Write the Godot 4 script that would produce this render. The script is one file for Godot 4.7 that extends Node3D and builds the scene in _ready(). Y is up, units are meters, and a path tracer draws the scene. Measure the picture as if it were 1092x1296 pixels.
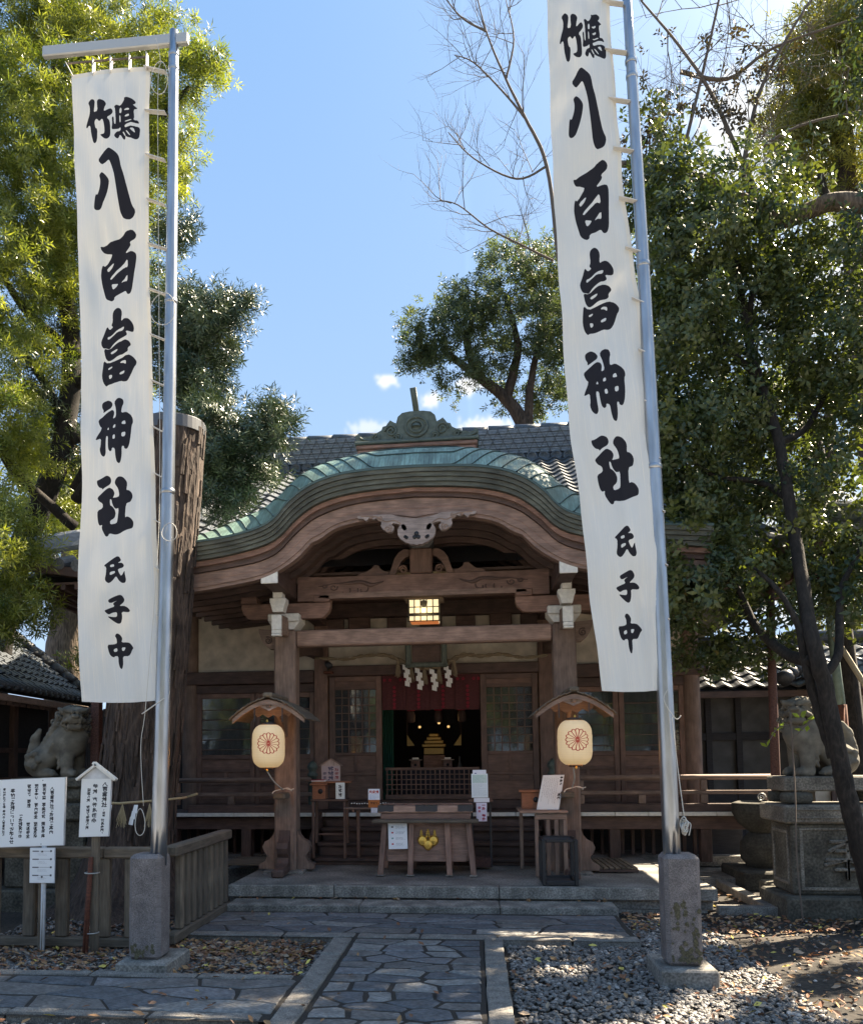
extends Node3D

var M := {}
var X := {}
var rng := RandomNumberGenerator.new()
var used := {}
var to_sun := Vector3.UP
var pieces := 0

# ---------------------------------------------------------------- naming
func numbered(n: String) -> String:
	var k: int = used.get(n, -1) + 1
	used[n] = k
	return n if k == 0 else "%s_%03d" % [n, k]

func tag(o: Node, label := "", category := "", group := "", kind := "") -> Node:
	if label: o.set_meta("label", label)
	if category: o.set_meta("category", category)
	if group: o.set_meta("group", group)
	if kind: o.set_meta("kind", kind)
	return o

func thing(called: String, label: String, category: String, at := Vector3.ZERO, group := "", turn := 0.0) -> Node3D:
	var o := Node3D.new()
	o.name = numbered(called)
	add_child(o)
	o.position = at
	o.rotation.y = turn
	tag(o, label, category, group)
	return o

func obj(called: String, st: SurfaceTool, m: Material, parent: Node, flat := true) -> MeshInstance3D:
	var o := MeshInstance3D.new()
	pieces += 1
	if parent != self and m.resource_name.length() > 2 and m.resource_name[-2] == "_":      # no two timbers are quite alike
		var alt: String = m.resource_name.left(-2) + ["", "_pale", "_deep", "", "_deep"][(pieces * 7) % 5] + m.resource_name.right(2)
		if M.has(alt): m = M[alt]
	st.generate_normals()
	o.mesh = st.commit()
	o.material_override = m
	if parent == self:
		o.name = numbered(called)
		add_child(o)
	else:
		o.name = called
		parent.add_child(o, true)
	return o

func put(called: String, mesh: Mesh, m: Material, parent: Node, t := Transform3D()) -> MeshInstance3D:
	var o := MeshInstance3D.new()
	o.mesh = mesh
	o.material_override = m
	o.transform = t
	if parent == self:
		o.name = numbered(called)
		add_child(o)
	else:
		o.name = called
		parent.add_child(o, true)
	return o

# ---------------------------------------------------------------- geometry
func mb(smooth := false) -> SurfaceTool:
	var st := SurfaceTool.new()
	st.begin(Mesh.PRIMITIVE_TRIANGLES)
	st.set_smooth_group(0 if smooth else -1)
	return st

func tri(st: SurfaceTool, a: Vector3, b: Vector3, c: Vector3) -> void:   # counter-clockwise seen from outside
	st.add_vertex(a)
	st.add_vertex(c)
	st.add_vertex(b)

func quad(st: SurfaceTool, a: Vector3, b: Vector3, c: Vector3, d: Vector3) -> void:
	tri(st, a, b, c)
	tri(st, a, c, d)

func quv(st: SurfaceTool, p: Array, uv: Array) -> void:
	for k in [0, 2, 1, 0, 3, 2]:
		st.set_uv(uv[k])
		st.add_vertex(p[k])

# a box of size s round c; b chamfers its edges
func box(st: SurfaceTool, c: Vector3, s: Vector3, b := 0.0, r := Basis()) -> void:
	var h := s * 0.5
	if b <= 0.0:
		var p := []
		for k in 8:
			p.append(c + r * Vector3(h.x if k & 1 else -h.x, h.y if k & 2 else -h.y, h.z if k & 4 else -h.z))
		quad(st, p[4], p[5], p[7], p[6])
		quad(st, p[1], p[0], p[2], p[3])
		quad(st, p[5], p[1], p[3], p[7])
		quad(st, p[0], p[4], p[6], p[2])
		quad(st, p[6], p[7], p[3], p[2])
		quad(st, p[0], p[1], p[5], p[4])
		return
	b = minf(b, minf(h.x, minf(h.y, h.z)) * 0.6)
	var q := {}
	for k in 8:
		var g := Vector3(1 if k & 1 else -1, 1 if k & 2 else -1, 1 if k & 4 else -1)
		for ax in 3:
			var v := Vector3(g.x * (h.x - b), g.y * (h.y - b), g.z * (h.z - b))
			v[ax] = g[ax] * h[ax]
			q[k * 3 + ax] = c + r * v
	for ax in 3:
		var u := (ax + 1) % 3
		var w := (ax + 2) % 3
		for sg in 2:
			var k0 := sg << ax
			var ids := [k0, k0 | (1 << u), k0 | (1 << u) | (1 << w), k0 | (1 << w)]
			if sg == 0: ids.reverse()
			quad(st, q[ids[0] * 3 + ax], q[ids[1] * 3 + ax], q[ids[2] * 3 + ax], q[ids[3] * 3 + ax])
		for su in 2:
			for sw in 2:
				var a := (su << u) | (sw << w)
				var e := a | (1 << ax)
				var f := [q[a * 3 + u], q[e * 3 + u], q[e * 3 + w], q[a * 3 + w]]
				if su == sw: f.reverse()
				quad(st, f[0], f[1], f[2], f[3])
	for k in 8:
		var n: int = (k & 1) + ((k >> 1) & 1) + ((k >> 2) & 1)
		if n % 2 == 1: tri(st, q[k * 3], q[k * 3 + 1], q[k * 3 + 2])
		else: tri(st, q[k * 3], q[k * 3 + 2], q[k * 3 + 1])

# box between two corners
func bx(st: SurfaceTool, a: Vector3, e: Vector3, b := 0.0) -> void:
	box(st, (a + e) * 0.5, (e - a).abs(), b)

# a bar of width w and height t from a to e
func bar(st: SurfaceTool, a: Vector3, e: Vector3, w: float, t: float, b := 0.0, up := Vector3.UP) -> void:
	var z := (e - a).normalized()
	if absf(z.dot(up)) > 0.98: up = Vector3.BACK
	var x := up.cross(z).normalized()
	var y := z.cross(x)
	box(st, (a + e) * 0.5, Vector3(w, t, a.distance_to(e)), b, Basis(x, y, z))

func one_box(called: String, a: Vector3, e: Vector3, m: Material, parent: Node, b := 0.006) -> MeshInstance3D:
	var st := mb()
	bx(st, a, e, b)
	return obj(called, st, m, parent)

func tube(st: SurfaceTool, pts: Array, radii, seg := 8, caps := true) -> void:
	var rings := []
	var prev := Vector3.ZERO
	for i in pts.size():
		var d: Vector3 = (pts[mini(i + 1, pts.size() - 1)] - pts[maxi(i - 1, 0)]).normalized()
		var x := prev - d * prev.dot(d)
		if x.length() < 0.01:
			x = Vector3.UP.cross(d)
			if x.length() < 0.1: x = Vector3.RIGHT.cross(d)
		x = x.normalized()
		prev = x
		var y := d.cross(x)
		var r: float = radii[i] if radii is Array else radii
		var ring := []
		for k in seg:
			var a := TAU * k / seg
			ring.append(pts[i] + (x * cos(a) + y * sin(a)) * r)
		rings.append(ring)
	for i in rings.size() - 1:
		for k in seg:
			var l := (k + 1) % seg
			quad(st, rings[i][k], rings[i][l], rings[i + 1][l], rings[i + 1][k])
	if caps:
		for k in range(1, seg - 1):
			tri(st, rings[0][0], rings[0][k + 1], rings[0][k])
			tri(st, rings[-1][0], rings[-1][k], rings[-1][k + 1])

# a profile of (radius, height) turned round the y axis at c
func lathe(st: SurfaceTool, prof: Array, c: Vector3, seg := 20, sq := Vector3.ONE) -> void:
	for i in prof.size() - 1:
		for k in seg:
			var a := TAU * k / seg
			var b := TAU * (k + 1) / seg
			var p: Vector2 = prof[i]
			var q: Vector2 = prof[i + 1]
			var v0 := c + Vector3(sin(a) * p.x, p.y, cos(a) * p.x) * sq
			var v1 := c + Vector3(sin(b) * p.x, p.y, cos(b) * p.x) * sq
			var v2 := c + Vector3(sin(b) * q.x, q.y, cos(b) * q.x) * sq
			var v3 := c + Vector3(sin(a) * q.x, q.y, cos(a) * q.x) * sq
			if p.x > 0.0001: tri(st, v0, v1, v2) if q.x > 0.0001 else tri(st, v0, v1, v3)
			if q.x > 0.0001: tri(st, v0, v2, v3)

# an outline in the xy plane (counter-clockwise), d thick, its front at z = 0; t places it
func prism(st: SurfaceTool, poly, d: float, t := Transform3D()) -> void:
	var pts := PackedVector2Array(poly)
	if Geometry2D.is_polygon_clockwise(pts): pts.reverse()
	# is_polygon_clockwise is meant for y down: make sure by area
	var area := 0.0
	for i in pts.size():
		area += pts[i].cross(pts[(i + 1) % pts.size()])
	if area < 0.0: pts.reverse()
	var ix := Geometry2D.triangulate_polygon(pts)
	for k in range(0, ix.size(), 3):
		var a := pts[ix[k]]
		var b := pts[ix[k + 1]]
		var c := pts[ix[k + 2]]
		if (b - a).cross(c - a) < 0.0:
			var s := b
			b = c
			c = s
		tri(st, t * Vector3(a.x, a.y, 0), t * Vector3(b.x, b.y, 0), t * Vector3(c.x, c.y, 0))
		tri(st, t * Vector3(a.x, a.y, -d), t * Vector3(c.x, c.y, -d), t * Vector3(b.x, b.y, -d))
	for i in pts.size():
		var a := pts[i]
		var b := pts[(i + 1) % pts.size()]
		quad(st, t * Vector3(a.x, a.y, -d), t * Vector3(b.x, b.y, -d), t * Vector3(b.x, b.y, 0), t * Vector3(a.x, a.y, 0))

# a sheet through rows of points
func sheet(st: SurfaceTool, rows: Array, flip := false) -> void:
	for i in rows.size() - 1:
		for k in rows[i].size() - 1:
			if flip: quad(st, rows[i][k], rows[i + 1][k], rows[i + 1][k + 1], rows[i][k + 1])
			else: quad(st, rows[i][k], rows[i][k + 1], rows[i + 1][k + 1], rows[i + 1][k])

# "x,y x,y ..." -> points, scaled
func pv(s: String, k := 0.01) -> PackedVector2Array:
	var out := PackedVector2Array()
	for w in s.split(" ", false):
		var c := w.split(",")
		out.append(Vector2(c[0].to_float(), c[1].to_float()) * k)
	return out

# value at x of a polyline "x,y x,y ..."
func curve(pts: PackedVector2Array, x: float) -> float:
	for i in pts.size() - 1:
		if x <= pts[i + 1].x or i == pts.size() - 2:
			var t := (x - pts[i].x) / (pts[i + 1].x - pts[i].x)
			var m0 := (pts[i + 1].y - pts[maxi(i - 1, 0)].y) / maxf(0.001, pts[i + 1].x - pts[maxi(i - 1, 0)].x)
			var e := mini(i + 2, pts.size() - 1)
			var m1 := (pts[e].y - pts[i].y) / maxf(0.001, pts[e].x - pts[i].x)
			var d := pts[i + 1].x - pts[i].x
			t = clampf(t, 0.0, 1.0)
			return (2*t*t*t - 3*t*t + 1) * pts[i].y + (t*t*t - 2*t*t + t) * d * m0 + (-2*t*t*t + 3*t*t) * pts[i + 1].y + (t*t*t - t*t) * d * m1
	return pts[-1].y

func smooth_path(pts: Array, n := 6) -> Array:
	var c := Curve3D.new()
	for i in pts.size():
		var d: Vector3 = (pts[mini(i + 1, pts.size() - 1)] - pts[maxi(i - 1, 0)]) / 6.0
		c.add_point(pts[i], -d, d)
	var out := []
	for i in pts.size() - 1:
		for k in n:
			out.append(c.sample(i, float(k) / n))
	out.append(pts[-1])
	return out

# ---------------------------------------------------------------- materials
func noise_tex(key: String, freq: float, lo: float, hi: float, kind := FastNoiseLite.TYPE_SIMPLEX_SMOOTH, octaves := 4, size := 512, fract := FastNoiseLite.FRACTAL_FBM, mid := 0.5) -> Texture2D:
	var n := FastNoiseLite.new()
	n.seed = key.hash() % 10000
	n.noise_type = kind
	n.frequency = freq
	n.fractal_octaves = octaves
	n.fractal_type = fract
	var t := NoiseTexture2D.new()
	t.width = size
	t.height = size
	t.seamless = true
	t.noise = n
	var g := Gradient.new()
	g.offsets = PackedFloat32Array([0.0, mid, 1.0])
	g.colors = PackedColorArray([Color(lo, lo, lo), Color((lo + hi) * 0.5, (lo + hi) * 0.5, (lo + hi) * 0.5), Color(hi, hi, hi)])
	t.color_ramp = g
	X[key] = t
	return t

func lin(r: float, g: float, b: float) -> Color:
	return Color(r, g, b).linear_to_srgb()

func mat(key: String, c: Color, rough: float, tex := "", sc := Vector3.ONE, bump := "", bh := 0.0, metal := 0.0, det := "", dsc := Vector3.ONE) -> StandardMaterial3D:
	var m := StandardMaterial3D.new()
	m.resource_name = key
	m.albedo_color = c
	m.roughness = rough
	m.metallic = metal
	m.uv1_triplanar = true
	m.uv1_world_triplanar = true
	m.uv1_scale = sc
	if tex: m.albedo_texture = X[tex]
	if bump:
		m.heightmap_enabled = true
		m.heightmap_texture = X[bump]
		m.heightmap_scale = bh
	if det:
		m.detail_enabled = true
		m.detail_blend_mode = BaseMaterial3D.BLEND_MODE_MUL
		m.detail_uv_layer = BaseMaterial3D.DETAIL_UV_2
		m.detail_albedo = X[det]
		m.uv2_triplanar = true
		m.uv2_world_triplanar = true
		m.uv2_scale = dsc
	M[key] = m
	return m

func woods(name_: String, c0: Color, rough := 0.75, bh := 0.25) -> void:   # grain along x, y and z, and paler and darker timber
	var base := c0.srgb_to_linear()
	for v in 3:
		var t: Color = [base, Color(base.r * 1.18, base.g * 1.17, base.b * 1.15), Color(base.r * 0.80, base.g * 0.81, base.b * 0.83)][v]
		wood_set(name_ + ["", "_pale", "_deep"][v], t.linear_to_srgb(), rough, bh)

func wood_set(key: String, c: Color, rough: float, bh: float) -> void:
	mat(key + "_x", c, rough, "grain", Vector3(0.35, 4.0, 4.0), "grain", bh, 0.0, "mott", Vector3(0.6, 1.1, 1.1))
	mat(key + "_y", c, rough, "grain", Vector3(4.0, 0.35, 4.0), "grain", bh, 0.0, "mott", Vector3(1.1, 0.6, 1.1))
	mat(key + "_z", c, rough, "grain", Vector3(4.0, 4.0, 0.35), "grain", bh, 0.0, "mott", Vector3(1.1, 1.1, 0.6))

func materials() -> void:
	noise_tex("grain", 0.02, 0.78, 1.0)
	noise_tex("mott", 0.012, 0.74, 1.0)
	noise_tex("blotch", 0.008, 0.58, 1.0, FastNoiseLite.TYPE_SIMPLEX_SMOOTH, 5)
	noise_tex("white_wear", 0.02, 0.88, 1.0)
	noise_tex("streak", 0.02, 0.5, 1.0, FastNoiseLite.TYPE_SIMPLEX_SMOOTH, 5)
	noise_tex("speck", 0.35, 0.5, 1.0, FastNoiseLite.TYPE_VALUE, 2)
	noise_tex("rough", 0.05, 0.55, 1.0, FastNoiseLite.TYPE_SIMPLEX_SMOOTH, 5)
	noise_tex("ridge", 0.015, 0.3, 1.0, FastNoiseLite.TYPE_SIMPLEX_SMOOTH, 4, 512, FastNoiseLite.FRACTAL_RIDGED)
	woods("pillar", lin(0.39, 0.265, 0.20))
	woods("beam", lin(0.52, 0.335, 0.255))
	woods("red", lin(0.42, 0.245, 0.185))
	woods("dark", lin(0.165, 0.10, 0.08), 0.7)
	woods("door", lin(0.27, 0.155, 0.112), 0.6)
	woods("old", lin(0.25, 0.20, 0.145), 0.9, 0.5)
	woods("box", lin(0.43, 0.255, 0.19), 0.65)
	woods("carve", lin(0.62, 0.49, 0.43), 0.8)
	mat("white", lin(0.80, 0.77, 0.70), 0.6, "white_wear", Vector3.ONE * 1.5)
	mat("plaster", lin(0.68, 0.61, 0.50), 0.9, "mott", Vector3.ONE * 0.5, "rough", 0.1)
	mat("copper", lin(0.44, 0.72, 0.61), 0.62, "streak", Vector3(3.0, 0.5, 0.5), "", 0.0, 0.0, "blotch", Vector3(1.2, 0.5, 0.5))
	mat("seam", lin(0.06, 0.10, 0.10), 0.7)
	mat("fascia", lin(0.20, 0.215, 0.175), 0.7, "mott", Vector3(0.5, 3, 3), "", 0.0, 0.0, "blotch", Vector3.ONE * 0.5)
	mat("bronze", lin(0.11, 0.14, 0.115), 0.6, "mott", Vector3.ONE * 2)
	mat("tile", lin(0.21, 0.235, 0.265), 0.42, "rough", Vector3.ONE * 1.2, "", 0.0, 0.0, "mott", Vector3.ONE * 0.4)
	mat("tile_dark", lin(0.085, 0.09, 0.10), 0.45, "rough", Vector3.ONE * 1.2)
	mat("noshi", lin(0.29, 0.315, 0.345), 0.7, "mott", Vector3(1.5, 3, 3))
	mat("granite", lin(0.42, 0.375, 0.365), 0.75, "speck", Vector3.ONE * 1.4, "speck", 0.06, 0.0, "mott", Vector3.ONE * 0.8)
	mat("step", lin(0.62, 0.585, 0.52), 0.9, "rough", Vector3.ONE * 1.6, "rough", 0.05, 0.0, "blotch", Vector3(1.2, 0.5, 0.9))
	mat("slab", lin(0.56, 0.525, 0.475), 0.85, "rough", Vector3.ONE * 1.2, "rough", 0.05, 0.0, "blotch", Vector3.ONE * 0.35)
	mat("kerb", lin(0.46, 0.43, 0.385), 0.9, "speck", Vector3.ONE, "rough", 0.3, 0.0, "mott", Vector3.ONE)
	for k in 4:
		var s: float = [0.25, 0.37, 0.50, 0.31][k]
		mat("slate%d" % k, lin(s * [0.95, 1.0, 1.0, 1.05][k], s * [1.0, 1.0, 0.98, 1.0][k], s * [1.08, 1.04, 0.93, 0.95][k]), 0.72, "rough", Vector3(0.8, 0.8, 2.2), "rough", 1.6, 0.0, "mott", Vector3.ONE * 0.9)
	mat("stone", lin(0.25, 0.235, 0.185), 0.95, "rough", Vector3.ONE * 1.1, "rough", 0.5, 0.0, "blotch", Vector3.ONE * 0.9)
	mat("stone_pale", lin(0.50, 0.46, 0.38), 0.95, "rough", Vector3.ONE * 1.4, "rough", 0.4, 0.0, "blotch", Vector3.ONE * 0.8)
	mat("yard", lin(0.47, 0.46, 0.445), 0.95, "rough", Vector3.ONE * 0.8, "rough", 0.6, 0.0, "mott", Vector3.ONE * 0.2)
	mat("soil", lin(0.105, 0.088, 0.07), 1.0, "rough", Vector3.ONE * 0.9, "rough", 1.2, 0.0, "blotch", Vector3.ONE * 0.3)
	mat("bark", lin(0.23, 0.165, 0.13), 0.95, "ridge", Vector3(2.2, 0.35, 2.2), "ridge", 3.0, 0.0, "blotch", Vector3(1.3, 0.3, 1.3))
	mat("bark_dark", lin(0.075, 0.062, 0.05), 0.95, "ridge", Vector3(2.0, 0.7, 2.0), "rough", 1.2, 0.0, "blotch", Vector3.ONE * 0.8)
	mat("bark_pale", lin(0.30, 0.23, 0.17), 0.95, "ridge", Vector3(2.0, 0.3, 2.0), "ridge", 2.0)
	mat("twig", lin(0.13, 0.105, 0.085), 0.9)
	mat("steel", lin(0.50, 0.52, 0.55), 0.3, "mott", Vector3(2, 0.3, 2), "", 0.0, 0.92)
	mat("rail_steel", lin(0.46, 0.46, 0.44), 0.55, "", Vector3.ONE, "", 0.0, 0.4)
	mat("rope", lin(0.52, 0.50, 0.45), 0.9)
	mat("straw", lin(0.46, 0.36, 0.20), 0.95, "grain", Vector3(6, 1, 6))
	mat("straw_dull", lin(0.30, 0.235, 0.15), 0.95, "grain", Vector3(6, 1, 6))
	mat("paper", lin(0.84, 0.83, 0.80), 0.8)
	mat("signwhite", lin(0.74, 0.76, 0.78), 0.5, "mott", Vector3.ONE * 0.8)
	mat("black", lin(0.018, 0.018, 0.02), 0.5)
	mat("iron", lin(0.05, 0.05, 0.055), 0.5, "", Vector3.ONE, "", 0.0, 0.3)
	mat("gold", lin(0.75, 0.50, 0.12), 0.35, "", Vector3.ONE, "", 0.0, 0.9)
	mat("oldgold", lin(0.26, 0.18, 0.06), 0.5, "", Vector3.ONE, "", 0.0, 0.6)
	mat("rust", lin(0.26, 0.085, 0.045), 0.85, "rough", Vector3.ONE * 1.5, "", 0.0, 0.0, "mott", Vector3.ONE * 2)
	mat("rust_dark", lin(0.16, 0.075, 0.06), 0.8, "rough", Vector3.ONE * 1.5)
	mat("noren", lin(0.12, 0.035, 0.035), 0.95, "grain", Vector3(1, 6, 1))
	mat("noren_red", lin(0.36, 0.02, 0.045), 0.9)
	mat("orangebox", lin(0.36, 0.15, 0.075), 0.7, "grain", Vector3(1, 5, 1))
	mat("green", lin(0.02, 0.11, 0.08), 0.8)
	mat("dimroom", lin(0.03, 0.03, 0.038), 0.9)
	mat("wall_grey", lin(0.115, 0.112, 0.11), 0.9, "mott", Vector3.ONE * 0.4)
	mat("wall_dark", lin(0.045, 0.042, 0.045), 0.9, "grain", Vector3(0.4, 4, 0.4))
	mat("joint", lin(0.05, 0.043, 0.036), 1.0, "rough", Vector3.ONE * 2.0)
	mat("stone_dark", lin(0.16, 0.15, 0.12), 0.95, "rough", Vector3.ONE * 1.1, "", 0.0, 0.0, "blotch", Vector3.ONE * 0.9)
	mat("lion_stone", lin(0.33, 0.305, 0.245), 0.95, "mott", Vector3.ONE * 1.3, "", 0.0, 0.0, "blotch", Vector3.ONE * 1.2)
	mat("moss", lin(0.17, 0.155, 0.095), 1.0, "rough", Vector3.ONE * 2.0)
	mat("bamboo", lin(0.34, 0.27, 0.16), 0.7)
	mat("patina_pole", lin(0.17, 0.235, 0.20), 0.7, "mott", Vector3.ONE * 2)
	mat("cap_metal", lin(0.085, 0.09, 0.10), 0.45, "", Vector3.ONE, "", 0.0, 0.5)
	var gl := StandardMaterial3D.new()
	gl.albedo_color = Color(0.55, 0.6, 0.62, 0.1)
	gl.transparency = BaseMaterial3D.TRANSPARENCY_ALPHA
	gl.roughness = 0.04
	M["glass"] = gl
	for pair in [["lamp_paper", Color(1.0, 0.86, 0.6), 0.0], ["lamp_white", Color(1.0, 0.92, 0.74), 0.15], ["lamp_warm", Color(1.0, 0.55, 0.25), 0.08], ["candle", Color(1.0, 0.8, 0.5), 0.18]]:
		var e := StandardMaterial3D.new()
		e.albedo_color = lin(0.7, 0.62, 0.48)
		e.emission_enabled = pair[2] > 0.0
		e.emission = pair[1]
		e.emission_energy_multiplier = pair[2]
		M[pair[0]] = e

# ---------------------------------------------------------------- scene
func _ready() -> void:
	rng.seed = 20
	var cam := Camera3D.new()
	cam.name = "camera"
	add_child(cam)
	cam.keep_aspect = Camera3D.KEEP_HEIGHT
	cam.set_frustum(0.1 * 1296.0 / 1065.49, Vector2(0.1 * (546.0 - 474.42) / 1065.49, 0.1 * (882.43 - 648.0) / 1065.49), 0.1, 400.0)
	cam.transform = Transform3D(Basis.from_euler(Vector3(0.0706, 0.1168, -0.0102)), Vector3(0.5947, 1.6, 10.017))
	cam.current = true
	to_sun = Vector3(0.55, 0.73, -0.41).normalized()
	var env := Environment.new()
	env.background_mode = Environment.BG_SKY
	env.sky = Sky.new()
	var psm := PanoramaSkyMaterial.new()
	psm.panorama = sky_picture(to_sun)
	env.sky.sky_material = psm
	env.tonemap_mode = Environment.TONE_MAPPER_LINEAR
	env.tonemap_exposure = 5.6
	env.sdfgi_enabled = true
	env.ssao_enabled = true
	env.ssil_enabled = true
	var we := WorldEnvironment.new()
	we.name = "environment"
	we.environment = env
	add_child(we)
	var sun := DirectionalLight3D.new()
	sun.name = "sun"
	sun.light_energy = 1.6
	sun.light_color = Color(1.0, 0.93, 0.82)
	sun.light_angular_distance = 0.5
	sun.shadow_enabled = true
	add_child(sun)
	sun.look_at_from_position(to_sun * 50.0, Vector3.ZERO)

	materials()
	ground()
	platform()
	hall_body()
	hall_roof()
	porch()
	hall_front()
	inside()
	side_buildings()
	lamps()
	furniture()
	banners()
	left_fence()
	signs()
	guardians()
	stump()
	props()
	trees()
	litter()

func sky_picture(to_sun: Vector3) -> ImageTexture:
	var w := 2048
	var h := 1024
	var small := Image.create(256, 128, false, Image.FORMAT_RGBAF)
	for y in 128:
		var up := (0.5 - (y + 0.5) / 128.0) * PI
		for x in 256:
			var a := (x + 0.5) / 256.0 * TAU
			var d := Vector3(sin(a) * cos(up), sin(up), -cos(a) * cos(up))
			var e := maxf(0.0, d.y)
			var c := Vector3(0.136, 0.172, 0.216).lerp(Vector3(0.047, 0.091, 0.168), pow(clampf(e * 1.25, 0.0, 1.0), 0.62))
			var g := maxf(0.0, d.dot(to_sun))
			c += Vector3(0.13, 0.125, 0.11) * pow(g, 8.0) + Vector3(0.75, 0.70, 0.56) * pow(g, 28.0)
			if d.y < 0.0: c = c.lerp(Vector3(0.12, 0.11, 0.10), clampf(-d.y * 8.0, 0.0, 1.0))
			small.set_pixel(x, y, Color(c.x, c.y, c.z, 1.0))
	small.resize(w, h, Image.INTERPOLATE_CUBIC)
	var n := FastNoiseLite.new()
	n.seed = 4
	n.frequency = 0.35
	n.fractal_octaves = 5
	# clouds: bearing from -z towards +x, height, half width, half height (degrees), strength
	for cl in [[-5.7, 24.7, 1.0, 0.5, 0.8], [-2.6, 23.5, 0.9, 0.6, 0.85], [-0.1, 24.3, 1.3, 0.7, 0.95], [-7.0, 21.9, 1.8, 0.6, 0.5], [1.0, 21.6, 2.4, 0.8, 0.9], [18.3, 35.2, 4.0, 3.6, 0.85], [22.0, 12.0, 9.0, 5.0, 0.9], [24.0, 27.0, 7.0, 5.0, 0.7], [-60.0, 30.0, 14.0, 5.0, 0.7], [80.0, 35.0, 16.0, 8.0, 0.8], [150.0, 28.0, 20.0, 7.0, 0.8], [-130.0, 40.0, 14.0, 7.0, 0.7]]:
		var cx: float = cl[0] / 360.0 * w
		var cy: float = (0.5 - cl[1] / 180.0) * h
		var rx: float = cl[2] / 360.0 * w * 1.2
		var ry: float = cl[3] / 180.0 * h * 1.15
		for y in range(int(cy - ry), int(cy + ry) + 1):
			for x in range(int(cx - rx), int(cx + rx) + 1):
				var q := Vector2((x - cx) / rx, (y - cy) / ry)
				var f := 1.0 - q.length() + 0.55 * n.get_noise_2d(x * 26.0 / rx, y * 16.0 / ry) + 0.25 * n.get_noise_2d(x * 0.9, y * 0.9)
				f = smoothstep(0.22, 0.6, f) * cl[4]
				if f > 0.0:
					var px := posmod(x, w)
					small.set_pixel(px, y, small.get_pixel(px, y).lerp(Color(0.225, 0.222, 0.218), f))
	return ImageTexture.create_from_image(small)

# ---------------------------------------------------------------- ground
func structure(called: String, st: SurfaceTool, m: Material, label: String) -> MeshInstance3D:
	var o := obj(called, st, m, self)
	return tag(o, label, "ground", "", "structure")

func clip(poly: PackedVector2Array, p: Vector2, n: Vector2) -> PackedVector2Array:   # keeps the side away from n
	var out := PackedVector2Array()
	for i in poly.size():
		var a := poly[i]
		var b := poly[(i + 1) % poly.size()]
		var da := (a - p).dot(n)
		var db := (b - p).dot(n)
		if da <= 0.0: out.append(a)
		if (da < 0.0) != (db < 0.0) and absf(da - db) > 1e-9: out.append(a + (b - a) * (da / (da - db)))
	return out

# one flagstone: an uneven slab with rounded upper edges
func flag(poly: PackedVector2Array, gap: float, top: float, m: Material, parent: Node, called := "flagstone", rag := 0.016) -> void:
	var c := Vector2.ZERO
	for p in poly: c += p / poly.size()
	var ring := PackedVector2Array()
	for i in poly.size():
		var a := poly[i]
		var b := poly[(i + 1) % poly.size()]
		var n := maxi(1, int(a.distance_to(b) / 0.11))
		for k in n:
			ring.append(a.lerp(b, float(k) / n))
	if ring.size() < 3: return
	var half := Vector2(0.02, 0.02)
	for p in ring: half = half.max((p - c).abs())
	var tilt := Vector2(rng.randf_range(-0.012, 0.012), rng.randf_range(-0.014, 0.014))
	var out := []
	var ins := []
	var low := []
	for p in ring:
		var d := (p - c)
		var l := maxf(0.02, d.length())
		var k := rng.randf() * rag
		var q := c + Vector2(d.x * maxf(0.3, 1.0 - (gap * 0.6 + k) / half.x), d.y * maxf(0.3, 1.0 - (gap * 1.25 + k) / half.y))
		var y := top + tilt.dot(d)
		low.append(Vector3(q.x, -0.03, q.y))
		out.append(Vector3(q.x, y - 0.010, q.y))
		var r := c + (q - c) * maxf(0.3, 1.0 - 0.016 / l)
		ins.append(Vector3(r.x, y + rng.randf_range(-0.001, 0.001), r.y))
	var st := mb()
	var cc := Vector3(c.x, top, c.y)
	for i in out.size():
		var j := (i + 1) % out.size()
		quad(st, low[j], low[i], out[i], out[j])
		quad(st, out[j], out[i], ins[i], ins[j])
		tri(st, ins[j], ins[i], cc)
	obj(called, st, m, parent)

func crazy(parent: Node, x0: float, x1: float, z0: float, z1: float, sx: float, sz: float, top := 0.028) -> void:
	var seeds := []
	var row := 0
	var zz := z0 + sz * 0.5
	while zz < z1:
		var xx := x0 + sx * (0.25 if row % 2 else 0.6)
		while xx < x1:
			seeds.append(Vector2(xx + rng.randf_range(-0.36, 0.36) * sx, zz + rng.randf_range(-0.33, 0.33) * sz))
			xx += sx * rng.randf_range(0.75, 1.25)
		zz += sz
		row += 1
	var asp := sx / sz
	for i in seeds.size():
		var poly := PackedVector2Array([Vector2(x0, z0), Vector2(x1, z0), Vector2(x1, z1), Vector2(x0, z1)])
		var s: Vector2 = seeds[i]
		for j in seeds.size():
			if j == i: continue
			var d: Vector2 = seeds[j] - s
			if absf(d.x) > sx * 3.2 or absf(d.y) > sz * 3.2: continue
			var mid := s + d * 0.5
			poly = clip(poly, mid, Vector2(d.x, d.y * asp * asp))
			if poly.size() < 3: break
		if poly.size() >= 3:
			flag(poly, 0.0105, top + 0.024 + rng.randf_range(-0.003, 0.004), M["slate%d" % (rng.randi() % 4)], parent)

func kerb_row(parent: Node, a: Vector2, b: Vector2, w: float, lens: Array, top: float) -> void:
	var d := (b - a).normalized()
	var n := Vector2(-d.y, d.x) * w * 0.5
	var at := 0.0
	for l in lens:
		var p: Vector2 = a + d * at
		var q: Vector2 = a + d * (at + l)
		flag(PackedVector2Array([p - n, q - n, q + n, p + n]), 0.007, top, M.kerb, parent, "kerb_stone", 0.008)
		at += l

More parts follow.
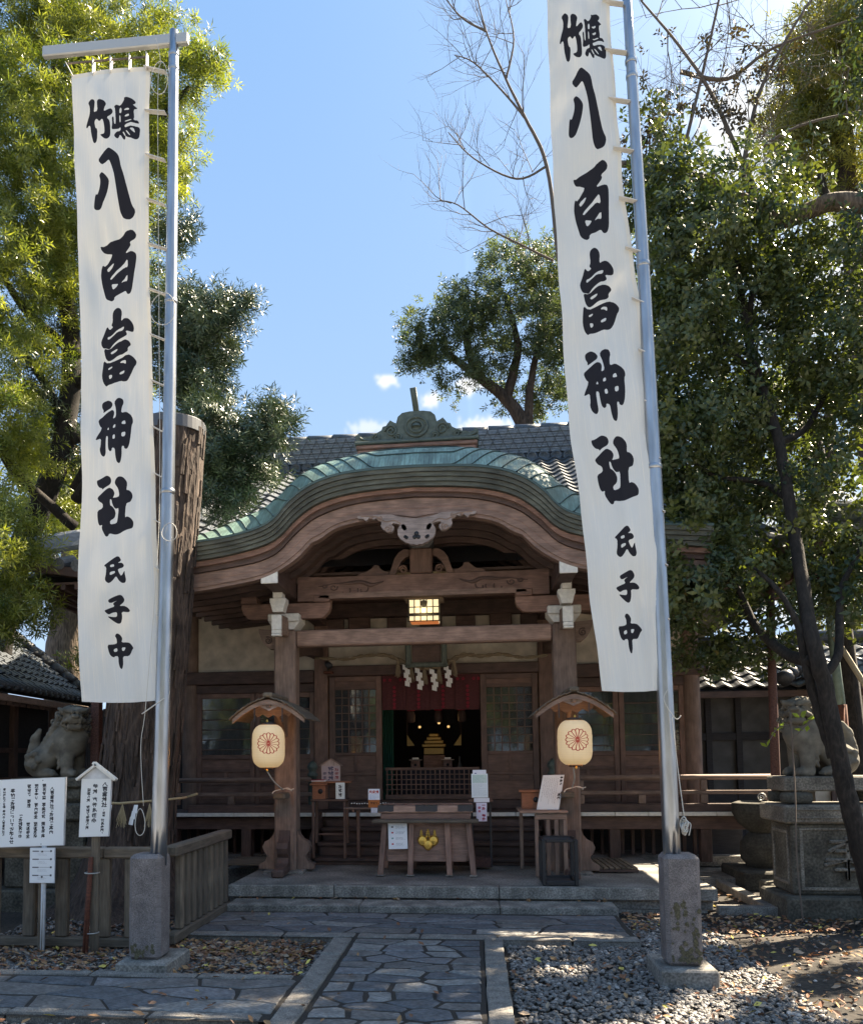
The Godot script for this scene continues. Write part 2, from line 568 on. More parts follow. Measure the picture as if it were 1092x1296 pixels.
func ground() -> void:
	var st := mb()
	var rows := []
	var steps := [-150.0, -60.0, -25.0, -12.0, -8.0, -6.0, -5.0, -4.0, -3.0, -2.0, -1.0, 0.0, 1.0, 2.0, 3.0, 4.0, 5.0, 6.0, 7.0, 9.0, 14.0, 30.0, 70.0, 150.0]
	for a in steps:
		var r := []
		for b in steps:
			r.append(Vector3(b, -0.012 + (0.006 * sin(a * 2.1 + b * 1.7) if absf(a) < 12 and absf(b) < 12 else 0.0), a))
		rows.append(r)
	sheet(st, rows, true)
	structure("ground", st, M.soil, "bare dark earth of the shrine yard round the gravel and paths")
	st = mb()
	quad(st, Vector3(-45, -0.004, 60), Vector3(45, -0.004, 60), Vector3(45, -0.004, 5.95), Vector3(-45, -0.004, 5.95))
	structure("gravel_yard", st, M.yard, "pale gravel yard reaching away in front of the shrine")
	var path := tag(thing("path", "slate flagstone path with long kerb stones leading to the steps", "path"), "", "", "", "structure")
	for q in [[-0.47, 2.55, 0.64, 5.95, 0.0455], [-1.97, 1.54, 1.93, 2.72, 0.0465], [-4.2, 3.99, -0.64, 5.04, 0.0445]]:
		st = mb()
		quad(st, Vector3(q[0], q[4], q[3]), Vector3(q[2], q[4], q[3]), Vector3(q[2], q[4], q[1]), Vector3(q[0], q[4], q[1]))
		obj("joint_earth", st, M.joint, path)
	crazy(path, -0.455, 0.625, 2.76, 5.9, 0.30, 0.20)
	crazy(path, -1.95, 1.90, 1.60, 2.52, 0.52, 0.22, 0.029)
	crazy(path, -4.2, -0.66, 4.13, 4.90, 0.50, 0.24)
	kerb_row(path, Vector2(-0.553, 2.76), Vector2(-0.553, 6), 0.175, [0.62, 1.30, 0.75, 0.6], 0.063)
	kerb_row(path, Vector2(0.722, 2.68), Vector2(0.722, 6), 0.17, [0.36, 0.62, 0.55, 0.6, 0.5, 0.5], 0.063)
	kerb_row(path, Vector2(-1.95, 2.63), Vector2(-0.46, 2.63), 0.17, [0.85, 0.64], 0.058)
	kerb_row(path, Vector2(-0.45, 2.64), Vector2(1.95, 2.64), 0.17, [0.55, 0.66, 0.62, 0.56], 0.058)
	kerb_row(path, Vector2(-4.2, 4.06), Vector2(-0.66, 4.06), 0.12, [0.9, 1.1, 0.8, 0.7], 0.057)
	kerb_row(path, Vector2(-4.2, 4.97), Vector2(-0.66, 4.97), 0.12, [1.1, 0.8, 0.9, 0.7], 0.057)

func pebble() -> ArrayMesh:
	var st := mb()
	var t := (1.0 + sqrt(5.0)) / 2.0
	var v := []
	for p in [[-1, t, 0], [1, t, 0], [-1, -t, 0], [1, -t, 0], [0, -1, t], [0, 1, t], [0, -1, -t], [0, 1, -t], [t, 0, -1], [t, 0, 1], [-t, 0, -1], [-t, 0, 1]]:
		v.append(Vector3(p[0], p[1], p[2]).normalized() * rng.randf_range(0.8, 1.1) * Vector3(0.5, 0.32, 0.42))
	for f in ["0 11 5", "0 5 1", "0 1 7", "0 7 10", "0 10 11", "1 5 9", "5 11 4", "11 10 2", "10 7 6", "7 1 8", "3 9 4", "3 4 2", "3 2 6", "3 6 8", "3 8 9", "4 9 5", "2 4 11", "6 2 10", "8 6 7", "9 8 1"]:
		var i: PackedStringArray = f.split(" ")
		tri(st, v[i[0].to_int()], v[i[1].to_int()], v[i[2].to_int()])
	st.generate_normals()
	return st.commit()

func scatter(called: String, mesh: Mesh, m: Material, places: Array, tints: Array, parent: Node = self) -> MultiMeshInstance3D:
	var mm := MultiMesh.new()
	mm.transform_format = MultiMesh.TRANSFORM_3D
	mm.use_colors = true
	mm.mesh = mesh
	mm.instance_count = places.size()
	for i in places.size():
		mm.set_instance_transform(i, places[i])
		mm.set_instance_color(i, tints[i])
	var o := MultiMeshInstance3D.new()
	o.multimesh = mm
	o.material_override = m
	o.name = numbered(called) if parent == self else called
	parent.add_child(o, true)
	tag(o, "", "", "", "stuff")
	return o

func tinted(key: String, rough: float, back := Color.BLACK, spec := 0.5) -> StandardMaterial3D:
	var m := StandardMaterial3D.new()
	m.resource_name = key
	m.vertex_color_use_as_albedo = true
	m.roughness = rough
	m.metallic_specular = spec
	if back != Color.BLACK:
		m.backlight_enabled = true
		m.backlight = back
	m.cull_mode = BaseMaterial3D.CULL_DISABLED
	M[key] = m
	return m

func litter() -> void:
	tinted("pebbles", 0.6)
	var places := []
	var tints := []
	var zones := [[0.83, 2.7, 1.55, 5.9, 9000, 0.021, 0.036], [1.9, 5.2, 1.3, 5.6, 8000, 0.012, 0.024], [-3.6, -0.66, 2.72, 3.98, 9500, 0.015, 0.028], [-4.0, -0.66, 5.05, 5.9, 2500, 0.018, 0.03], [-3.8, -2.05, 1.2, 3.0, 1500, 0.02, 0.03]]
	for q in zones:
		for i in q[4]:
			var p := Vector3(rng.randf_range(q[0], q[1]), 0.0, rng.randf_range(q[2], q[3]))
			if p.z < 2.74 and absf(p.x) < 1.95 and p.x > -1.98: continue
			if p.x > 3.48 and p.z < 1.47: continue
			if q[0] == 1.9 and rng.randf() < smoothstep(1.7, 2.7, p.x + 0.35 * (3.6 - p.z)) * 0.90: continue
			var s := rng.randf_range(q[5], q[6])
			p.y = rng.randf_range(-0.006, 0.008)
			places.append(Transform3D(Basis.from_euler(Vector3(rng.randf_range(-0.5, 0.5), rng.randf() * TAU, rng.randf_range(-0.5, 0.5))).scaled(Vector3.ONE * s * 1.5), p))
			var g := rng.randf_range(0.07, 0.20)
			if rng.randf() < 0.07: g = rng.randf_range(0.24, 0.40)
			var wm := rng.randf_range(-0.03, 0.035)
			tints.append(Color(g * (1.07 + wm), g, g * (0.93 - wm)))
	tag(scatter("gravel", pebble(), M.pebbles, places, tints), "grey pebbles spread on the ground on both sides of the path", "gravel")
	tinted("dry_leaves", 0.8, Color(0.3, 0.3, 0.3))
	var st := mb()
	for s in [-1.0, 1.0]:
		var e: float = 0.012 * s
		tri(st, Vector3(0, 0, -0.5), Vector3(-0.26 * s, 0.10 + e, -0.05), Vector3(0, 0.02, 0.0))
		tri(st, Vector3(-0.26 * s, 0.10 + e, -0.05), Vector3(-0.14 * s, 0.12, 0.3), Vector3(0, 0.02, 0.0))
		tri(st, Vector3(-0.14 * s, 0.12, 0.3), Vector3(0, 0.09, 0.5), Vector3(0, 0.02, 0.0))
	st.generate_normals()
	var leaf := st.commit()
	places = []
	tints = []
	# where the wind has left them: x0 x1 z0 z1 how many, height
	for q in [[-3.6, -0.7, 3.02, 3.98, 1500, 0.014], [-2.0, -0.7, 2.72, 3.3, 520, 0.014], [-3.6, -2.1, 1.3, 3.0, 520, 0.012], [0.85, 2.0, 1.62, 2.5, 60, 0.014], [1.95, 5.0, 1.25, 2.1, 800, 0.014], [0.85, 5.0, 2.0, 5.7, 620, 0.016], [2.2, 5.0, 2.0, 5.7, 900, 0.010], [-2.0, 1.9, 1.6, 5.6, 80, 0.064], [-4.0, -0.7, 4.1, 5.6, 70, 0.064], [-1.95, 1.9, 1.155, 1.24, 34, 0.122], [2.98, 3.5, -0.4, 1.1, 50, 0.01], [-2.2, -1.95, 1.4, 2.9, 160, 0.012]]:
		for i in q[4]:
			var p := Vector3(rng.randf_range(q[0], q[1]), q[5] + rng.randf_range(0.0, 0.008), rng.randf_range(q[2], q[3]))
			if q[5] < 0.02 and p.z < 2.74 and absf(p.x) < 1.97: continue
			var s := rng.randf_range(0.035, 0.08)
			places.append(Transform3D(Basis.from_euler(Vector3(rng.randf_range(-0.5, 0.5), rng.randf() * TAU, rng.randf_range(-0.6, 0.6))).scaled(Vector3(s * rng.randf_range(0.7, 1.2), s, s)), p))
			var c: Color = [Color(0.22, 0.10, 0.05), Color(0.30, 0.17, 0.08), Color(0.34, 0.20, 0.09), Color(0.24, 0.15, 0.10), Color(0.16, 0.08, 0.045), Color(0.36, 0.27, 0.19)][rng.randi() % 6]
			if rng.randf() < 0.05: c = Color(0.62, 0.50, 0.12)
			tints.append(c * rng.randf_range(0.8, 1.15))
	tag(scatter("fallen_leaves", leaf, M.dry_leaves, places, tints), "brown and yellow fallen leaves scattered over gravel, path and steps", "leaves")

func platform() -> void:
	var t := tag(thing("stone_platform", "low grey stone platform and step in front of the shrine hall", "platform"), "", "", "", "structure")
	one_box("slab", Vector3(-2.05, 0.02, -2.6), Vector3(2.955, 0.244, 1.07), M.slab, t, 0.01)
	var x := -2.05
	for l in [1.15, 1.72, 1.62, 0.52]:      # edge stones with open joints
		one_box("edge_stone", Vector3(x + 0.004, 0.125, 1.02), Vector3(x + l - 0.004, 0.25, 1.145), M.step, t, 0.008)
		x += l
	one_box("edge_stone", Vector3(2.72, 0.125, 0.6), Vector3(2.98, 0.25, 1.147), M.step, t, 0.008)
	one_box("edge_stone", Vector3(2.75, 0.125, -2.0), Vector3(2.98, 0.25, 0.592), M.step, t, 0.008)
	one_box("plinth", Vector3(1.0, -0.02, -2.0), Vector3(2.90, 0.125, 1.06), M.step, t, 0.006)
	one_box("plinth", Vector3(-2.05, -0.02, 0.9), Vector3(1.0, 0.12, 1.06), M.step, t, 0.006)
	x = -1.955
	for l in [1.37, 1.40, 1.14]:
		one_box("step_stone", Vector3(x + 0.003, -0.02, 1.15), Vector3(x + l - 0.003, 0.113, 1.53), M.step, t, 0.01)
		x += l
	one_box("low_kerb", Vector3(2.985, -0.02, 1.03), Vector3(3.58, 0.075, 1.16), M.kerb, t, 0.008)
	one_box("low_kerb", Vector3(3.46, -0.02, -0.7), Vector3(3.58, 0.075, 1.027), M.kerb, t, 0.008)
	one_box("rear_slab", Vector3(2.99, -0.02, -3.2), Vector3(5.0, 0.09, -0.75), M.step, t, 0.01)
	one_box("rear_slab", Vector3(-4.4, -0.02, -3.2), Vector3(-2.06, 0.20, -0.6), M.slab, t, 0.01)

# ---------------------------------------------------------------- the shrine hall
var hall: Node3D

func hall_body() -> void:
	hall = thing("shrine_hall", "dark wooden shrine hall with curved green copper porch roof and tiled main roof", "shrine")
	# veranda
	one_box("veranda_floor", Vector3(-3.97, 0.79, -2.3), Vector3(4.35, 0.845, -1.335), M.dark_x, hall)
	var x := -3.97
	while x < 4.1:
		if x > 1.4 or x < -1.5 or true:
			one_box("edge_board", Vector3(x + 0.003, 0.80, -1.334), Vector3(x + 0.42, 0.85, -1.29), M.white, hall, 0.004)
		x += 0.424
	one_box("veranda_beam", Vector3(-3.9, 0.62, -1.52), Vector3(4.35, 0.785, -1.40), M.dark_x, hall)
	for px in [-3.6, -2.55, 2.4, 3.55]:
		one_box("veranda_post", Vector3(px - 0.07, 0.2, -1.54), Vector3(px + 0.07, 0.62, -1.40), M.dark_y, hall)
	one_box("foundation", Vector3(-3.9, 0.1, -1.95), Vector3(4.3, 0.24, -1.75), M.slab, hall)
	one_box("under_floor_wall", Vector3(-3.9, 0.0, -2.5), Vector3(4.3, 0.79, -2.4), M.wall_dark, hall)
	for side in [-1, 1]:
		for k in 16:
			var gx: float = side * (1.62 + k * 0.135)
			one_box("vent_slat", Vector3(gx - 0.022, 0.24, -1.86), Vector3(gx + 0.022, 0.79, -1.82), M.dark_y, hall, 0.003)
	# stairs
	for k in 4:
		var y: float = [0.335, 0.502, 0.668, 0.80][k]
		var z := -0.55 - k * 0.25
		if k < 3: one_box("stair_tread", Vector3(-1.44, y - 0.045, z - 0.32), Vector3(1.44, y, z), M.dark_x, hall, 0.008)
		one_box("stair_riser", Vector3(-1.42, [0.246, 0.336, 0.503, 0.669][k], z - 0.06), Vector3(1.42, y - 0.046, z - 0.035), M.dark_x, hall, 0.004)
	for s in [-1, 1]:
		var st := mb()
		prism(st, pv("-55,24.6 -45,24.6 -45,40 -130,86 -138,86 -138,60 -60,24.6"), 0.07, Transform3D(Basis(Vector3(0, 0, 1), Vector3.UP, Vector3(-1, 0, 0)), Vector3(s * 1.5 - 0.035, 0, 0)))
		obj("stair_string", st, M.dark_z, hall)
	# corner and inner columns
	for cx in [-3.62, 3.62]:
		var st := mb(true)
		lathe(st, [Vector2(0.118, 0.84), Vector2(0.122, 2.0), Vector2(0.115, 3.75)], Vector3(cx, 0, -2.2), 20)
		obj("column", st, M.pillar_y, hall)
	for cx in [-1.62, 1.62]:
		one_box("door_post", Vector3(cx - 0.1, 0.846, -2.3), Vector3(cx + 0.1, 3.6, -2.1), M.door_y, hall)
	# walls between them
	for s in [-1, 1]:
		one_box("upper_wall", Vector3(s * 1.722, 2.885, -2.26), Vector3(s * 3.51, 3.9, -2.2), M.plaster, hall)
		one_box("lintel_beam", Vector3(s * 1.725, 2.69, -2.27), Vector3(s * 3.84, 2.88, -2.07), M.dark_x, hall, 0.01)
		one_box("upper_track", Vector3(s * 1.722, 2.56, -2.25), Vector3(s * 3.51, 2.685, -2.13), M.dark_x, hall)
		one_box("lower_track", Vector3(s * 1.722, 0.846, -2.25), Vector3(s * 3.51, 0.93, -2.13), M.dark_x, hall)
		for leaf in 2:
			var a: float = s * (1.73 + leaf * 0.895)
			var b: float = s * (1.73 + leaf * 0.895 + 0.885)
			sliding_screen(minf(a, b), maxf(a, b), 0.932, 2.558, -2.19, s < 0)
		# bolt cover on the beam
		var st := mb(true)
		lathe(st, [Vector2(0.055, 0), Vector2(0.055, 0.02), Vector2(0.03, 0.035), Vector2(0, 0.04)], Vector3.ZERO, 6)
		var o := obj("bolt_cover", st, M.iron, hall)
		o.transform = Transform3D(Basis(Vector3.RIGHT, PI / 2), Vector3(s * 3.72, 2.79, -2.07))
	one_box("end_wall", Vector3(-3.66, 0.84, -8.0), Vector3(-3.6, 3.9, -2.3), M.wall_grey, hall)
	one_box("end_wall", Vector3(3.6, 0.84, -8.0), Vector3(3.66, 3.9, -2.3), M.wall_grey, hall)
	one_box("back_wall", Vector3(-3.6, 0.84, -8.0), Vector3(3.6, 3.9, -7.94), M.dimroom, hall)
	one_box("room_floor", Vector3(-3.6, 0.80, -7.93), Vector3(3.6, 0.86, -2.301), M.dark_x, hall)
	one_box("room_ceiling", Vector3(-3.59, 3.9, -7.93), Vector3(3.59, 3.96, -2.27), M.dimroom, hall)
	# over the door
	one_box("lintel_beam", Vector3(-1.518, 2.78, -2.27), Vector3(1.518, 2.93, -2.08), M.dark_x, hall, 0.01)
	one_box("upper_wall", Vector3(-1.518, 2.935, -2.26), Vector3(1.518, 3.9, -2.2), M.plaster, hall)
	one_box("top_beam", Vector3(-1.9, 3.63, -2.19), Vector3(1.9, 3.95, -2.02), M.dark_x, hall, 0.01)
	for cx in [-1.42, -0.5, 0.5, 1.42]:
		one_box("strut_block", Vector3(cx - 0.14, 3.462, -2.195), Vector3(cx + 0.14, 3.628, -2.12), M.dark_x, hall, 0.01)
	one_box("upper_beam", Vector3(-1.9, 3.24, -2.198), Vector3(1.9, 3.46, -2.05), M.dark_x, hall, 0.01)
	for cx in [-1.05, 0.0, 1.0]:
		one_box("strut_block", Vector3(cx - 0.16, 3.462, -2.198), Vector3(cx + 0.16, 3.66, -2.08), M.dark_x, hall, 0.02)
	one_box("sill", Vector3(-1.518, 0.846, -2.29), Vector3(1.518, 0.975, -2.08), M.dark_x, hall, 0.01)
	# sliding doors
	for s in [-1, 1]:
		lattice_door(s)
	# low fence in the doorway
	var f := Node3D.new()
	f.name = "lattice_gate"
	hall.add_child(f, true)
	one_box("rail", Vector3(-0.70, 1.40, -2.24), Vector3(0.66, 1.44, -2.20), M.door_x, f, 0.004)
	one_box("rail", Vector3(-0.70, 0.98, -2.24), Vector3(0.66, 1.05, -2.20), M.door_x, f, 0.004)
	for k in 20:
		one_box("bar", Vector3(-0.68 + k * 0.0695, 1.051, -2.235), Vector3(-0.664 + k * 0.0695, 1.399, -2.215), M.door_y, f, 0.0)
	for k in 4:
		one_box("bar", Vector3(-0.69, 1.115 + k * 0.072, -2.214), Vector3(0.66, 1.129 + k * 0.072, -2.204), M.door_x, f, 0.0)
	# veranda railing
	for s in [-1, 1]:
		var x0: float = 1.62 * s
		var x1: float = (4.46 if s > 0 else -3.86)
		var st := mb(true)
		tube(st, [Vector3(x0, 1.295, -1.38), Vector3(x1, 1.295, -1.38)], 0.036, 10)
		obj("hand_rail", st, M.pillar_x, hall)
		one_box("mid_rail", Vector3(x0, 1.075, -1.41), Vector3(x1, 1.125, -1.35), M.pillar_x, hall)
		one_box("base_rail", Vector3(x0, 0.848, -1.43), Vector3(x1 - 0.5 * s, 0.955, -1.34), M.dark_x, hall)
		for k in 4:
			var px: float = x0 + s * (0.35 + k * 0.78)
			one_box("rail_post", Vector3(px - 0.045, 0.957, -1.42), Vector3(px + 0.045, 1.073, -1.34), M.pillar_y, hall)
			if k % 2 == 0: one_box("rail_block", Vector3(px - 0.04, 1.127, -1.42), Vector3(px + 0.04, 1.262, -1.34), M.pillar_y, hall)
	# giboshi newels at the stair
	for s in [-1, 1]:
		var st := mb(true)
		lathe(st, [Vector2(0.06, 0.846), Vector2(0.06, 1.34), Vector2(0.072, 1.342), Vector2(0.072, 1.37), Vector2(0.05, 1.39), Vector2(0.05, 1.42), Vector2(0.07, 1.45), Vector2(0.072, 1.48), Vector2(0.05, 1.52), Vector2(0.0, 1.56)], Vector3(s * 1.62, 0, -1.42), 14)
		obj("newel_post", st, M.bronze, hall)

func sliding_screen(a: float, b: float, y0: float, y1: float, z: float, leftside: bool) -> void:
	var d := Node3D.new()
	d.name = "window_screen"
	hall.add_child(d, true)
	for xx in [a, b - 0.07]:
		one_box("stile", Vector3(xx, y0, z), Vector3(xx + 0.07, y1, z + 0.04), M.door_y, d, 0.004)
	for yy in [y0, 1.58, y1 - 0.07]:
		one_box("rail", Vector3(a + 0.071, yy, z), Vector3(b - 0.071, yy + 0.07, z + 0.04), M.door_x, d, 0.004)
	for k in 5:
		var yy: float = 1.72 + k * 0.148
		one_box("glazing_bar", Vector3(a + 0.071, yy, z + 0.012), Vector3(b - 0.071, yy + 0.013, z + 0.03), M.dark_x, d, 0.0)
	one_box("pane", Vector3(a + 0.071, 1.651, z + 0.004), Vector3(b - 0.071, y1 - 0.071, z + 0.008), M.glass, d, 0.0)
	one_box("panel", Vector3(a + 0.071, y0 + 0.071, z + 0.006), Vector3(b - 0.071, 1.579, z + 0.018), M.door_x, d, 0.0)
	for k in 2:
		var yy: float = 1.2 + k * 0.19
		one_box("rail", Vector3(a + 0.071, yy, z + 0.019), Vector3(b - 0.071, yy + 0.045, z + 0.035), M.door_x, d, 0.003)
	one_box("muntin", Vector3((a + b) / 2 - 0.02, 1.246, z + 0.019), Vector3((a + b) / 2 + 0.02, 1.389, z + 0.034), M.door_y, d, 0.003)

func lattice_door(s: int) -> void:
	var d := Node3D.new()
	d.name = "sliding_door"
	hall.add_child(d, true)
	var a := -1.505 if s < 0 else 0.69
	var b := -0.735 if s < 0 else 1.505
	var z := -2.18
	for xx in [a, b - 0.085]:
		one_box("stile", Vector3(xx, 0.98, z), Vector3(xx + 0.085, 2.775, z + 0.045), M.door_y, d, 0.004)
	for q in [[0.98, 1.24], [1.33, 1.375], [1.62, 1.665], [2.58, 2.63], [2.70, 2.775]]:
		one_box("rail", Vector3(a + 0.086, q[0], z), Vector3(b - 0.086, q[1], z + 0.04), M.door_x, d, 0.004)
	one_box("panel", Vector3(a + 0.086, 2.631, z + 0.008), Vector3(b - 0.086, 2.699, z + 0.02), M.door_x, d, 0.0)
	one_box("panel", Vector3(a + 0.086, 1.241, z + 0.008), Vector3(b - 0.086, 1.619, z + 0.02), M.door_x, d, 0.0)
	one_box("muntin", Vector3((a + b) / 2 - 0.022, 1.376, z + 0.021), Vector3((a + b) / 2 + 0.022, 1.619, z + 0.04), M.door_y, d, 0.003)
	one_box("muntin", Vector3((a + b) / 2 - 0.022, 1.241, z + 0.021), Vector3((a + b) / 2 + 0.022, 1.329, z + 0.04), M.door_y, d, 0.003)
	one_box("pane", Vector3(a + 0.086, 1.666, z + 0.006), Vector3(b - 0.086, 2.579, z + 0.010), M.glass, d, 0.0)
	var w := b - a - 0.172
	for k in 5:
		var xx := a + 0.086 + w * (k + 1) / 6.0
		one_box("lattice_bar", Vector3(xx - 0.007, 1.666, z + 0.014), Vector3(xx + 0.007, 2.579, z + 0.03), M.door_y, d, 0.0)
	for k in 7:
		var yy := 1.666 + 0.914 * (k + 1) / 8.0
		one_box("lattice_bar", Vector3(a + 0.086, yy - 0.007, z + 0.031), Vector3(b - 0.086, yy + 0.007, z + 0.038), M.door_x, d, 0.0)

# curved pantiles over a slope: base + u along the eave, v up the slope
func tiles(st: SurfaceTool, o: Vector3, u: Vector3, v: Vector3, nu: int, nv: int, keep: Callable, wave := 0.045) -> void:
	var n := u.cross(v).normalized()
	if n.y < 0: n = -n
	var seg := 6
	for j in nv:
		for i in nu:
			var mid := o + u * (i + 0.5) + v * (j + 0.5)
			if not keep.call(mid): continue
			var lo := []
			var hi := []
			var li := []
			var wob := rng.randf_range(-0.004, 0.004)
			for k in seg + 1:
				var t := float(k) / seg
				var h := wave * (cos(t * TAU) * 0.5 + 0.5) * (1.0 if t > 0.5 else 0.8) + (0.012 if k == 0 else 0.0)
				var p := o + u * (i + t) + v * j
				lo.append(p + n * (h + 0.045 + wob))
				li.append(p + n * (h + 0.012))
				hi.append(p + v * 1.08 + n * (h + 0.012))
			for k in seg:
				quad(st, lo[k], lo[k + 1], hi[k + 1], hi[k])
				quad(st, li[k], li[k + 1], lo[k + 1], lo[k])

func hall_roof() -> void:
	# front slope Y = 3.95 - 0.59 z, from the eave at z = 0 to the ridge at z = -5
	var slope := Vector3(0, 0.59, -1)
	var st := mb()
	var up := slope * 0.235
	var half := func(m: Vector3) -> bool:
		var lim: float = 5.2 + 1.75 * minf(0.0, m.z * 0.72) if m.z > -1.55 else 3.35
		return absf(m.x) < lim and not (absf(m.x) < 2.3 and m.y < 5.0 - 0.2 * absf(m.x))
	tiles(st, Vector3(-5.2, 3.95, 0.0), Vector3(0.26, 0, 0), up, 40, 22, half, 0.055)
	tag(obj("roof_tiles", st, M.tile, hall), "", "", "", "stuff")
	st = mb()
	var edge := [Vector3(-5.2, 3.92, 0.0), Vector3(5.2, 3.92, 0.0), Vector3(3.4, 3.92 + 0.59 * 1.5, -1.5), Vector3(3.4, 6.88, -5.0), Vector3(-3.4, 6.88, -5.0), Vector3(-3.4, 3.92 + 0.59 * 1.5, -1.5)]
	quad(st, edge[0], edge[1], edge[2], edge[5])
	quad(st, edge[5], edge[2], edge[3], edge[4])
	quad(st, Vector3(3.4, 6.88, -5), Vector3(3.4, 3.95, -9), Vector3(-3.4, 3.95, -9), Vector3(-3.4, 6.88, -5))
	for s in [-1.0, 1.0]:
		var a := Vector3(5.2 * s, 3.92, 0.0)
		var b := Vector3(5.2 * s, 3.92, -9.0)
		var c := Vector3(3.4 * s, 4.80, -8.0)
		var d := Vector3(3.4 * s, 4.80, -1.5)
		if s > 0: quad(st, a, b, c, d)
		else: quad(st, b, a, d, c)
		tri(st, Vector3(3.38 * s, 4.8, -1.5), Vector3(3.38 * s, 4.8, -8.0), Vector3(3.38 * s, 6.85, -5.0))
	obj("roof_deck", st, M.tile_dark, hall)
	# eave: underside, rafters, edge boards, with raised corners
	one_box("soffit", Vector3(-5.15, 3.83, -2.2), Vector3(5.15, 3.86, -0.06), M.dark_x, hall, 0.0)
	for k in 58:
		var rx := -5.1 + k * 0.179
		if absf(rx) < 1.75: continue
		st = mb()
		bar(st, Vector3(rx, 3.80, -0.04), Vector3(rx, 3.74, -2.2), 0.06, 0.075)
		obj("rafter", st, M.dark_z, hall)
	for s in [-1.0, 1.0]:
		st = mb()
		var rows := []
		for k in 15:
			var t := k / 14.0
			var xx: float = s * lerpf(2.6, 5.32, t)
			var y := 3.83 + 0.27 * pow(t, 3.0)
			rows.append([Vector3(xx, y, -0.10), Vector3(xx, y, 0.05), Vector3(xx, y + 0.11, 0.07), Vector3(xx, y + 0.11, -0.10)])
		sheet(st, rows, s < 0)
		obj("eave_board", st, M.dark_x, hall)
		st = mb()
		for k in 11:      # eave tiles stepping up to the corner
			var t := k / 11.0
			var xx: float = s * lerpf(2.7, 5.25, t)
			var y := 3.96 + 0.27 * pow(t, 3.0)
			tube(st, [Vector3(xx, y, 0.10), Vector3(xx, y + 0.12, -0.25)], 0.075, 10)
		tag(obj("eave_tiles", st, M.tile, hall), "", "", "", "stuff")
		# hip ridge and descending ridge
		st = mb()
		bar(st, Vector3(5.22 * s, 4.25, 0.1), Vector3(3.4 * s, 5.05, -1.6), 0.2, 0.24, 0.04)
		obj("hip_ridge", st, M.noshi, hall)
		st = mb()
		bar(st, Vector3(3.45 * s, 4.80, -0.95), Vector3(3.45 * s, 7.15, -4.95), 0.22, 0.34, 0.02)
		obj("descending_ridge", st, M.noshi, hall)
		for k in 20:
			var t := k / 20.0
			st = mb(true)
			var a := Vector3(3.62 * s, 4.72, -0.95).lerp(Vector3(3.62 * s, 7.05, -4.95), t)
			tube(st, [a, a + Vector3(0, 0.137, -0.236)], [0.105, 0.085], 10)
			obj("cover_tile", st, M.tile, hall)
	# main ridge: courses of thin tiles, net of wires, round end tiles below, caps above
	for k in 10:
		var inset := 0.012 * (k % 2)
		one_box("ridge_course", Vector3(-3.3, 6.98 + k * 0.046, -5.13 + inset), Vector3(3.3, 7.022 + k * 0.046, -4.87 - inset), M.noshi, hall, 0.006)
	one_box("ridge_core", Vector3(-3.28, 6.7, -5.1), Vector3(3.28, 7.44, -4.9), M.tile_dark, hall, 0.0)
	st = mb()
	for k in 36:
		var xx := -3.3 + k * 0.183
		bar(st, Vector3(xx, 6.98, -4.862), Vector3(xx + 0.22, 7.44, -4.862), 0.008, 0.006)
		bar(st, Vector3(xx + 0.22, 6.98, -4.862), Vector3(xx, 7.44, -4.862), 0.008, 0.006)
	tag(obj("ridge_wires", st, M.wall_grey, hall), "", "", "", "stuff")
	for k in 31:
		st = mb(true)
		lathe(st, [Vector2(0.0, 0.03), Vector2(0.06, 0.03), Vector2(0.075, 0.045), Vector2(0.095, 0.045), Vector2(0.1, 0.03), Vector2(0.1, -0.2)], Vector3.ZERO, 16)
		var o := obj("round_end_tile", st, M.tile, hall)
		o.transform = Transform3D(Basis(Vector3.RIGHT, PI / 2), Vector3(-3.2 + k * 0.213, 6.88, -4.84))
	for k in 14:
		st = mb(true)
		tube(st, [Vector3(-3.3 + k * 0.472, 7.45, -5.0), Vector3(-2.84 + k * 0.472, 7.45, -5.0)], [0.105, 0.09], 12)
		obj("ridge_cap", st, M.tile, hall)

# ---------------------------------------------------------------- the porch with its curved gable
var COP := pv("0,469 45,468 75,465.5 100,459.5 120,450 138,435.5 150,421 165,411.5 195,403 240,397 305,393")
var FAS := pv("0,449.5 50,446.8 85,441.5 110,432.5 130,418 145,402.5 157,394.5 173,389 205,382 243,377 305,371")
var MOL := pv("0,441 65,436 108,423 133,404 150,386.5 170,377 195,372 243,365.5 305,360")
var HAF := pv("0,413 15,416.5 45,418 75,414 92,408 105,399 114,395.5 128,381 145,369 160,361.5 175,356.5 206,351 245,345.6 305,340")
var TOP := pv("0,513.5 50,511.5 85,505.5 118,496.5 140,483.5 160,464.5 180,450 200,441 230,428 266,417 305,411")

# a band of the gable between two curves, mirrored about x = 0; f mixes a and b
func band(called: String, a: PackedVector2Array, fa: float, b: PackedVector2Array, fb: float, z0: float, z1: float, m: Material, dy := 0.0) -> void:
	var st := mb()
	var rows := []
	for k in 97:
		var x := -3.05 + 6.1 * k / 96.0
		var ya := curve(a, absf(x))
		var yb := curve(b, absf(x))
		var t := lerpf(ya, yb, fa)
		var u := lerpf(ya, yb, fb) + dy
		rows.append([Vector3(x, t, z1), Vector3(x, t, z0), Vector3(x, u, z0), Vector3(x, u, z1), Vector3(x, t, z1)])
	sheet(st, rows, false)
	obj(called, st, m, hall)

func roof_point(x: float, t: float) -> Vector3:
	var ax := absf(x)
	var y := lerpf(curve(COP, ax), curve(TOP, ax), sin(minf(t, 1.0) * PI / 2)) 
	return Vector3(x, y, 1.25 - 0.78 * t)

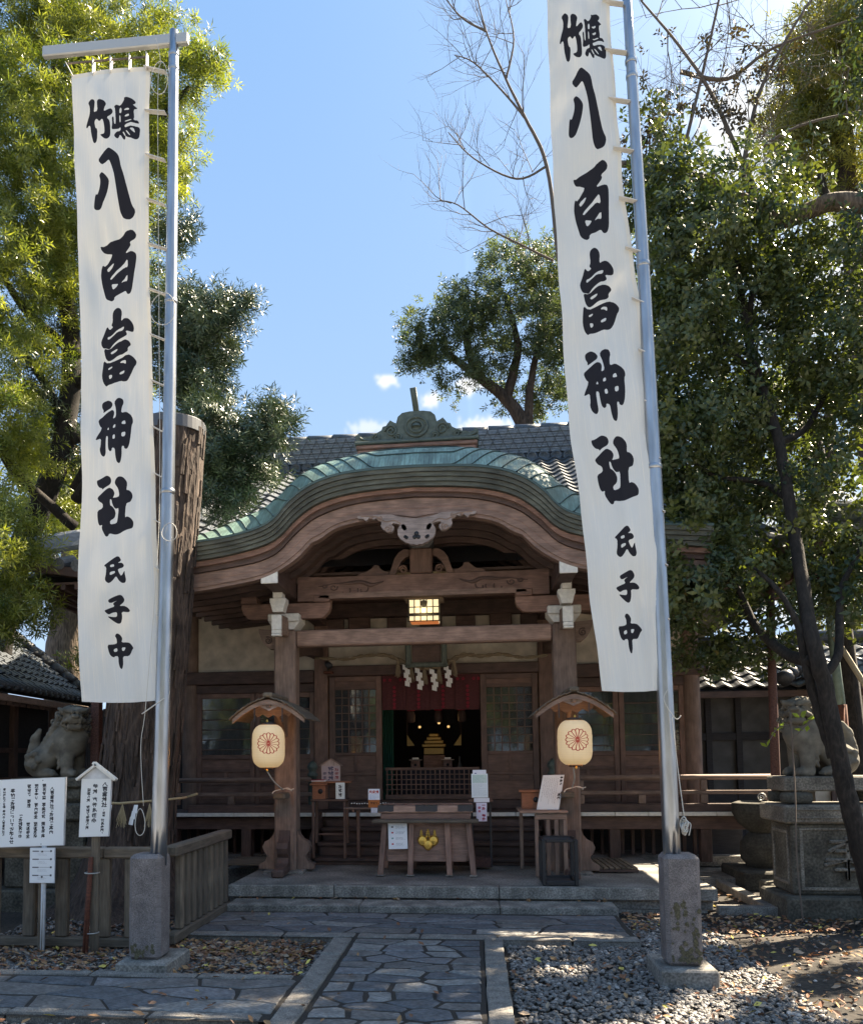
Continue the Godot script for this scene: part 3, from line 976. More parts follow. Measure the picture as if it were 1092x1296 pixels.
func porch() -> void:
	# copper plates between the seams; the courses run level at the crown and sweep back over the sides
	var lean := func(x: float) -> float:
		var d := maxf(0.0, absf(x) - 0.40)
		return d * d / (d + 0.12) / 0.40
	for s in [-1.0, 1.0]:
		for k in range(-22, 4):
			var t0 := k * 0.36
			var st := mb()
			var lift := 0.007
			var n := 0
			var prev := []
			for i in 123:
				var x: float = i * 0.025
				var a := clampf(t0 + lean.call(x), 0.0, 1.2)
				var b := clampf(t0 + 0.36 + lean.call(x), 0.0, 1.2)
				var row := []
				if b - a > 0.002:
					for q in 5:
						var t := lerpf(a, b, q / 4.0)
						row.append(roof_point(x * s, t) + Vector3(0, lift * (1.0 - q / 4.0), lift * 0.6 * (1.0 - q / 4.0)))
					if prev.size():
						sheet(st, [prev, row], s < 0)
						n += 1
				prev = row
			if n: obj("copper_plate", st, M.copper, hall)
			st = mb()
			var line := []
			for i in 123:
				var x: float = i * 0.025
				var t: float = t0 + lean.call(x)
				if t >= 0.0 and t <= 1.15: line.append(roof_point(x * s, t) + Vector3(0, 0.006, 0.008))
			if line.size() > 2:
				tube(st, line, 0.005, 5)
				obj("copper_seam", st, M.seam, hall)
	var st := mb(true)
	var rows := []
	for k in 41:
		var z := 0.34 - k * 0.085
		var r := []
		for i in 97:
			var x := -3.05 + 6.1 * i / 96.0
			r.append(Vector3(x, curve(TOP, absf(x)) - 0.005, z))
		rows.append(r)
	sheet(st, rows, true)
	obj("copper_roof", st, M.copper, hall)
	# layered edge below the copper, stepping back as it goes down
	band("copper_lip", COP, -0.01, FAS, 0.10, 1.262, 0.6, M.seam)
	for k in 4:
		band("fascia_layer", COP, 0.10 + k * 0.225, FAS, 0.312 + k * 0.225, 1.25 - 0.022 * k, 0.6, M.fascia)
	band("eave_moulding", FAS, 0.02, MOL, 0.5, 1.13, 0.6, M.red_x)
	band("eave_moulding", FAS, 0.5, MOL, 1.0, 1.09, 0.6, M.dark_x)
	band("gable_board", MOL, 0.03, HAF, 0.80, 1.06, 0.93, M.beam_x)
	band("gable_board_edge", MOL, 0.801, HAF, 1.0, 1.045, 0.93, M.beam_x)
	band("gable_groove", MOL, 0.45, HAF, 0.475, 1.0635, 1.05, M.red_x)
	# curved ceiling with ribs
	st = mb(true)
	rows = []
	for k in 12:
		var r := []
		for i in 81:
			var x := -3.0 + 6.0 * i / 80.0
			r.append(Vector3(x, curve(HAF, absf(x)) + 0.12, 0.93 - k * 0.29))
		rows.append(r)
	sheet(st, rows, false)
	obj("porch_ceiling", st, M.dark_x, hall)
	for k in 8:
		var z := 0.7 - k * 0.33
		st = mb()
		rows = []
		for i in 81:
			var x := -3.0 + 6.0 * i / 80.0
			var y := curve(HAF, absf(x)) + 0.118
			rows.append([Vector3(x, y, z + 0.035), Vector3(x, y - 0.07, z + 0.035), Vector3(x, y - 0.07, z - 0.035), Vector3(x, y, z - 0.035)])
		sheet(st, rows, false)
		obj("curved_rafter", st, M.dark_x, hall)
	# ridge box, crest and its horn
	one_box("ridge_box", Vector3(-0.71, 5.02, -1.6), Vector3(0.68, 5.21, 0.40), M.red_x, hall, 0.01)
	one_box("ridge_box", Vector3(-0.725, 5.213, -1.6), Vector3(0.695, 5.262, 0.42), M.red_x, hall, 0.01)
	one_box("ridge_box_cap", Vector3(-0.74, 5.265, -1.6), Vector3(0.71, 5.30, 0.44), M.bronze, hall, 0.008)
	st = mb()
	var half := pv("0,567 8,567 17,565.5 22,561 24,553.5 27.5,555 31,557.5 34,554 36,551 40,550 41.5,546 47,543 54,540 62,538.5 66.5,539.5 68,543 72.5,541.5 72,535 73,530.5")
	var full := PackedVector2Array([Vector2(-0.015, 5.303)])
	for p in half: full.append(Vector2(p.x - 0.015, p.y))
	var left := PackedVector2Array()
	for i in range(half.size() - 1, 0, -1): left.append(Vector2(-half[i].x - 0.015, half[i].y))
	var outl := PackedVector2Array()
	for i in range(half.size() - 1, -1, -1): outl.append(Vector2(half[i].x - 0.015, half[i].y))
	for i in range(1, half.size()): outl.append(Vector2(-half[i].x - 0.015, half[i].y))
	prism(st, outl, 0.10, Transform3D(Basis(), Vector3(0, 0, 0.34)))
	var crest := obj("ridge_crest", st, M.bronze, hall)
	st = mb(true)
	for r in [0.075, 0.13]:
		var ring := []
		for k in 25:
			var a := TAU * k / 24.0
			ring.append(Vector3(-0.015 + sin(a) * r, 5.48 + cos(a) * r * 0.9, 0.345))
		tube(st, ring, 0.016, 6)
	lathe(st, [Vector2(0.0, 0.05), Vector2(0.045, 0.035), Vector2(0.06, 0.0)], Vector3(-0.015, 5.48, 0.33), 12)
	for s in [-1.0, 1.0]:
		for c in [[0.30, 5.44, 0.075], [0.47, 5.375, 0.045], [0.215, 5.36, 0.05]]:
			var sp := []
			for k in 20:
				var a := k * 0.55
				var r: float = c[2] * (1.0 - k / 24.0)
				sp.append(Vector3(-0.015 + s * (c[0] + cos(a) * r), c[1] + sin(a) * r, 0.346))
			tube(st, sp, 0.013, 5)
		tube(st, smooth_path([Vector3(s * 0.2, 5.33, 0.345), Vector3(s * 0.42, 5.33, 0.35), Vector3(s * 0.62, 5.345, 0.345), Vector3(s * 0.69, 5.38, 0.345)]), 0.014, 5)
	obj("relief", st, M.bronze, crest)
	st = mb(true)
	tube(st, [Vector3(-0.01, 5.62, 0.26), Vector3(-0.03, 5.80, 0.36), Vector3(-0.045, 5.92, 0.42)], [0.036, 0.038, 0.04], 12)
	obj("ridge_horn", st, M.bronze, hall)
	# pillars
	for s in [-1.0, 1.0]:
		var p := one_box("porch_pillar", Vector3(s * 1.655 - 0.132, 0.256, -0.132), Vector3(s * 1.655 + 0.132, 3.14, 0.132), M.pillar_y, hall, 0.022)
		one_box("pillar_pad", Vector3(s * 1.655 - 0.24, 0.2, -0.24), Vector3(s * 1.655 + 0.24, 0.275, 0.24), M.step, hall, 0.01)
		# carved feet on the four sides
		var foot := pv("13.5,25.8 33,25.8 33.5,31 26,35 23,41 27,46 29,52 26,58 20,61 16,66 13.5,72")
		for q in 4:
			if q == (1 if s > 0 else 3): pass
			st = mb()
			var b := Basis(Vector3.UP, q * PI / 2)
			prism(st, foot, 0.13, Transform3D(b, Vector3(s * 1.655, 0.02, 0) + b * Vector3(0, 0, 0.065)))
			obj("carved_foot", st, M.pillar_y if q != 3 else M.dark_y, hall)
		st = mb()
		bar(st, Vector3(s * 1.655 - s * 0.02, 0.31, 0.30), Vector3(s * 1.655 - s * 0.02, 0.29, 0.62), 0.15, 0.09, 0.02)
		obj("foot_shoe", st, M.dark_z, hall)
		# nosing of the tie beam
		st = mb()
		var nose := pv("13,292 20,292 26,297 30,303 33,312 33.5,317 13,315")
		var tn := Transform3D(Basis(Vector3(s, 0, 0), Vector3.UP, Vector3(0, 0, s)), Vector3(s * 1.655, 0, 0.06 * s))
		if s < 0: tn = Transform3D(Basis(Vector3(-1, 0, 0), Vector3.UP, Vector3(0, 0, -1)), Vector3(-1.655, 0, -0.06))
		prism(st, nose, 0.12, tn)
		var nb := obj("beam_nosing", st, M.carve_x if s > 9 else M.pillar_x, hall)
		st = mb(true)
		var sp := []
		for k in 18:
			var a := k * 0.6 + 1.0
			sp.append(Vector3(s * (1.655 + 0.215 + cos(a) * 0.05 * (1 - k / 20.0)), 3.025 + sin(a) * 0.05 * (1 - k / 20.0), 0.062))
		tube(st, sp, 0.009, 5)
		obj("scroll", st, M.dark_x, nb)
		# brackets
		one_box("bracket_block", Vector3(s * 1.655 - 0.19, 3.235, -0.19), Vector3(s * 1.655 + 0.19, 3.33, 0.19), M.white, hall, 0.008)
		st = mb()
		prism(st, pv("-12,314.2 12,314.2 19,323.4 -19,323.4"), 0.30, Transform3D(Basis(), Vector3(s * 1.655, 0, 0.15)))
		obj("bracket_block", st, M.white, hall)
		st = mb()
		prism(st, pv("-55,339 -53,333 -46,326 -36,325.5 36,325.5 46,326 53,333 55,339 55,344 -55,344"), 0.12, Transform3D(Basis(), Vector3(s * 1.655, 0.03, 0.06)))
		obj("bracket_arm", st, M.red_x, hall)
		for dx in [-0.45, 0.45]:
			one_box("bearing_block", Vector3(s * 1.655 + dx - 0.1, 3.475, -0.1), Vector3(s * 1.655 + dx + 0.1, 3.56, 0.1), M.red_x, hall, 0.01)
		# white ended nose towards the front
		st = mb()
		prism(st, pv("-20,312 58,308 66,308 66,301 60,300 52,311.5"), 0.05, Transform3D())
		st = mb()
		bar(st, Vector3(s * 1.655, 3.17, 0.1), Vector3(s * 1.655, 3.14, 0.52), 0.115, 0.235, 0.012)
		obj("front_nosing", st, M.pillar_z, hall)
		one_box("white_end", Vector3(s * 1.655 - 0.06, 3.08, 0.521), Vector3(s * 1.655 + 0.06, 3.255, 0.545), M.white, hall, 0.006)
		one_box("white_end", Vector3(s * 1.655 - 0.057, 3.035, 0.50), Vector3(s * 1.655 + 0.057, 3.076, 0.56), M.white, hall, 0.006)
		one_box("white_end", Vector3(s * 1.655 - 0.055, 3.005, 0.49), Vector3(s * 1.655 + 0.055, 3.03, 0.575), M.white, hall, 0.004)
		st = mb()
		prism(st, pv("-6,330 6,330 8,338 9.5,341.5 9.5,346 -9.5,346 -9.5,341.5 -8,338"), 0.16, Transform3D(Basis(), Vector3(s * 1.655, 0.0, 0.48)))
		obj("bearing_block", st, M.white, hall)
		one_box("white_end", Vector3(s * 1.655 - 0.056, 3.463, 0.33), Vector3(s * 1.655 + 0.056, 3.55, 0.50), M.white, hall, 0.008)
		# purlin
		one_box("purlin", Vector3(s * 1.618 - 0.093, 3.525, -2.2), Vector3(s * 1.618 + 0.093, 3.78, 1.02), M.dark_z, hall, 0.012)
		one_box("white_end", Vector3(s * 1.618 - 0.095, 3.52, 1.021), Vector3(s * 1.618 + 0.095, 3.785, 1.043), M.white, hall, 0.012)
		# bent tie beam back to the hall
		st = mb()
		rows = []
		for k in 13:
			var t := k / 12.0
			var y := 3.04 + 0.22 * sin(t * PI * 0.5)
			var z := -0.13 - t * 1.97
			rows.append([Vector3(s * 1.655 - 0.07, y, z), Vector3(s * 1.655 + 0.07, y, z), Vector3(s * 1.655 + 0.07, y - 0.22, z), Vector3(s * 1.655 - 0.07, y - 0.22, z), Vector3(s * 1.655 - 0.07, y, z)])
		sheet(st, rows, true)
		obj("bent_tie_beam", st, M.dark_z, hall)
	# tie beam with its row of pegs
	one_box("tie_beam", Vector3(-1.522, 2.94, -0.08), Vector3(1.522, 3.135, 0.09), M.beam_x, hall, 0.018)
	# carved rainbow beam
	st = mb()
	prism(st, pv("-150,349 -128,349 -112,351.5 112,351.5 128,349 150,349 150,379 118,377.5 -118,377.5 -150,379"), 0.17, Transform3D(Basis(), Vector3(0, 0, 0.085)))
	var rb := obj("rainbow_beam", st, M.red_x, hall)
	st = mb()
	prism(st, pv("-128,348.5 -112,351 112,351 128,348.5 122,355 108,357.5 -108,357.5 -122,355"), 0.02, Transform3D(Basis(), Vector3(0, 0, 0.10)))
	obj("moulding", st, M.beam_x, rb)
	for s in [-1.0, 1.0]:
		st = mb(true)
		for c in [[0.86, 3.60, 0.10, 3.3], [0.80, 3.595, 0.075, 3.0], [1.06, 3.645, 0.05, 7.0], [0.97, 3.60, 0.115, 2.6], [0.70, 3.62, 0.06, 2.4], [1.17, 3.665, 0.035, 7.0]]:
			var sp := []
			for k in 22:
				var a: float = PI * 0.9 + k / 21.0 * c[3]
				var r: float = c[2] * (1.0 - (0.75 if c[3] > 5.0 else 0.1) * k / 21.0)
				sp.append(Vector3(s * (c[0] + cos(a) * r), c[1] + sin(a) * r * 0.8, 0.088))
			tube(st, sp, 0.009, 5)
		tube(st, smooth_path([Vector3(s * 0.45, 3.70, 0.088), Vector3(s * 0.6, 3.66, 0.088), Vector3(s * 0.72, 3.70, 0.088), Vector3(s * 0.9, 3.69, 0.088), Vector3(s * 1.05, 3.69, 0.088), Vector3(s * 1.25, 3.66, 0.088)]), [0.004, 0.008, 0.012, 0.014, 0.016, 0.02, 0.024, 0.026, 0.028, 0.028, 0.026, 0.024, 0.022, 0.022, 0.024, 0.024, 0.022, 0.02, 0.018, 0.016, 0.014, 0.012, 0.01, 0.009, 0.008, 0.007, 0.006, 0.006, 0.005, 0.005, 0.004], 5)
		obj("wave_carving", st, M.dark_x, rb)
	# king post, its arms and clouds
	one_box("king_post", Vector3(-0.135, 3.782, -0.08), Vector3(0.135, 4.085, 0.11), M.door_y, hall, 0.015)
	st = mb()
	prism(st, pv("-10,408.8 10,408.8 15,415 15,421 -15,421 -15,415"), 0.22, Transform3D(Basis(), Vector3(0.0, 0, 0.11)))
	obj("post_block", st, M.wall_grey, hall)
	for s in [-1.0, 1.0]:
		st = mb()
		var arm := pv("14,408 20,409 27,405 32,398 35,388 38,381 38.5,378.5 31,378.5 28,386 24,394 18,399 14,400")
		var pts := PackedVector2Array()
		for p in arm: pts.append(Vector2(p.x * s, p.y))
		prism(st, pts, 0.12, Transform3D(Basis(), Vector3(0, 0, 0.06)))
		var cloud := pv("39,378.5 78,378.5 72,382 66,383 60,387 56,391 51,390 49,386 44,383 39,382")
		pts = PackedVector2Array()
		for p in cloud: pts.append(Vector2(p.x * s, p.y))
		prism(st, pts, 0.08, Transform3D(Basis(), Vector3(0, 0, 0.05)))
		obj("frog_leg_strut", st, M.door_x, hall)
		st = mb(true)
		var sp := []
		for k in 18:
			var a := k * 0.55
			sp.append(Vector3(s * (0.215 + cos(a) * 0.055 * (1 - k / 22.0)), 3.845 + sin(a) * 0.055 * (1 - k / 22.0), 0.03))
		tube(st, sp, 0.014, 6)
		obj("scroll", st, M.door_x, hall)
	# pendant under the gable
	var gh := pv("0,415.6 14.5,417.2 27,421 40,421.5 52,421 64,420.8 63,418 57,417.5 54.5,415 51,418 46,416.5 43,417.5 40,415.5 37.5,413 38.5,409 36,405 31,402 26.5,402 24,405 24.5,408 27,409.5 25.5,411.5 21,411 18,409.5 16.5,408.5 15.5,405 13,402.5 10.5,404 11,407.5 14,410 18,408.5 20.5,404 20,398 17,393.5 14,391.8 12,389.8 9,389.2 6,387.4 3,387.8 0,386.6")
	var gp := PackedVector2Array()
	for p in gh: gp.append(p)
	for i in range(gh.size() - 2, 0, -1): gp.append(Vector2(-gh[i].x, gh[i].y))
	st = mb()
	prism(st, gp, 0.07, Transform3D(Basis(), Vector3(0.02, -0.005, 1.135)))
	var geg := obj("gable_pendant", st, M.carve_x, hall)
	st = mb(true)
	for c in [[0.0, 3.985, 0.026], [-0.02, 3.948, 0.024], [0.02, 3.948, 0.024], [0.108, 3.945, 0.02], [-0.108, 3.945, 0.02], [0.122, 3.955, 0.018], [-0.122, 3.955, 0.018]]:
		tube(st, [Vector3(0.02 + c[0], c[1], 1.12), Vector3(0.02 + c[0], c[1], 1.1375)], c[2], 12)
	obj("pierced_hole", st, M.black, geg)
	st = mb(true)
	for s in [-1.0, 1.0]:
		for c in [[0.31, 4.055, 0.045], [0.40, 4.17, 0.032], [0.49, 4.19, 0.022]]:
			var sp := []
			for k in 18:
				var a := k * 0.55 + 2.0
				sp.append(Vector3(0.02 + s * (c[0] + cos(a) * c[2] * (1 - k / 21.0)), c[1] - 0.005 + sin(a) * c[2] * (1 - k / 21.0), 1.136))
			tube(st, sp, 0.006, 5)
		tube(st, smooth_path([Vector3(0.02 + s * 0.17, 4.10, 1.136), Vector3(0.02 + s * 0.24, 4.14, 1.136), Vector3(0.02 + s * 0.33, 4.13, 1.136), Vector3(0.02 + s * 0.44, 4.19, 1.136), Vector3(0.02 + s * 0.6, 4.20, 1.136)]), 0.006, 5)
	obj("carving", st, M.pillar_x, geg)

# ---------------------------------------------------------------- lettering
# strokes of each character on a 10 by 10 grid, x then y, y downwards
const FONT := {
	"一": "0595", "八": "432609 536799", "百": "0191 5143 132939 1383 8389 8979 3979 2676 1386", "富": "5051 121424 1292 9284 2474 3545 3535 3656 6535 1619 1686 8689 1989 5659 1787",
	"神": "2132 0343 431909 2428 2526 5288 5288 5282 8286 5484 5686 7079 5257", "社": "2132 0343 431909 2429 2537 5595 7179 4999", "ご": "2272 3748 4888 8181 9293", "祈": "2132 0343 4309 2429 6151 5125 5359 5494 7479",
	"祷": "2132 0343 4309 2429 5191 5393 5595 5797 7179 8789", "案": "5051 1213 1292 9293 3545 2575 4327 6387 0797 5659 5609 5699", "内": "1319 1393 9399 5142 4226 5277",
	"商": "5051 0292 3243 7263 1419 1494 9499 3545 6575 3868 3638 6668", "売": "5052 1191 2474 1516 1595 9596 3729 6768 6899", "繁": "2141 0232 1434 3143 6151 5292 6277 2585 5659 4738 6778", "盛": "0292 1218 3545 6297 7181 2727 1787 2729 4749 6769 0999",
	"学": "2031 4041 8071 1213 1292 9293 3474 7455 0696 5659 5949", "業": "3033 6063 0393 2142 7152 1474 2676 0797 5459 4709 5799", "成": "1292 1218 1545 4548 5189 8969 7374 7182", "就": "2131 0242 1434 1444 1646 3638 1718 6151 5492 6469 7478 7899",
	"病": "5051 1292 121809 0304 3494 3659 3696 9699 6465", "気": "3012 1282 2373 1474 7479 7999 2659 6629", "平": "1191 3243 7263 0595 5159", "癒": "5051 1292 121809 3465 6496 3676 3698 7679 2838 5898",
	"初": "2132 0242 4209 2429 3344 5292 9289 8979 6259", "宮": "5051 1213 1292 9293 3353 3535 6535 3565 2729 2777 7779 2979", "参": "4123 2363 6364 0494 4406 5496 5336 6537 7638", "り": "2226 2648 7276 7659",
	"家": "5051 1213 1292 9293 2474 5426 5659 5949 4629 7597", "安": "5051 1213 1292 9293 4436 3679 6618 0595", "全": "5004 5094 3474 2676 5459 0999", "開": "1119 1141 4144 1144 6194 6164 9199 9499 3676 2878 4649 6669",
	"運": "0102 2474 2192 3474 3474 3646 3686 5359 3888 0405 0518 1899", "厄": "1191 111809 3373 3338 7375 7555 3888 8887", "除": "1119 1131 3124 2435 3516 6034 6094 5575 4797 6569 5748 7788", "縁": "2103 0333 3315 1545 2529 5181 8183 4393 6366 5565 6569 4738 7798",
	"結": "2103 0333 3315 1545 2529 5292 7074 5494 5656 5686 5659 8689 5989", "び": "1272 4246 4669 6989 8986 7172 8182", "産": "5051 1191 3243 7263 1393 131809 4545 4494 6469 4686 3999", "交": "5051 0292 3314 6384 6518 3699",
	"通": "0102 3181 5262 3338 3383 8388 5358 3585 0405 0518 1899", "受": "7011 2223 4244 7263 1415 1494 9495 2676 7619 3699", "付": "3013 2329 4494 7178 7868 5566", "中": "1317 1383 8387 1787 5159",
	"奉": "1191 2373 0595 5113 4506 5596 2777 5559 5059", "納": "2103 0333 3315 1545 2529 5359 5393 9399 7154 7285", "に": "1218 1829 4282 5878", "つ": "1484 8487 8768", "い": "1217 1729 8287", "て": "1282 8246 4678", "お": "0353 3138 3818 5586 8668 7293", "知": "2103 1242 0444 3108 3449 5358 5383 8388 5888", "ら": "4161 2328 2876 7688 8859", "せ": "0494 7276 2228 2889",
	"祭": "2103 1242 4205 5294 6282 2474 1696 5659 5748 7788", "市": "5051 0292 5299 2426 2484 8487", "杵": "3039 0343 3306 3346 6145 5292 4595 7279", "島": "4031 2228 2272 7225 2474 2676 2696 9699 1919 3839 5859", "姫": "2116 1639 3118 0444 5159 5191 6373 5393 5696 5999", "命": "5004 5094 3363 1515 1518 1545 4548 6569 6595 9597", "の": "5227 2748 5283 8378 4253", "称": "3112 0343 3139 3306 3346 6145 5292 7279 6547 8597", "竹": "2004 1343 3339 6055 5393 8389 8979", "弁": "5023 2373 0595 3538 3809 7579", "天": "1292 0595 5115 1509 5599", "木": "0393 5159 5316 5396", "様": "3039 0343 3306 5161 8171 5292 5494 4696 7279 6658 7698", "皆": "1115 1333 5153 5383 2629 2676 7679 2979", "殿": "1191 1109 2494 3239 6262", "随": "1119 1131 3124 4181 5255 5585 0528 2899", "時": "1116 1131 3136 1636 5191 4494 7174 4696 7679 5767", "分": "4105 5195 2575 4509 7579", "(": "5243 4346", ")": "5263 6366", "午": "3013 2282 0595 5259", "場": "1116 0323 0626 4181 4184 8184 3696 4538 6558", "合": "5004 5094 3464 2629 2676 7679 2979",
}

func stamp(img: Image, a: Vector2, b: Vector2, r: float, c: Color) -> void:
	var n := int(a.distance_to(b) / maxf(0.6, r * 0.5)) + 1
	var ri := int(ceil(r))
	for i in n + 1:
		var p := a.lerp(b, float(i) / n)
		for dy in range(-ri, ri + 1):
			var w := sqrt(maxf(0.0, r * r - dy * dy))
			img.fill_rect(Rect2i(int(round(p.x - w)), int(round(p.y + dy)), maxi(1, int(round(2 * w))), 1), c)

func glyph(img: Image, ch: String, at: Vector2, size: float, r: float, c: Color) -> void:
	if not FONT.has(ch): return
	for s in FONT[ch].split(" ", false):
		for k in range(0, s.length() - 2, 2):
			var a := Vector2(s[k].to_int(), s[k + 1].to_int()) / 9.5 * size
			var b := Vector2(s[k + 2].to_int(), s[k + 3].to_int()) / 9.5 * size if k + 3 < s.length() else a
			stamp(img, at + a, at + b, r, c)

func column(img: Image, text: String, at: Vector2, size: float, r: float, c: Color, pitch := 1.12, squeeze := 1.0) -> void:
	var y := at.y
	for ch in text:
		if ch != " ": glyph(img, ch, Vector2(at.x, y), size, r, c)
		y += size * pitch * (0.5 if ch == "一" or ch == " " else 1.0)

func fill_poly(img: Image, pts: PackedVector2Array, c: Color) -> void:
	var lo := 1e9
	var hi := -1e9
	for p in pts:
		lo = minf(lo, p.y)
		hi = maxf(hi, p.y)
	for y in range(int(lo), int(hi) + 1):
		var xs := []
		for i in pts.size():
			var a := pts[i]
			var b := pts[(i + 1) % pts.size()]
			if (a.y <= y) != (b.y <= y): xs.append(a.x + (y - a.y) / (b.y - a.y) * (b.x - a.x))
		xs.sort()
		for k in range(0, xs.size() - 1, 2):
			img.fill_rect(Rect2i(int(round(xs[k])), y, maxi(1, int(round(xs[k + 1] - xs[k]))), 1), c)

func printed(key: String, img: Image, rough := 0.7, back := Color.BLACK) -> StandardMaterial3D:
	var m := StandardMaterial3D.new()
	m.resource_name = key
	m.albedo_texture = ImageTexture.create_from_image(img)
	m.roughness = rough
	m.texture_repeat = false
	m.cull_mode = BaseMaterial3D.CULL_DISABLED
	if back != Color.BLACK:
		m.backlight_enabled = true
		m.backlight = back
	M[key] = m
	return m

# a flat printed face: lower left, lower right, upper right, upper left
func face(called: String, p: Array, m: Material, parent: Node) -> MeshInstance3D:
	var st := mb()
	quv(st, p, [Vector2(0, 1), Vector2(1, 1), Vector2(1, 0), Vector2(0, 0)])
	return obj(called, st, m, parent)

# illegibly small columns or rows of print
func small_print(img: Image, r: Rect2i, pitch: int, size: int, c: Color, vertical := true, seed_ := 1) -> void:
	var g := RandomNumberGenerator.new()
	g.seed = seed_
	if vertical:
		for x in range(r.position.x, r.end.x, pitch):
			var end := r.position.y + int(r.size.y * g.randf_range(0.6, 1.0))
			for y in range(r.position.y, end, size + 1):
				for q in 3:
					img.fill_rect(Rect2i(x + g.randi() % size, y + g.randi() % size, 1 + g.randi() % maxi(1, size - 1), 1), c)
	else:
		for y in range(r.position.y, r.end.y, pitch):
			var end := r.position.x + int(r.size.x * g.randf_range(0.5, 1.0))
			for x in range(r.position.x, end, size + 1):
				for q in 3:
					img.fill_rect(Rect2i(x + g.randi() % size, y + g.randi() % size, 1, 1 + g.randi() % maxi(1, size - 1)), c)

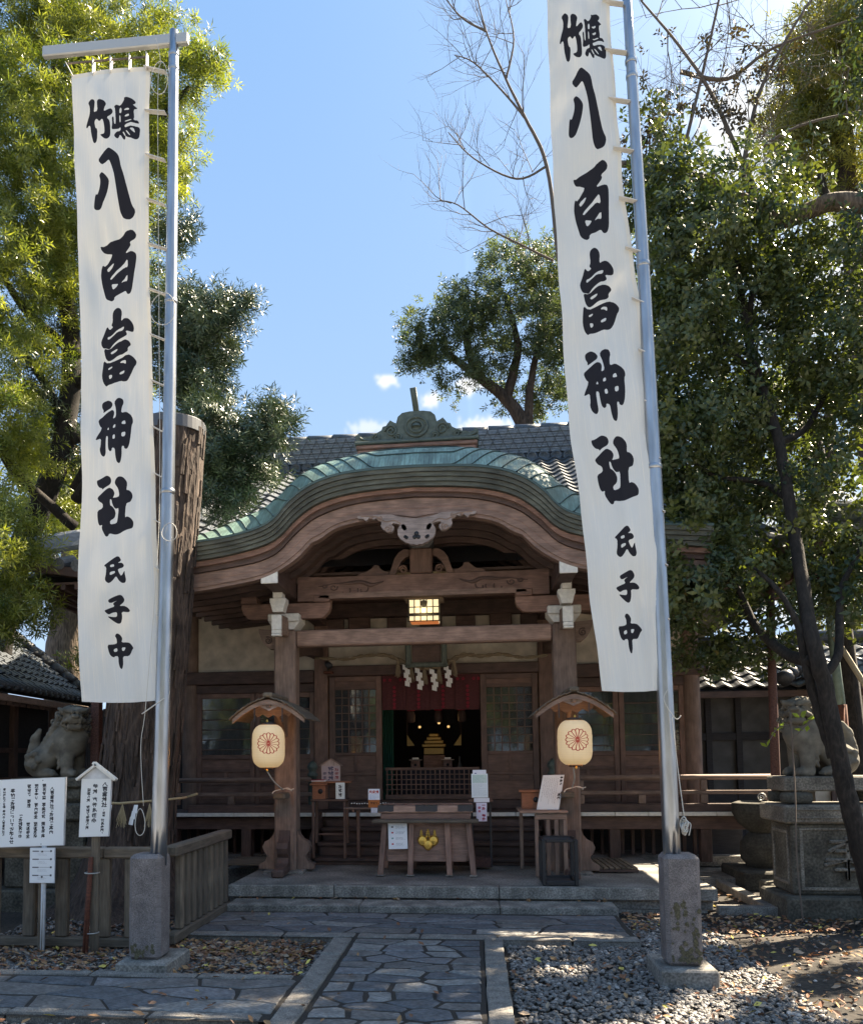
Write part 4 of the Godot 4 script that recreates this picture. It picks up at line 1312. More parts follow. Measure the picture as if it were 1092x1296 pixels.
# brushed characters of the banners: + inks an outline, - clears one; x of 1000 across, y of 4000 down
const BANNER := [
	"+217,213 267,199 309,212 326,230 319,254 301,294 361,293 354,230 369,217 398,215 440,223 465,244 443,274 437,299 507,274 531,278 547,296 531,313 467,335 504,355 511,403 511,451 491,469 457,475 423,468 379,444 380,438 432,441 442,417 431,364 414,342 374,359 342,338 300,349 313,393 343,403 326,472 295,485 265,475 243,420 237,363 211,362 193,376 175,369 213,318 242,284 244,246|+690,210 737,210 787,216 829,233 812,250 790,253 854,276 813,282 807,301 816,336 807,358 854,358 884,383 812,375 692,382 692,403 752,400 845,399 893,414 884,470 862,488 827,489 733,471 699,456 698,480 673,480 627,439 603,471 578,469 553,453 588,424 635,418 636,394 605,406 546,414 526,408 537,374 532,332 556,329 558,376 580,376 574,276 561,264 583,250 618,254 627,260 659,253 694,226|-693,287 753,279 757,294 693,295|-696,326 752,317 756,333 700,335|-692,360 786,356 786,364 701,367|-623,322 640,321 641,363 624,366|-627,283 646,271 660,285 651,308 626,307|-759,416 811,410 828,445 785,430|-700,421 725,425 776,465 750,458|-657,428 674,424 704,456 694,460",
	"+330,603 384,577 435,546 476,533 507,539 564,559 609,585 628,617 640,658 676,711 707,777 740,850 764,900 807,935 780,972 730,988 671,986 632,974 604,937 597,893 581,812 560,722 529,664 496,618 476,614 431,631 389,642|+387,689 427,704 472,734 482,755 458,806 413,860 360,907 318,921 279,922 255,912 253,894 276,814 306,823 333,796 354,765 360,734 346,706 358,695",
	"+300,1142 354,1141 500,1108 603,1084 664,1055 749,1050 788,1068 801,1087 783,1106 705,1125 721,1141 703,1154 621,1187 736,1181 782,1193 795,1217 784,1265 757,1358 737,1428 716,1455 685,1463 656,1457 631,1431 554,1445 466,1464 463,1482 432,1491 408,1489 339,1472 320,1437 292,1380 281,1325 292,1285 311,1254 349,1262 466,1195 412,1187 343,1180 309,1163|-361,1276 478,1239 443,1271 378,1298|-397,1337 527,1282 606,1246 667,1224 674,1284 612,1271 527,1302 440,1340 413,1346|-553,1377 667,1323 660,1374 609,1365|-420,1377 472,1377 523,1377 489,1400 441,1416",
	"+438,1575 460,1552 516,1539 558,1549 581,1575 559,1631 615,1615 671,1617 721,1645 744,1676 728,1704 621,1691 648,1718 600,1729 545,1734 440,1769 383,1802 337,1796 303,1797 277,1777 273,1751 321,1705 360,1654 393,1680 446,1662 418,1650 441,1627|+308,1799 383,1805 497,1762 601,1745 665,1757 692,1782 644,1799 644,1819 605,1830 503,1840 399,1874 356,1877 324,1856|+297,1872 352,1894 501,1866 638,1840 706,1855 756,1887 746,1908 722,1920 673,1974 626,2003 579,2010 523,2003 439,2018 351,2026 322,2037 282,2014 265,1974 274,1928|-363,1724 415,1717 509,1681 613,1664 593,1688 510,1694 433,1721 367,1743|-391,1822 499,1797 485,1814 410,1835|-515,1888 547,1874 609,1873 602,1899 566,1888|-353,1923 415,1908 411,1919 359,1934|-358,1966 405,1962 409,1979 371,1993|-509,1949 583,1935 572,1956 511,1963",
	"+267,2153 287,2138 347,2126 398,2137 423,2157 412,2174 344,2194 288,2211 293,2193 272,2177|+225,2260 283,2235 394,2194 437,2198 459,2218 438,2259 485,2245 476,2190 447,2146 482,2123 521,2117 566,2129 579,2154 559,2180 553,2223 622,2213 679,2234 715,2262 720,2289 700,2308 694,2377 675,2434 652,2456 631,2460 607,2453 606,2440 578,2441 579,2497 565,2538 544,2551 515,2541 499,2506 492,2456 451,2449 446,2470 421,2474 396,2457 386,2411 383,2373 349,2368 351,2437 358,2480 340,2498 315,2500 278,2485 260,2453 272,2428 273,2379 218,2392 201,2389 280,2312 247,2296|-381,2309 390,2330 360,2327|-450,2300 483,2294 482,2316 443,2320|-576,2278 610,2271 621,2298 566,2297|-447,2368 480,2361 488,2391 452,2394|-572,2354 623,2347 617,2377 575,2382",
	"+229,2649 275,2645 350,2623 387,2622 424,2635 435,2656 421,2674 357,2690 309,2708 309,2699 268,2694 237,2675|+240,2756 299,2732 379,2699 409,2696 454,2708 474,2729 464,2747 445,2759 504,2756 541,2750 527,2706 480,2674 488,2652 522,2633 557,2630 598,2637 640,2662 647,2681 636,2718 667,2718 703,2734 715,2758 698,2785 684,2795 632,2803 618,2889 650,2883 692,2892 726,2915 730,2936 719,2954 702,2959 623,2969 540,2986 490,2989 421,2980 406,2998 384,3001 361,2992 308,2947 318,2923 283,2930 261,2916 246,2881 244,2838 321,2821 317,2793 263,2779|-409,2765 430,2769 440,2797 465,2820 487,2826 530,2822 514,2893 500,2917 427,2926 420,2902 471,2885 487,2858 472,2831 437,2810 411,2804",
	"+371,3184 438,3157 515,3126 549,3125 575,3146 571,3155 533,3166 588,3165 614,3181 603,3195 538,3203 549,3224 579,3249 620,3212 623,3237 637,3271 621,3289 584,3289 547,3273 519,3244 480,3272 449,3286 424,3289 394,3277 386,3263 403,3232 407,3191|+399,3390 462,3374 544,3357 573,3363 599,3384 590,3401 526,3424 586,3423 630,3435 656,3454 636,3463 548,3456 550,3489 530,3522 500,3529 456,3518 374,3483 441,3488 491,3487 498,3459 443,3462 397,3474 361,3460 350,3449 415,3437 481,3426 457,3409 524,3390 427,3409|-448,3179 492,3172 499,3188 453,3193|-446,3222 504,3214 508,3227 447,3243",
	"+437,3600 452,3587 473,3584 499,3592 518,3608 519,3620 506,3638 592,3639 623,3651 657,3676 632,3686 612,3703 583,3721 507,3720 507,3765 492,3794 478,3797 462,3787 452,3759 453,3719 416,3719 403,3727 374,3721 352,3705 337,3651 408,3650 454,3643 453,3614|-405,3679 447,3669 451,3690 411,3696|-506,3667 556,3667 532,3689 504,3688",
]

func hall_front() -> void:
	# framed plaque over the rope
	var t := thing("name_plaque", "dark carved frame plaque hung on the lintel behind the straw rope", "plaque", Vector3(-0.05, 2.86, -1.72))
	var tilt := Basis(Vector3.RIGHT, 0.18)
	var st := mb()
	box(st, Vector3(0, 0.17, 0), Vector3(0.40, 0.26, 0.03), 0.004, tilt)
	obj("board", st, M.dark_x, t)
	st = mb()
	for q in [[0, 0.02, 0.60, 0.07], [0, 0.34, 0.60, 0.07]]:
		box(st, tilt * Vector3(q[0], q[1], 0.02), Vector3(q[2], q[3], 0.05), 0.02, tilt)
	for q in [-0.25, 0.25]:
		box(st, tilt * Vector3(q, 0.18, 0.02), Vector3(0.08, 0.40, 0.05), 0.02, tilt)
	obj("frame", st, M.bronze, t)
	one_box("wall_bracket", Vector3(-0.12, 0.05, -0.36), Vector3(0.12, 0.12, -0.03), M.dark_x, t)
	# lit lattice lamp under the rainbow beam
	t = thing("lattice_lamp", "lit boxy hanging lamp of dark lattice under the carved beam", "lamp", Vector3(-0.028, 3.36, -0.9))
	one_box("lamp_body", Vector3(-0.19, 0.02, -0.33), Vector3(0.19, 0.29, -0.012), M.lamp_white, t, 0.0)
	one_box("lamp_bottom", Vector3(-0.185, 0.010, -0.325), Vector3(0.185, 0.018, -0.014), M.lamp_warm, t, 0.0)
	for k in 6:
		one_box("lattice_bar", Vector3(-0.205 + k * 0.08 - 0.006, 0.0, -0.011), Vector3(-0.205 + k * 0.08 + 0.006, 0.30, 0.003), M.black, t, 0.0)
	for yy in [0.0, 0.075, 0.10, 0.185, 0.288]:
		one_box("lattice_bar", Vector3(-0.212, yy, 0.004), Vector3(0.212, yy + (0.028 if yy == 0.075 else 0.011), 0.010), M.black, t, 0.0)
	one_box("lattice_bar", Vector3(-0.212, 0.074, -0.3), Vector3(0.212, 0.080, -0.011), M.black, t, 0.0)
	one_box("lamp_roof", Vector3(-0.26, 0.30, -0.38), Vector3(0.26, 0.335, 0.05), M.dark_x, t)
	st = mb()
	prism(st, pv("-4,21 0,18 4,21 5,26 0,28.5 -5,26"), 0.004, Transform3D(Basis(), Vector3(0.0, 0, 0.016)))
	obj("cut_out", st, M.black, t)
	for q in [-0.2, 0.2]:
		one_box("hanger", Vector3(q - 0.012, 0.336, -0.18), Vector3(q + 0.012, 0.42, -0.155), M.iron, t, 0.0)
	light_at("lattice_lamp_light", Vector3(-0.028, 3.5, -0.84), Color(1.0, 0.88, 0.62), 0.02, 0.15)
	# straw rope with paper streamers
	t = thing("straw_rope", "twisted straw rope with white zigzag papers across the doorway", "rope", Vector3(0, 0, 0))
	var pts := smooth_path([Vector3(-1.66, 3.03, -1.86), Vector3(-1.2, 3.0, -1.86), Vector3(-0.98, 3.04, -1.86), Vector3(-0.62, 3.04, -1.86), Vector3(-0.36, 2.93, -1.84), Vector3(-0.06, 2.855, -1.83), Vector3(0.22, 2.91, -1.84), Vector3(0.46, 3.02, -1.86), Vector3(0.72, 3.0, -1.86), Vector3(0.98, 3.02, -1.86), Vector3(1.3, 2.965, -1.86), Vector3(1.63, 2.99, -1.86)], 9)
	for s in 2:
		st = mb(true)
		var tw := []
		var rr := []
		for i in pts.size():
			var a := i * 0.75 + s * PI
			var r: float = 0.012 + 0.012 * exp(-pow(pts[i].x / 0.45, 2))
			tw.append(pts[i] + Vector3(0, cos(a), sin(a)) * r)
			rr.append(r * 1.3)
		tube(st, tw, rr, 6)
		obj("strand", st, M.straw_dull, t)
	for k in 4:
		var a: Vector3 = [Vector3(-0.36, 2.915, -1.80), Vector3(-0.185, 2.865, -1.79), Vector3(0.02, 2.845, -1.79), Vector3(0.22, 2.895, -1.80)][k]
		st = mb()
		var w := 0.034
		for j in 5:      # each fold hangs from the side of the one above
			var dx := 0.028 * (j % 2) + j * 0.008
			var y := a.y - j * 0.058
			quad(st, Vector3(a.x + dx - w, y - 0.085, a.z + 0.004 * (j % 2)), Vector3(a.x + dx + w, y - 0.105, a.z + 0.012), Vector3(a.x + dx + w, y - 0.035, a.z + 0.012), Vector3(a.x + dx - w, y - 0.015, a.z + 0.004 * (j % 2)))
		obj("paper_streamer", st, M.paper, t)
	for k in 5:
		var a: Vector3 = [Vector3(-0.46, 2.96, -1.82), Vector3(-0.27, 2.885, -1.81), Vector3(-0.085, 2.85, -1.81), Vector3(0.12, 2.86, -1.81), Vector3(0.33, 2.95, -1.82)][k]
		st = mb()
		for j in 26:
			var b := Vector3(rng.randf_range(-0.045, 0.045), -rng.randf_range(0.17, 0.25), rng.randf_range(-0.02, 0.02))
			bar(st, a + Vector3(b.x * 0.2, 0, 0), a + b, 0.007, 0.005)
		obj("straw_tassel", st, M.straw_dull, t)
	# curtain of five cloths
	t = thing("door_curtain", "dark red cloth curtain with red crests over the shrine doorway", "curtain", Vector3(0, 0, -2.12))
	for k in 4:
		st = mb(true)
		var rows := []
		for j in 9:
			var r := []
			for i in 13:
				var u := i / 12.0
				var v := j / 8.0
				r.append(Vector3(-0.725 + k * 0.352 + u * 0.347, 2.775 - v * (0.50 + 0.01 * (k % 2)), 0.012 * sin(u * 9.0 + k) * v - 0.02))
			rows.append(r)
		sheet(st, rows, true)
		var cl := obj("cloth", st, M.noren, t)
		for q in [[0.02, 2.71], [0.10, 2.71], [0.25, 2.71], [0.32, 2.71], [0.16, 2.60], [0.16, 2.54], [0.16, 2.48], [0.16, 2.42], [0.16, 2.36], [0.16, 2.31]]:
			if q[1] == 2.71 and k in [1, 2]: continue
			st = mb()
			var c := Vector3(-0.725 + k * 0.352 + q[0] + 0.02, q[1], 0.002)
			for e in 5:
				var a := TAU * e / 5.0
				box(st, c + Vector3(sin(a) * 0.016, cos(a) * 0.017, 0), Vector3(0.013, 0.013, 0.004), 0.0, Basis(Vector3.BACK, -a))
			box(st, c, Vector3(0.01, 0.01, 0.004))
			obj("crest", st, M.noren_red, cl)
	# small wall lamp on a red stand at the left of the lintel
	t = thing("spot_lamp", "small dark spot lamp on red bracket left of the doorway lintel", "lamp", Vector3(-1.50, 2.83, -2.02))
	one_box("bracket", Vector3(-0.06, -0.02, -0.05), Vector3(0.075, 0.018, 0.06), M.rust, t)
	st = mb(true)
	tube(st, [Vector3(0, 0.02, 0), Vector3(0.0, 0.07, 0), Vector3(0.015, 0.10, 0.02)], 0.014, 8)
	tube(st, [Vector3(-0.03, 0.15, -0.03), Vector3(0.0, 0.12, 0.02), Vector3(0.035, 0.085, 0.075)], [0.03, 0.045, 0.05], 12)
	obj("lamp_head", st, M.iron, t)

func light_at(called: String, p: Vector3, c: Color, e: float, size: float) -> void:
	var l := OmniLight3D.new()
	l.name = called
	add_child(l)
	l.position = p
	l.light_color = c
	l.light_energy = e
	l.light_size = size
	l.omni_range = 12.0
	l.omni_attenuation = 2.0
	l.shadow_enabled = true

func inside() -> void:
	# the gilt canopy and offering stands seen through the doorway
	var t := thing("altar_canopy", "gilt canopy altar in the dark hall behind the lattice gate", "altar", Vector3(-0.05, 0.87, -3.6))
	var st := mb()
	for k in 4:
		var y := 0.90 + k * 0.055
		var w := 0.19 - k * 0.038
		box(st, Vector3(0, y, 0), Vector3(w * 2, 0.05, 0.2), 0.01)
	obj("canopy_roof", st, M.oldgold, t)
	one_box("canopy_band", Vector3(-0.16, 0.76, -0.1), Vector3(0.16, 0.86, 0.1), M.oldgold, t)
	one_box("altar_box", Vector3(-0.17, 0.52, -0.1), Vector3(0.17, 0.745, 0.09), M.red_x, t)
	st = mb(true)
	lathe(st, [Vector2(0.04, 0.2), Vector2(0.15, 0.28), Vector2(0.17, 0.40), Vector2(0.12, 0.5)], Vector3.ZERO, 16)
	obj("gilt_drum", st, M.oldgold, t)
	one_box("table", Vector3(-0.5, 0.0, -0.2), Vector3(0.5, 0.16, 0.2), M.red_x, t)
	for s in [-1.0, 1.0]:
		var o := thing("gilt_fitting", "gilt triangular fitting hanging %s of the canopy" % ("left" if s < 0 else "right"), "fitting", Vector3(-0.05 + s * 0.375, 1.77, -3.6))
		st = mb()
		prism(st, PackedVector2Array([Vector2(-0.06 * s, 0), Vector2(0.06 * s, 0), Vector2(0.06 * s, 0.18)]), 0.012)
		obj("plate", st, M.oldgold, o)
		one_box("cord", Vector3(0.055 * s - 0.004, 0.185, -0.012), Vector3(0.055 * s + 0.004, 1.9, -0.004), M.dark_y, o, 0.0)
	for q in [[-0.34, "left"], [0.17, "right"]]:
		var o := thing("offering_stand", "small red offering stand with white paper %s of the altar centre" % q[1], "stand", Vector3(q[0], 1.39, -3.42))
		one_box("stand_body", Vector3(-0.07, 0, -0.06), Vector3(0.07, 0.14, 0.06), M.red_x, o)
		one_box("stand_top", Vector3(-0.10, 0.145, -0.09), Vector3(0.10, 0.16, 0.09), M.carve_x, o)
		st = mb(true)
		lathe(st, [Vector2(0.0, 0.0), Vector2(0.022, 0.0), Vector2(0.022, 0.006), Vector2(0.0, 0.006)], Vector3.ZERO, 12)
		var h := obj("round_hole", st, M.black, o)
		h.transform = Transform3D(Basis(Vector3.RIGHT, PI / 2), Vector3(0.0, 0.075, 0.061))
		one_box("offering", Vector3(-0.05, 0.161, -0.03), Vector3(0.05, 0.19, 0.03), M.paper, o)
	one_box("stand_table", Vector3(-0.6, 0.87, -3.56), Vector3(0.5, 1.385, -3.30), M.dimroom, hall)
	var b := thing("sake_bottle", "pale slender bottle on the altar right of the stands", "bottle", Vector3(0.36, 1.39, -3.42))
	st = mb(true)
	lathe(st, [Vector2(0.0, 0), Vector2(0.03, 0.0), Vector2(0.034, 0.06), Vector2(0.014, 0.12), Vector2(0.012, 0.19), Vector2(0.017, 0.2), Vector2(0, 0.2)], Vector3.ZERO, 14)
	obj("bottle_body", st, M.wall_grey, b)
	for q in [[-0.72, "left"], [-0.62, "inner left"]]:
		pass
	var g := thing("green_drape", "dark green drape at the left inside the shrine hall", "drape", Vector3(-0.80, 0.87, -3.7))
	st = mb(true)
	var rows := []
	for j in 2:
		var r := []
		for i in 25: r.append(Vector3(-0.09 + i * 0.0075, 1.65 * j, 0.02 * sin(i * 1.3)))
		rows.append(r)
	sheet(st, rows)
	obj("cloth", st, M.green, g)
	for q in [[0.05, 2.12, -3.2, "larger hanging light bulb glowing inside the dark hall"], [0.16, 2.10, -4.4, "fainter hanging light bulb at the right inside the dark hall"], [-0.33, 2.10, -4.4, "faint hanging light bulb at the left inside the dark hall"]]:
		var o := thing("hanging_bulb", q[3], "lamp", Vector3(q[0], q[1], q[2]), "bulbs inside the hall")
		st = mb(true)
		lathe(st, [Vector2(0, -0.022), Vector2(0.018, -0.016), Vector2(0.023, 0), Vector2(0.018, 0.016), Vector2(0, 0.022)], Vector3.ZERO, 12)
		obj("bulb", st, M.candle, o)
		one_box("flex", Vector3(-0.003, 0.022, -0.003), Vector3(0.003, 1.75, 0.003), M.black, o, 0.0)
		light_at("bulb_light", Vector3(q[0], q[1], q[2]), Color(1.0, 0.8, 0.5), 0.006, 0.02)
	for q in [[-0.50, "left"], [-0.08, "middle"], [0.28, "right"]]:
		var o := thing("hanging_lantern", "dim hanging lantern with red band under the curtain, %s" % q[1], "lantern", Vector3(q[0] + 0.13, 2.12, -3.0), "lanterns inside the hall")
		st = mb(true)
		lathe(st, [Vector2(0.03, 0), Vector2(0.06, 0.02), Vector2(0.065, 0.1), Vector2(0.05, 0.16), Vector2(0.03, 0.18)], Vector3.ZERO, 12)
		obj("paper_body", st, M.dark_y, o)
		st = mb(true)
		lathe(st, [Vector2(0.055, 0.181), Vector2(0.065, 0.2), Vector2(0.06, 0.26), Vector2(0.0, 0.27)], Vector3.ZERO, 12)
		obj("red_band", st, M.noren_red, o)

func lamps() -> void:
	# chrysanthemum crest and glow lines on the paper
	var img := Image.create(512, 512, false, Image.FORMAT_RGB8)
	for y in 512:
		for x in 512:
			var u := x / 512.0
			var v := y / 512.0
			var rib := 0.965 + 0.035 * absf(sin(v * PI * 26.0))
			var c := Color(0.86, 0.80, 0.68) * rib
			var seamd := absf(fposmod(u * 8.0 + 0.35, 1.0) - 0.5)
			if seamd > 0.492: c = c * 0.93
			img.set_pixel(x, y, c)
	var cc := Vector2(0.5 * 512 , 0.44 * 512)
	var red := Color(0.55, 0.07, 0.07)
	var sc := Vector2(0.46, 1.0)          # the paper is wider round than it is high
	for k in 16:
		var a := TAU * k / 16.0
		var h := PI / 16.0
		var last := Vector2.ZERO
		for i in 11:
			var t := i / 10.0
			var b := a - h * 0.97 + 2.0 * h * t * 0.97
			var r := 126.0 * (0.86 + 0.14 * sin(t * PI))
			var p := cc + Vector2(sin(b), cos(b)) * r * sc
			if i: stamp(img, last, p, 2.6, red)
			last = p
		var d := Vector2(sin(a + h), cos(a + h))
		stamp(img, cc + d * 16.0 * sc, cc + d * 112.0 * sc, 1.9, red)
	for k in 24:
		var a := TAU * k / 24.0
		stamp(img, cc + Vector2(sin(a), cos(a)) * 11.0 * sc, cc + Vector2(sin(a + 0.3), cos(a + 0.3)) * 11.0 * sc, 1.6, red)
	stamp(img, cc, cc, 3.0, red)
	var m := printed("lantern_print", img, 0.8)
	m.albedo_color = Color(1, 1, 1)
	m.emission_enabled = true
	m.emission_operator = BaseMaterial3D.EMISSION_OP_MULTIPLY
	m.emission = Color(1.0, 0.88, 0.68)
	m.emission_texture = m.albedo_texture
	m.emission_energy_multiplier = 0.085
	for s in [-1.0, 1.0]:
		var side := "left" if s < 0 else "right"
		var t := thing("lantern_shelter", "curved plank shelter with shingled top on the %s porch pillar" % side, "shelter", Vector3(s * 1.64, 0, 0), "lantern shelters on the porch pillars")
		var arch := func(x: float) -> float: return 2.235 - 0.205 * pow(absf(x) / 0.40, 1.7)
		var st := mb()
		var rows := []
		for k in 25:
			var x := -0.40 + 0.8 * k / 24.0
			var y: float = arch.call(x)
			rows.append([Vector3(x, y - 0.05, 1.02), Vector3(x, y, 1.02), Vector3(x, y, 0.975), Vector3(x, y - 0.05, 0.975), Vector3(x, y - 0.05, 1.02)])
		sheet(st, rows, true)
		obj("arched_board", st, M.pillar_x, t)
		for sx in [-1.0, 1.0]:
			for k in 7:      # shingle courses
				var x0: float = 0.03 + k * 0.058
				var x1: float = x0 + 0.062
				st = mb()
				var y0: float = arch.call(x0)
				var y1: float = arch.call(x1)
				bar(st, Vector3(sx * (x0 + x1) / 2, (y0 + y1) / 2 + 0.022, 1.05), Vector3(sx * (x0 + x1) / 2, (y0 + y1) / 2 + 0.022, 0.20), 0.07, 0.014, 0.003, Vector3(sx * (y0 - y1 + 0.012), 0.06, 0))
				obj("shingle_course", st, M.old_z, t)
		one_box("ridge_cap", Vector3(-0.055, 2.262, 0.20), Vector3(0.055, 2.315, 1.04), M.old_z, t, 0.015)
		st = mb()
		prism(st, pv("-12,217.5 -7,219 0,220 7,219 12,217.5 8,215 4,213.5 0,211.5 -4,213.5 -8,215"), 0.02, Transform3D(Basis(), Vector3(0, 0, 0.972)))
		obj("carved_pendant", st, M.carve_x, t)
		st = mb()
		prism(st, pv("-24,212 -18,206 -12,209 -6,205 0,208 6,205 12,209 18,206 24,212 14,219 -14,219"), 0.03, Transform3D(Basis(), Vector3(0, 0, 0.78)))
		obj("carved_board", st, M.pillar_x, t)
		st = mb()
		bar(st, Vector3(0, 2.18, 1.0), Vector3(0, 2.16, 0.13), 0.05, 0.06, 0.008)
		bar(st, Vector3(0, 1.86, 0.14), Vector3(0, 2.13, 0.6), 0.045, 0.05, 0.008)
		obj("support_arm", st, M.pillar_z, t)
		var l := thing("paper_lantern", "glowing white paper lantern with red flower crest at %s porch pillar" % side, "lantern", Vector3(s * 1.638, 0, 1.0), "paper lanterns on the porch pillars")
		st = mb(true)
		var prof := []
		for k in 33:
			var v := k / 32.0
			var y := 1.497 + 0.462 * v
			var q := absf(v - 0.5) * 2.0
			var r := 0.178 * pow(maxf(0.0, 1.0 - pow(q, 4.5) * 0.62), 0.6)
			prof.append(Vector2(r + 0.0008 * sin(v * TAU * 26.0), y))
		for i in prof.size() - 1:
			for k in 40:
				var a0 := TAU * (k / 40.0) - PI
				var a1 := TAU * ((k + 1) / 40.0) - PI
				var p := [Vector3(sin(a0) * prof[i].x, prof[i].y, cos(a0) * prof[i].x), Vector3(sin(a1) * prof[i].x, prof[i].y, cos(a1) * prof[i].x), Vector3(sin(a1) * prof[i + 1].x, prof[i + 1].y, cos(a1) * prof[i + 1].x), Vector3(sin(a0) * prof[i + 1].x, prof[i + 1].y, cos(a0) * prof[i + 1].x)]
				var v0: float = 1.0 - i / 32.0
				var v1: float = 1.0 - (i + 1) / 32.0
				quv(st, p, [Vector2(k / 40.0, v0), Vector2((k + 1) / 40.0, v0), Vector2((k + 1) / 40.0, v1), Vector2(k / 40.0, v1)])
		var body := obj("paper_body", st, M.lantern_print, l)
		body.rotation.y = 0.17 - 0.12 * s + (0.0 if s > 0 else -0.05)
		st = mb(true)
		lathe(st, [Vector2(0, 1.475), Vector2(0.07, 1.475), Vector2(0.075, 1.497), Vector2(0.0, 1.499)], Vector3.ZERO, 16)
		obj("lower_cap", st, M.black, l)
		st = mb(true)
		lathe(st, [Vector2(0, 1.957), Vector2(0.085, 1.959), Vector2(0.08, 1.985), Vector2(0, 1.987)], Vector3.ZERO, 16)
		obj("upper_cap", st, M.black, l)
		st = mb(true)
		for q in [1.465, 2.0]:
			lathe(st, [Vector2(0, -0.016), Vector2(0.012, -0.01), Vector2(0.014, 0), Vector2(0.01, 0.012), Vector2(0, 0.02)], Vector3(0, q, 0.06), 10)
		obj("gilt_knob", st, M.gold, l)
		one_box("hanger", Vector3(-0.16, 1.99, -0.01), Vector3(-0.15, 2.17, 0.01), M.iron, l, 0.0)
		one_box("hanger", Vector3(0.15, 1.99, -0.01), Vector3(0.16, 2.17, 0.01), M.iron, l, 0.0)
		light_at("paper_lantern_light", Vector3(s * 1.638, 1.62, 1.0), Color(1.0, 0.68, 0.36), 0.025, 0.05)
		var r := thing("tie_rope", "pale tie rope below the %s paper lantern, knotted on a wooden block" % side, "rope", Vector3(-1.66 if s < 0 else 1.62, 0, 0.9), "ropes below the paper lanterns")
		st = mb(true)
		var e: float = 1.0 if s < 0 else 0.9
		tube(st, smooth_path([Vector3(0.0, 1.46, 0.08), Vector3(e * 0.03, 1.34, -0.1), Vector3(e * 0.045, 1.24, -0.45)]), 0.0075, 6)
		tube(st, smooth_path([Vector3(e * 0.045, 1.235, -0.45), Vector3(e * 0.12, 1.25, -0.42), Vector3(e * 0.17, 1.22, -0.40)]), 0.007, 6)
		tube(st, smooth_path([Vector3(e * 0.045, 1.235, -0.45), Vector3(e * -0.03, 1.22, -0.42), Vector3(e * -0.06, 1.19, -0.40)]), 0.007, 6)
		tube(st, smooth_path([Vector3(e * 0.1, 1.245, -0.42), Vector3(e * 0.16, 1.235, -0.38), Vector3(e * 0.2, 1.245, -0.38)]), 0.006, 6)
		obj("cord", st, M.rope, r)
		one_box("cleat", Vector3(-0.07, 1.12, -0.75), Vector3(0.07, 1.19, -0.48), M.old_x, r, 0.012)

func paper_note(called: String, label: String, cat: String, c: Vector3, w: float, h: float, img: Image, turn := Basis()) -> Node3D:
	var t := thing(called, label, cat, c)
	var st := mb()
	box(st, Vector3(0, h / 2, -0.002), Vector3(w, h, 0.003), 0.0, Basis())
	obj("sheet", st, M.paper, t)
	face("print", [Vector3(-w / 2, 0, 0.001), Vector3(w / 2, 0, 0.001), Vector3(w / 2, h, 0.001), Vector3(-w / 2, h, 0.001)], printed(called + "_print_%d" % used[called], img), t)
	t.basis = turn
	return t

func blank(w: int, h: int, c: Color) -> Image:
	var img := Image.create(w, h, false, Image.FORMAT_RGB8)
	img.fill(c)
	return img

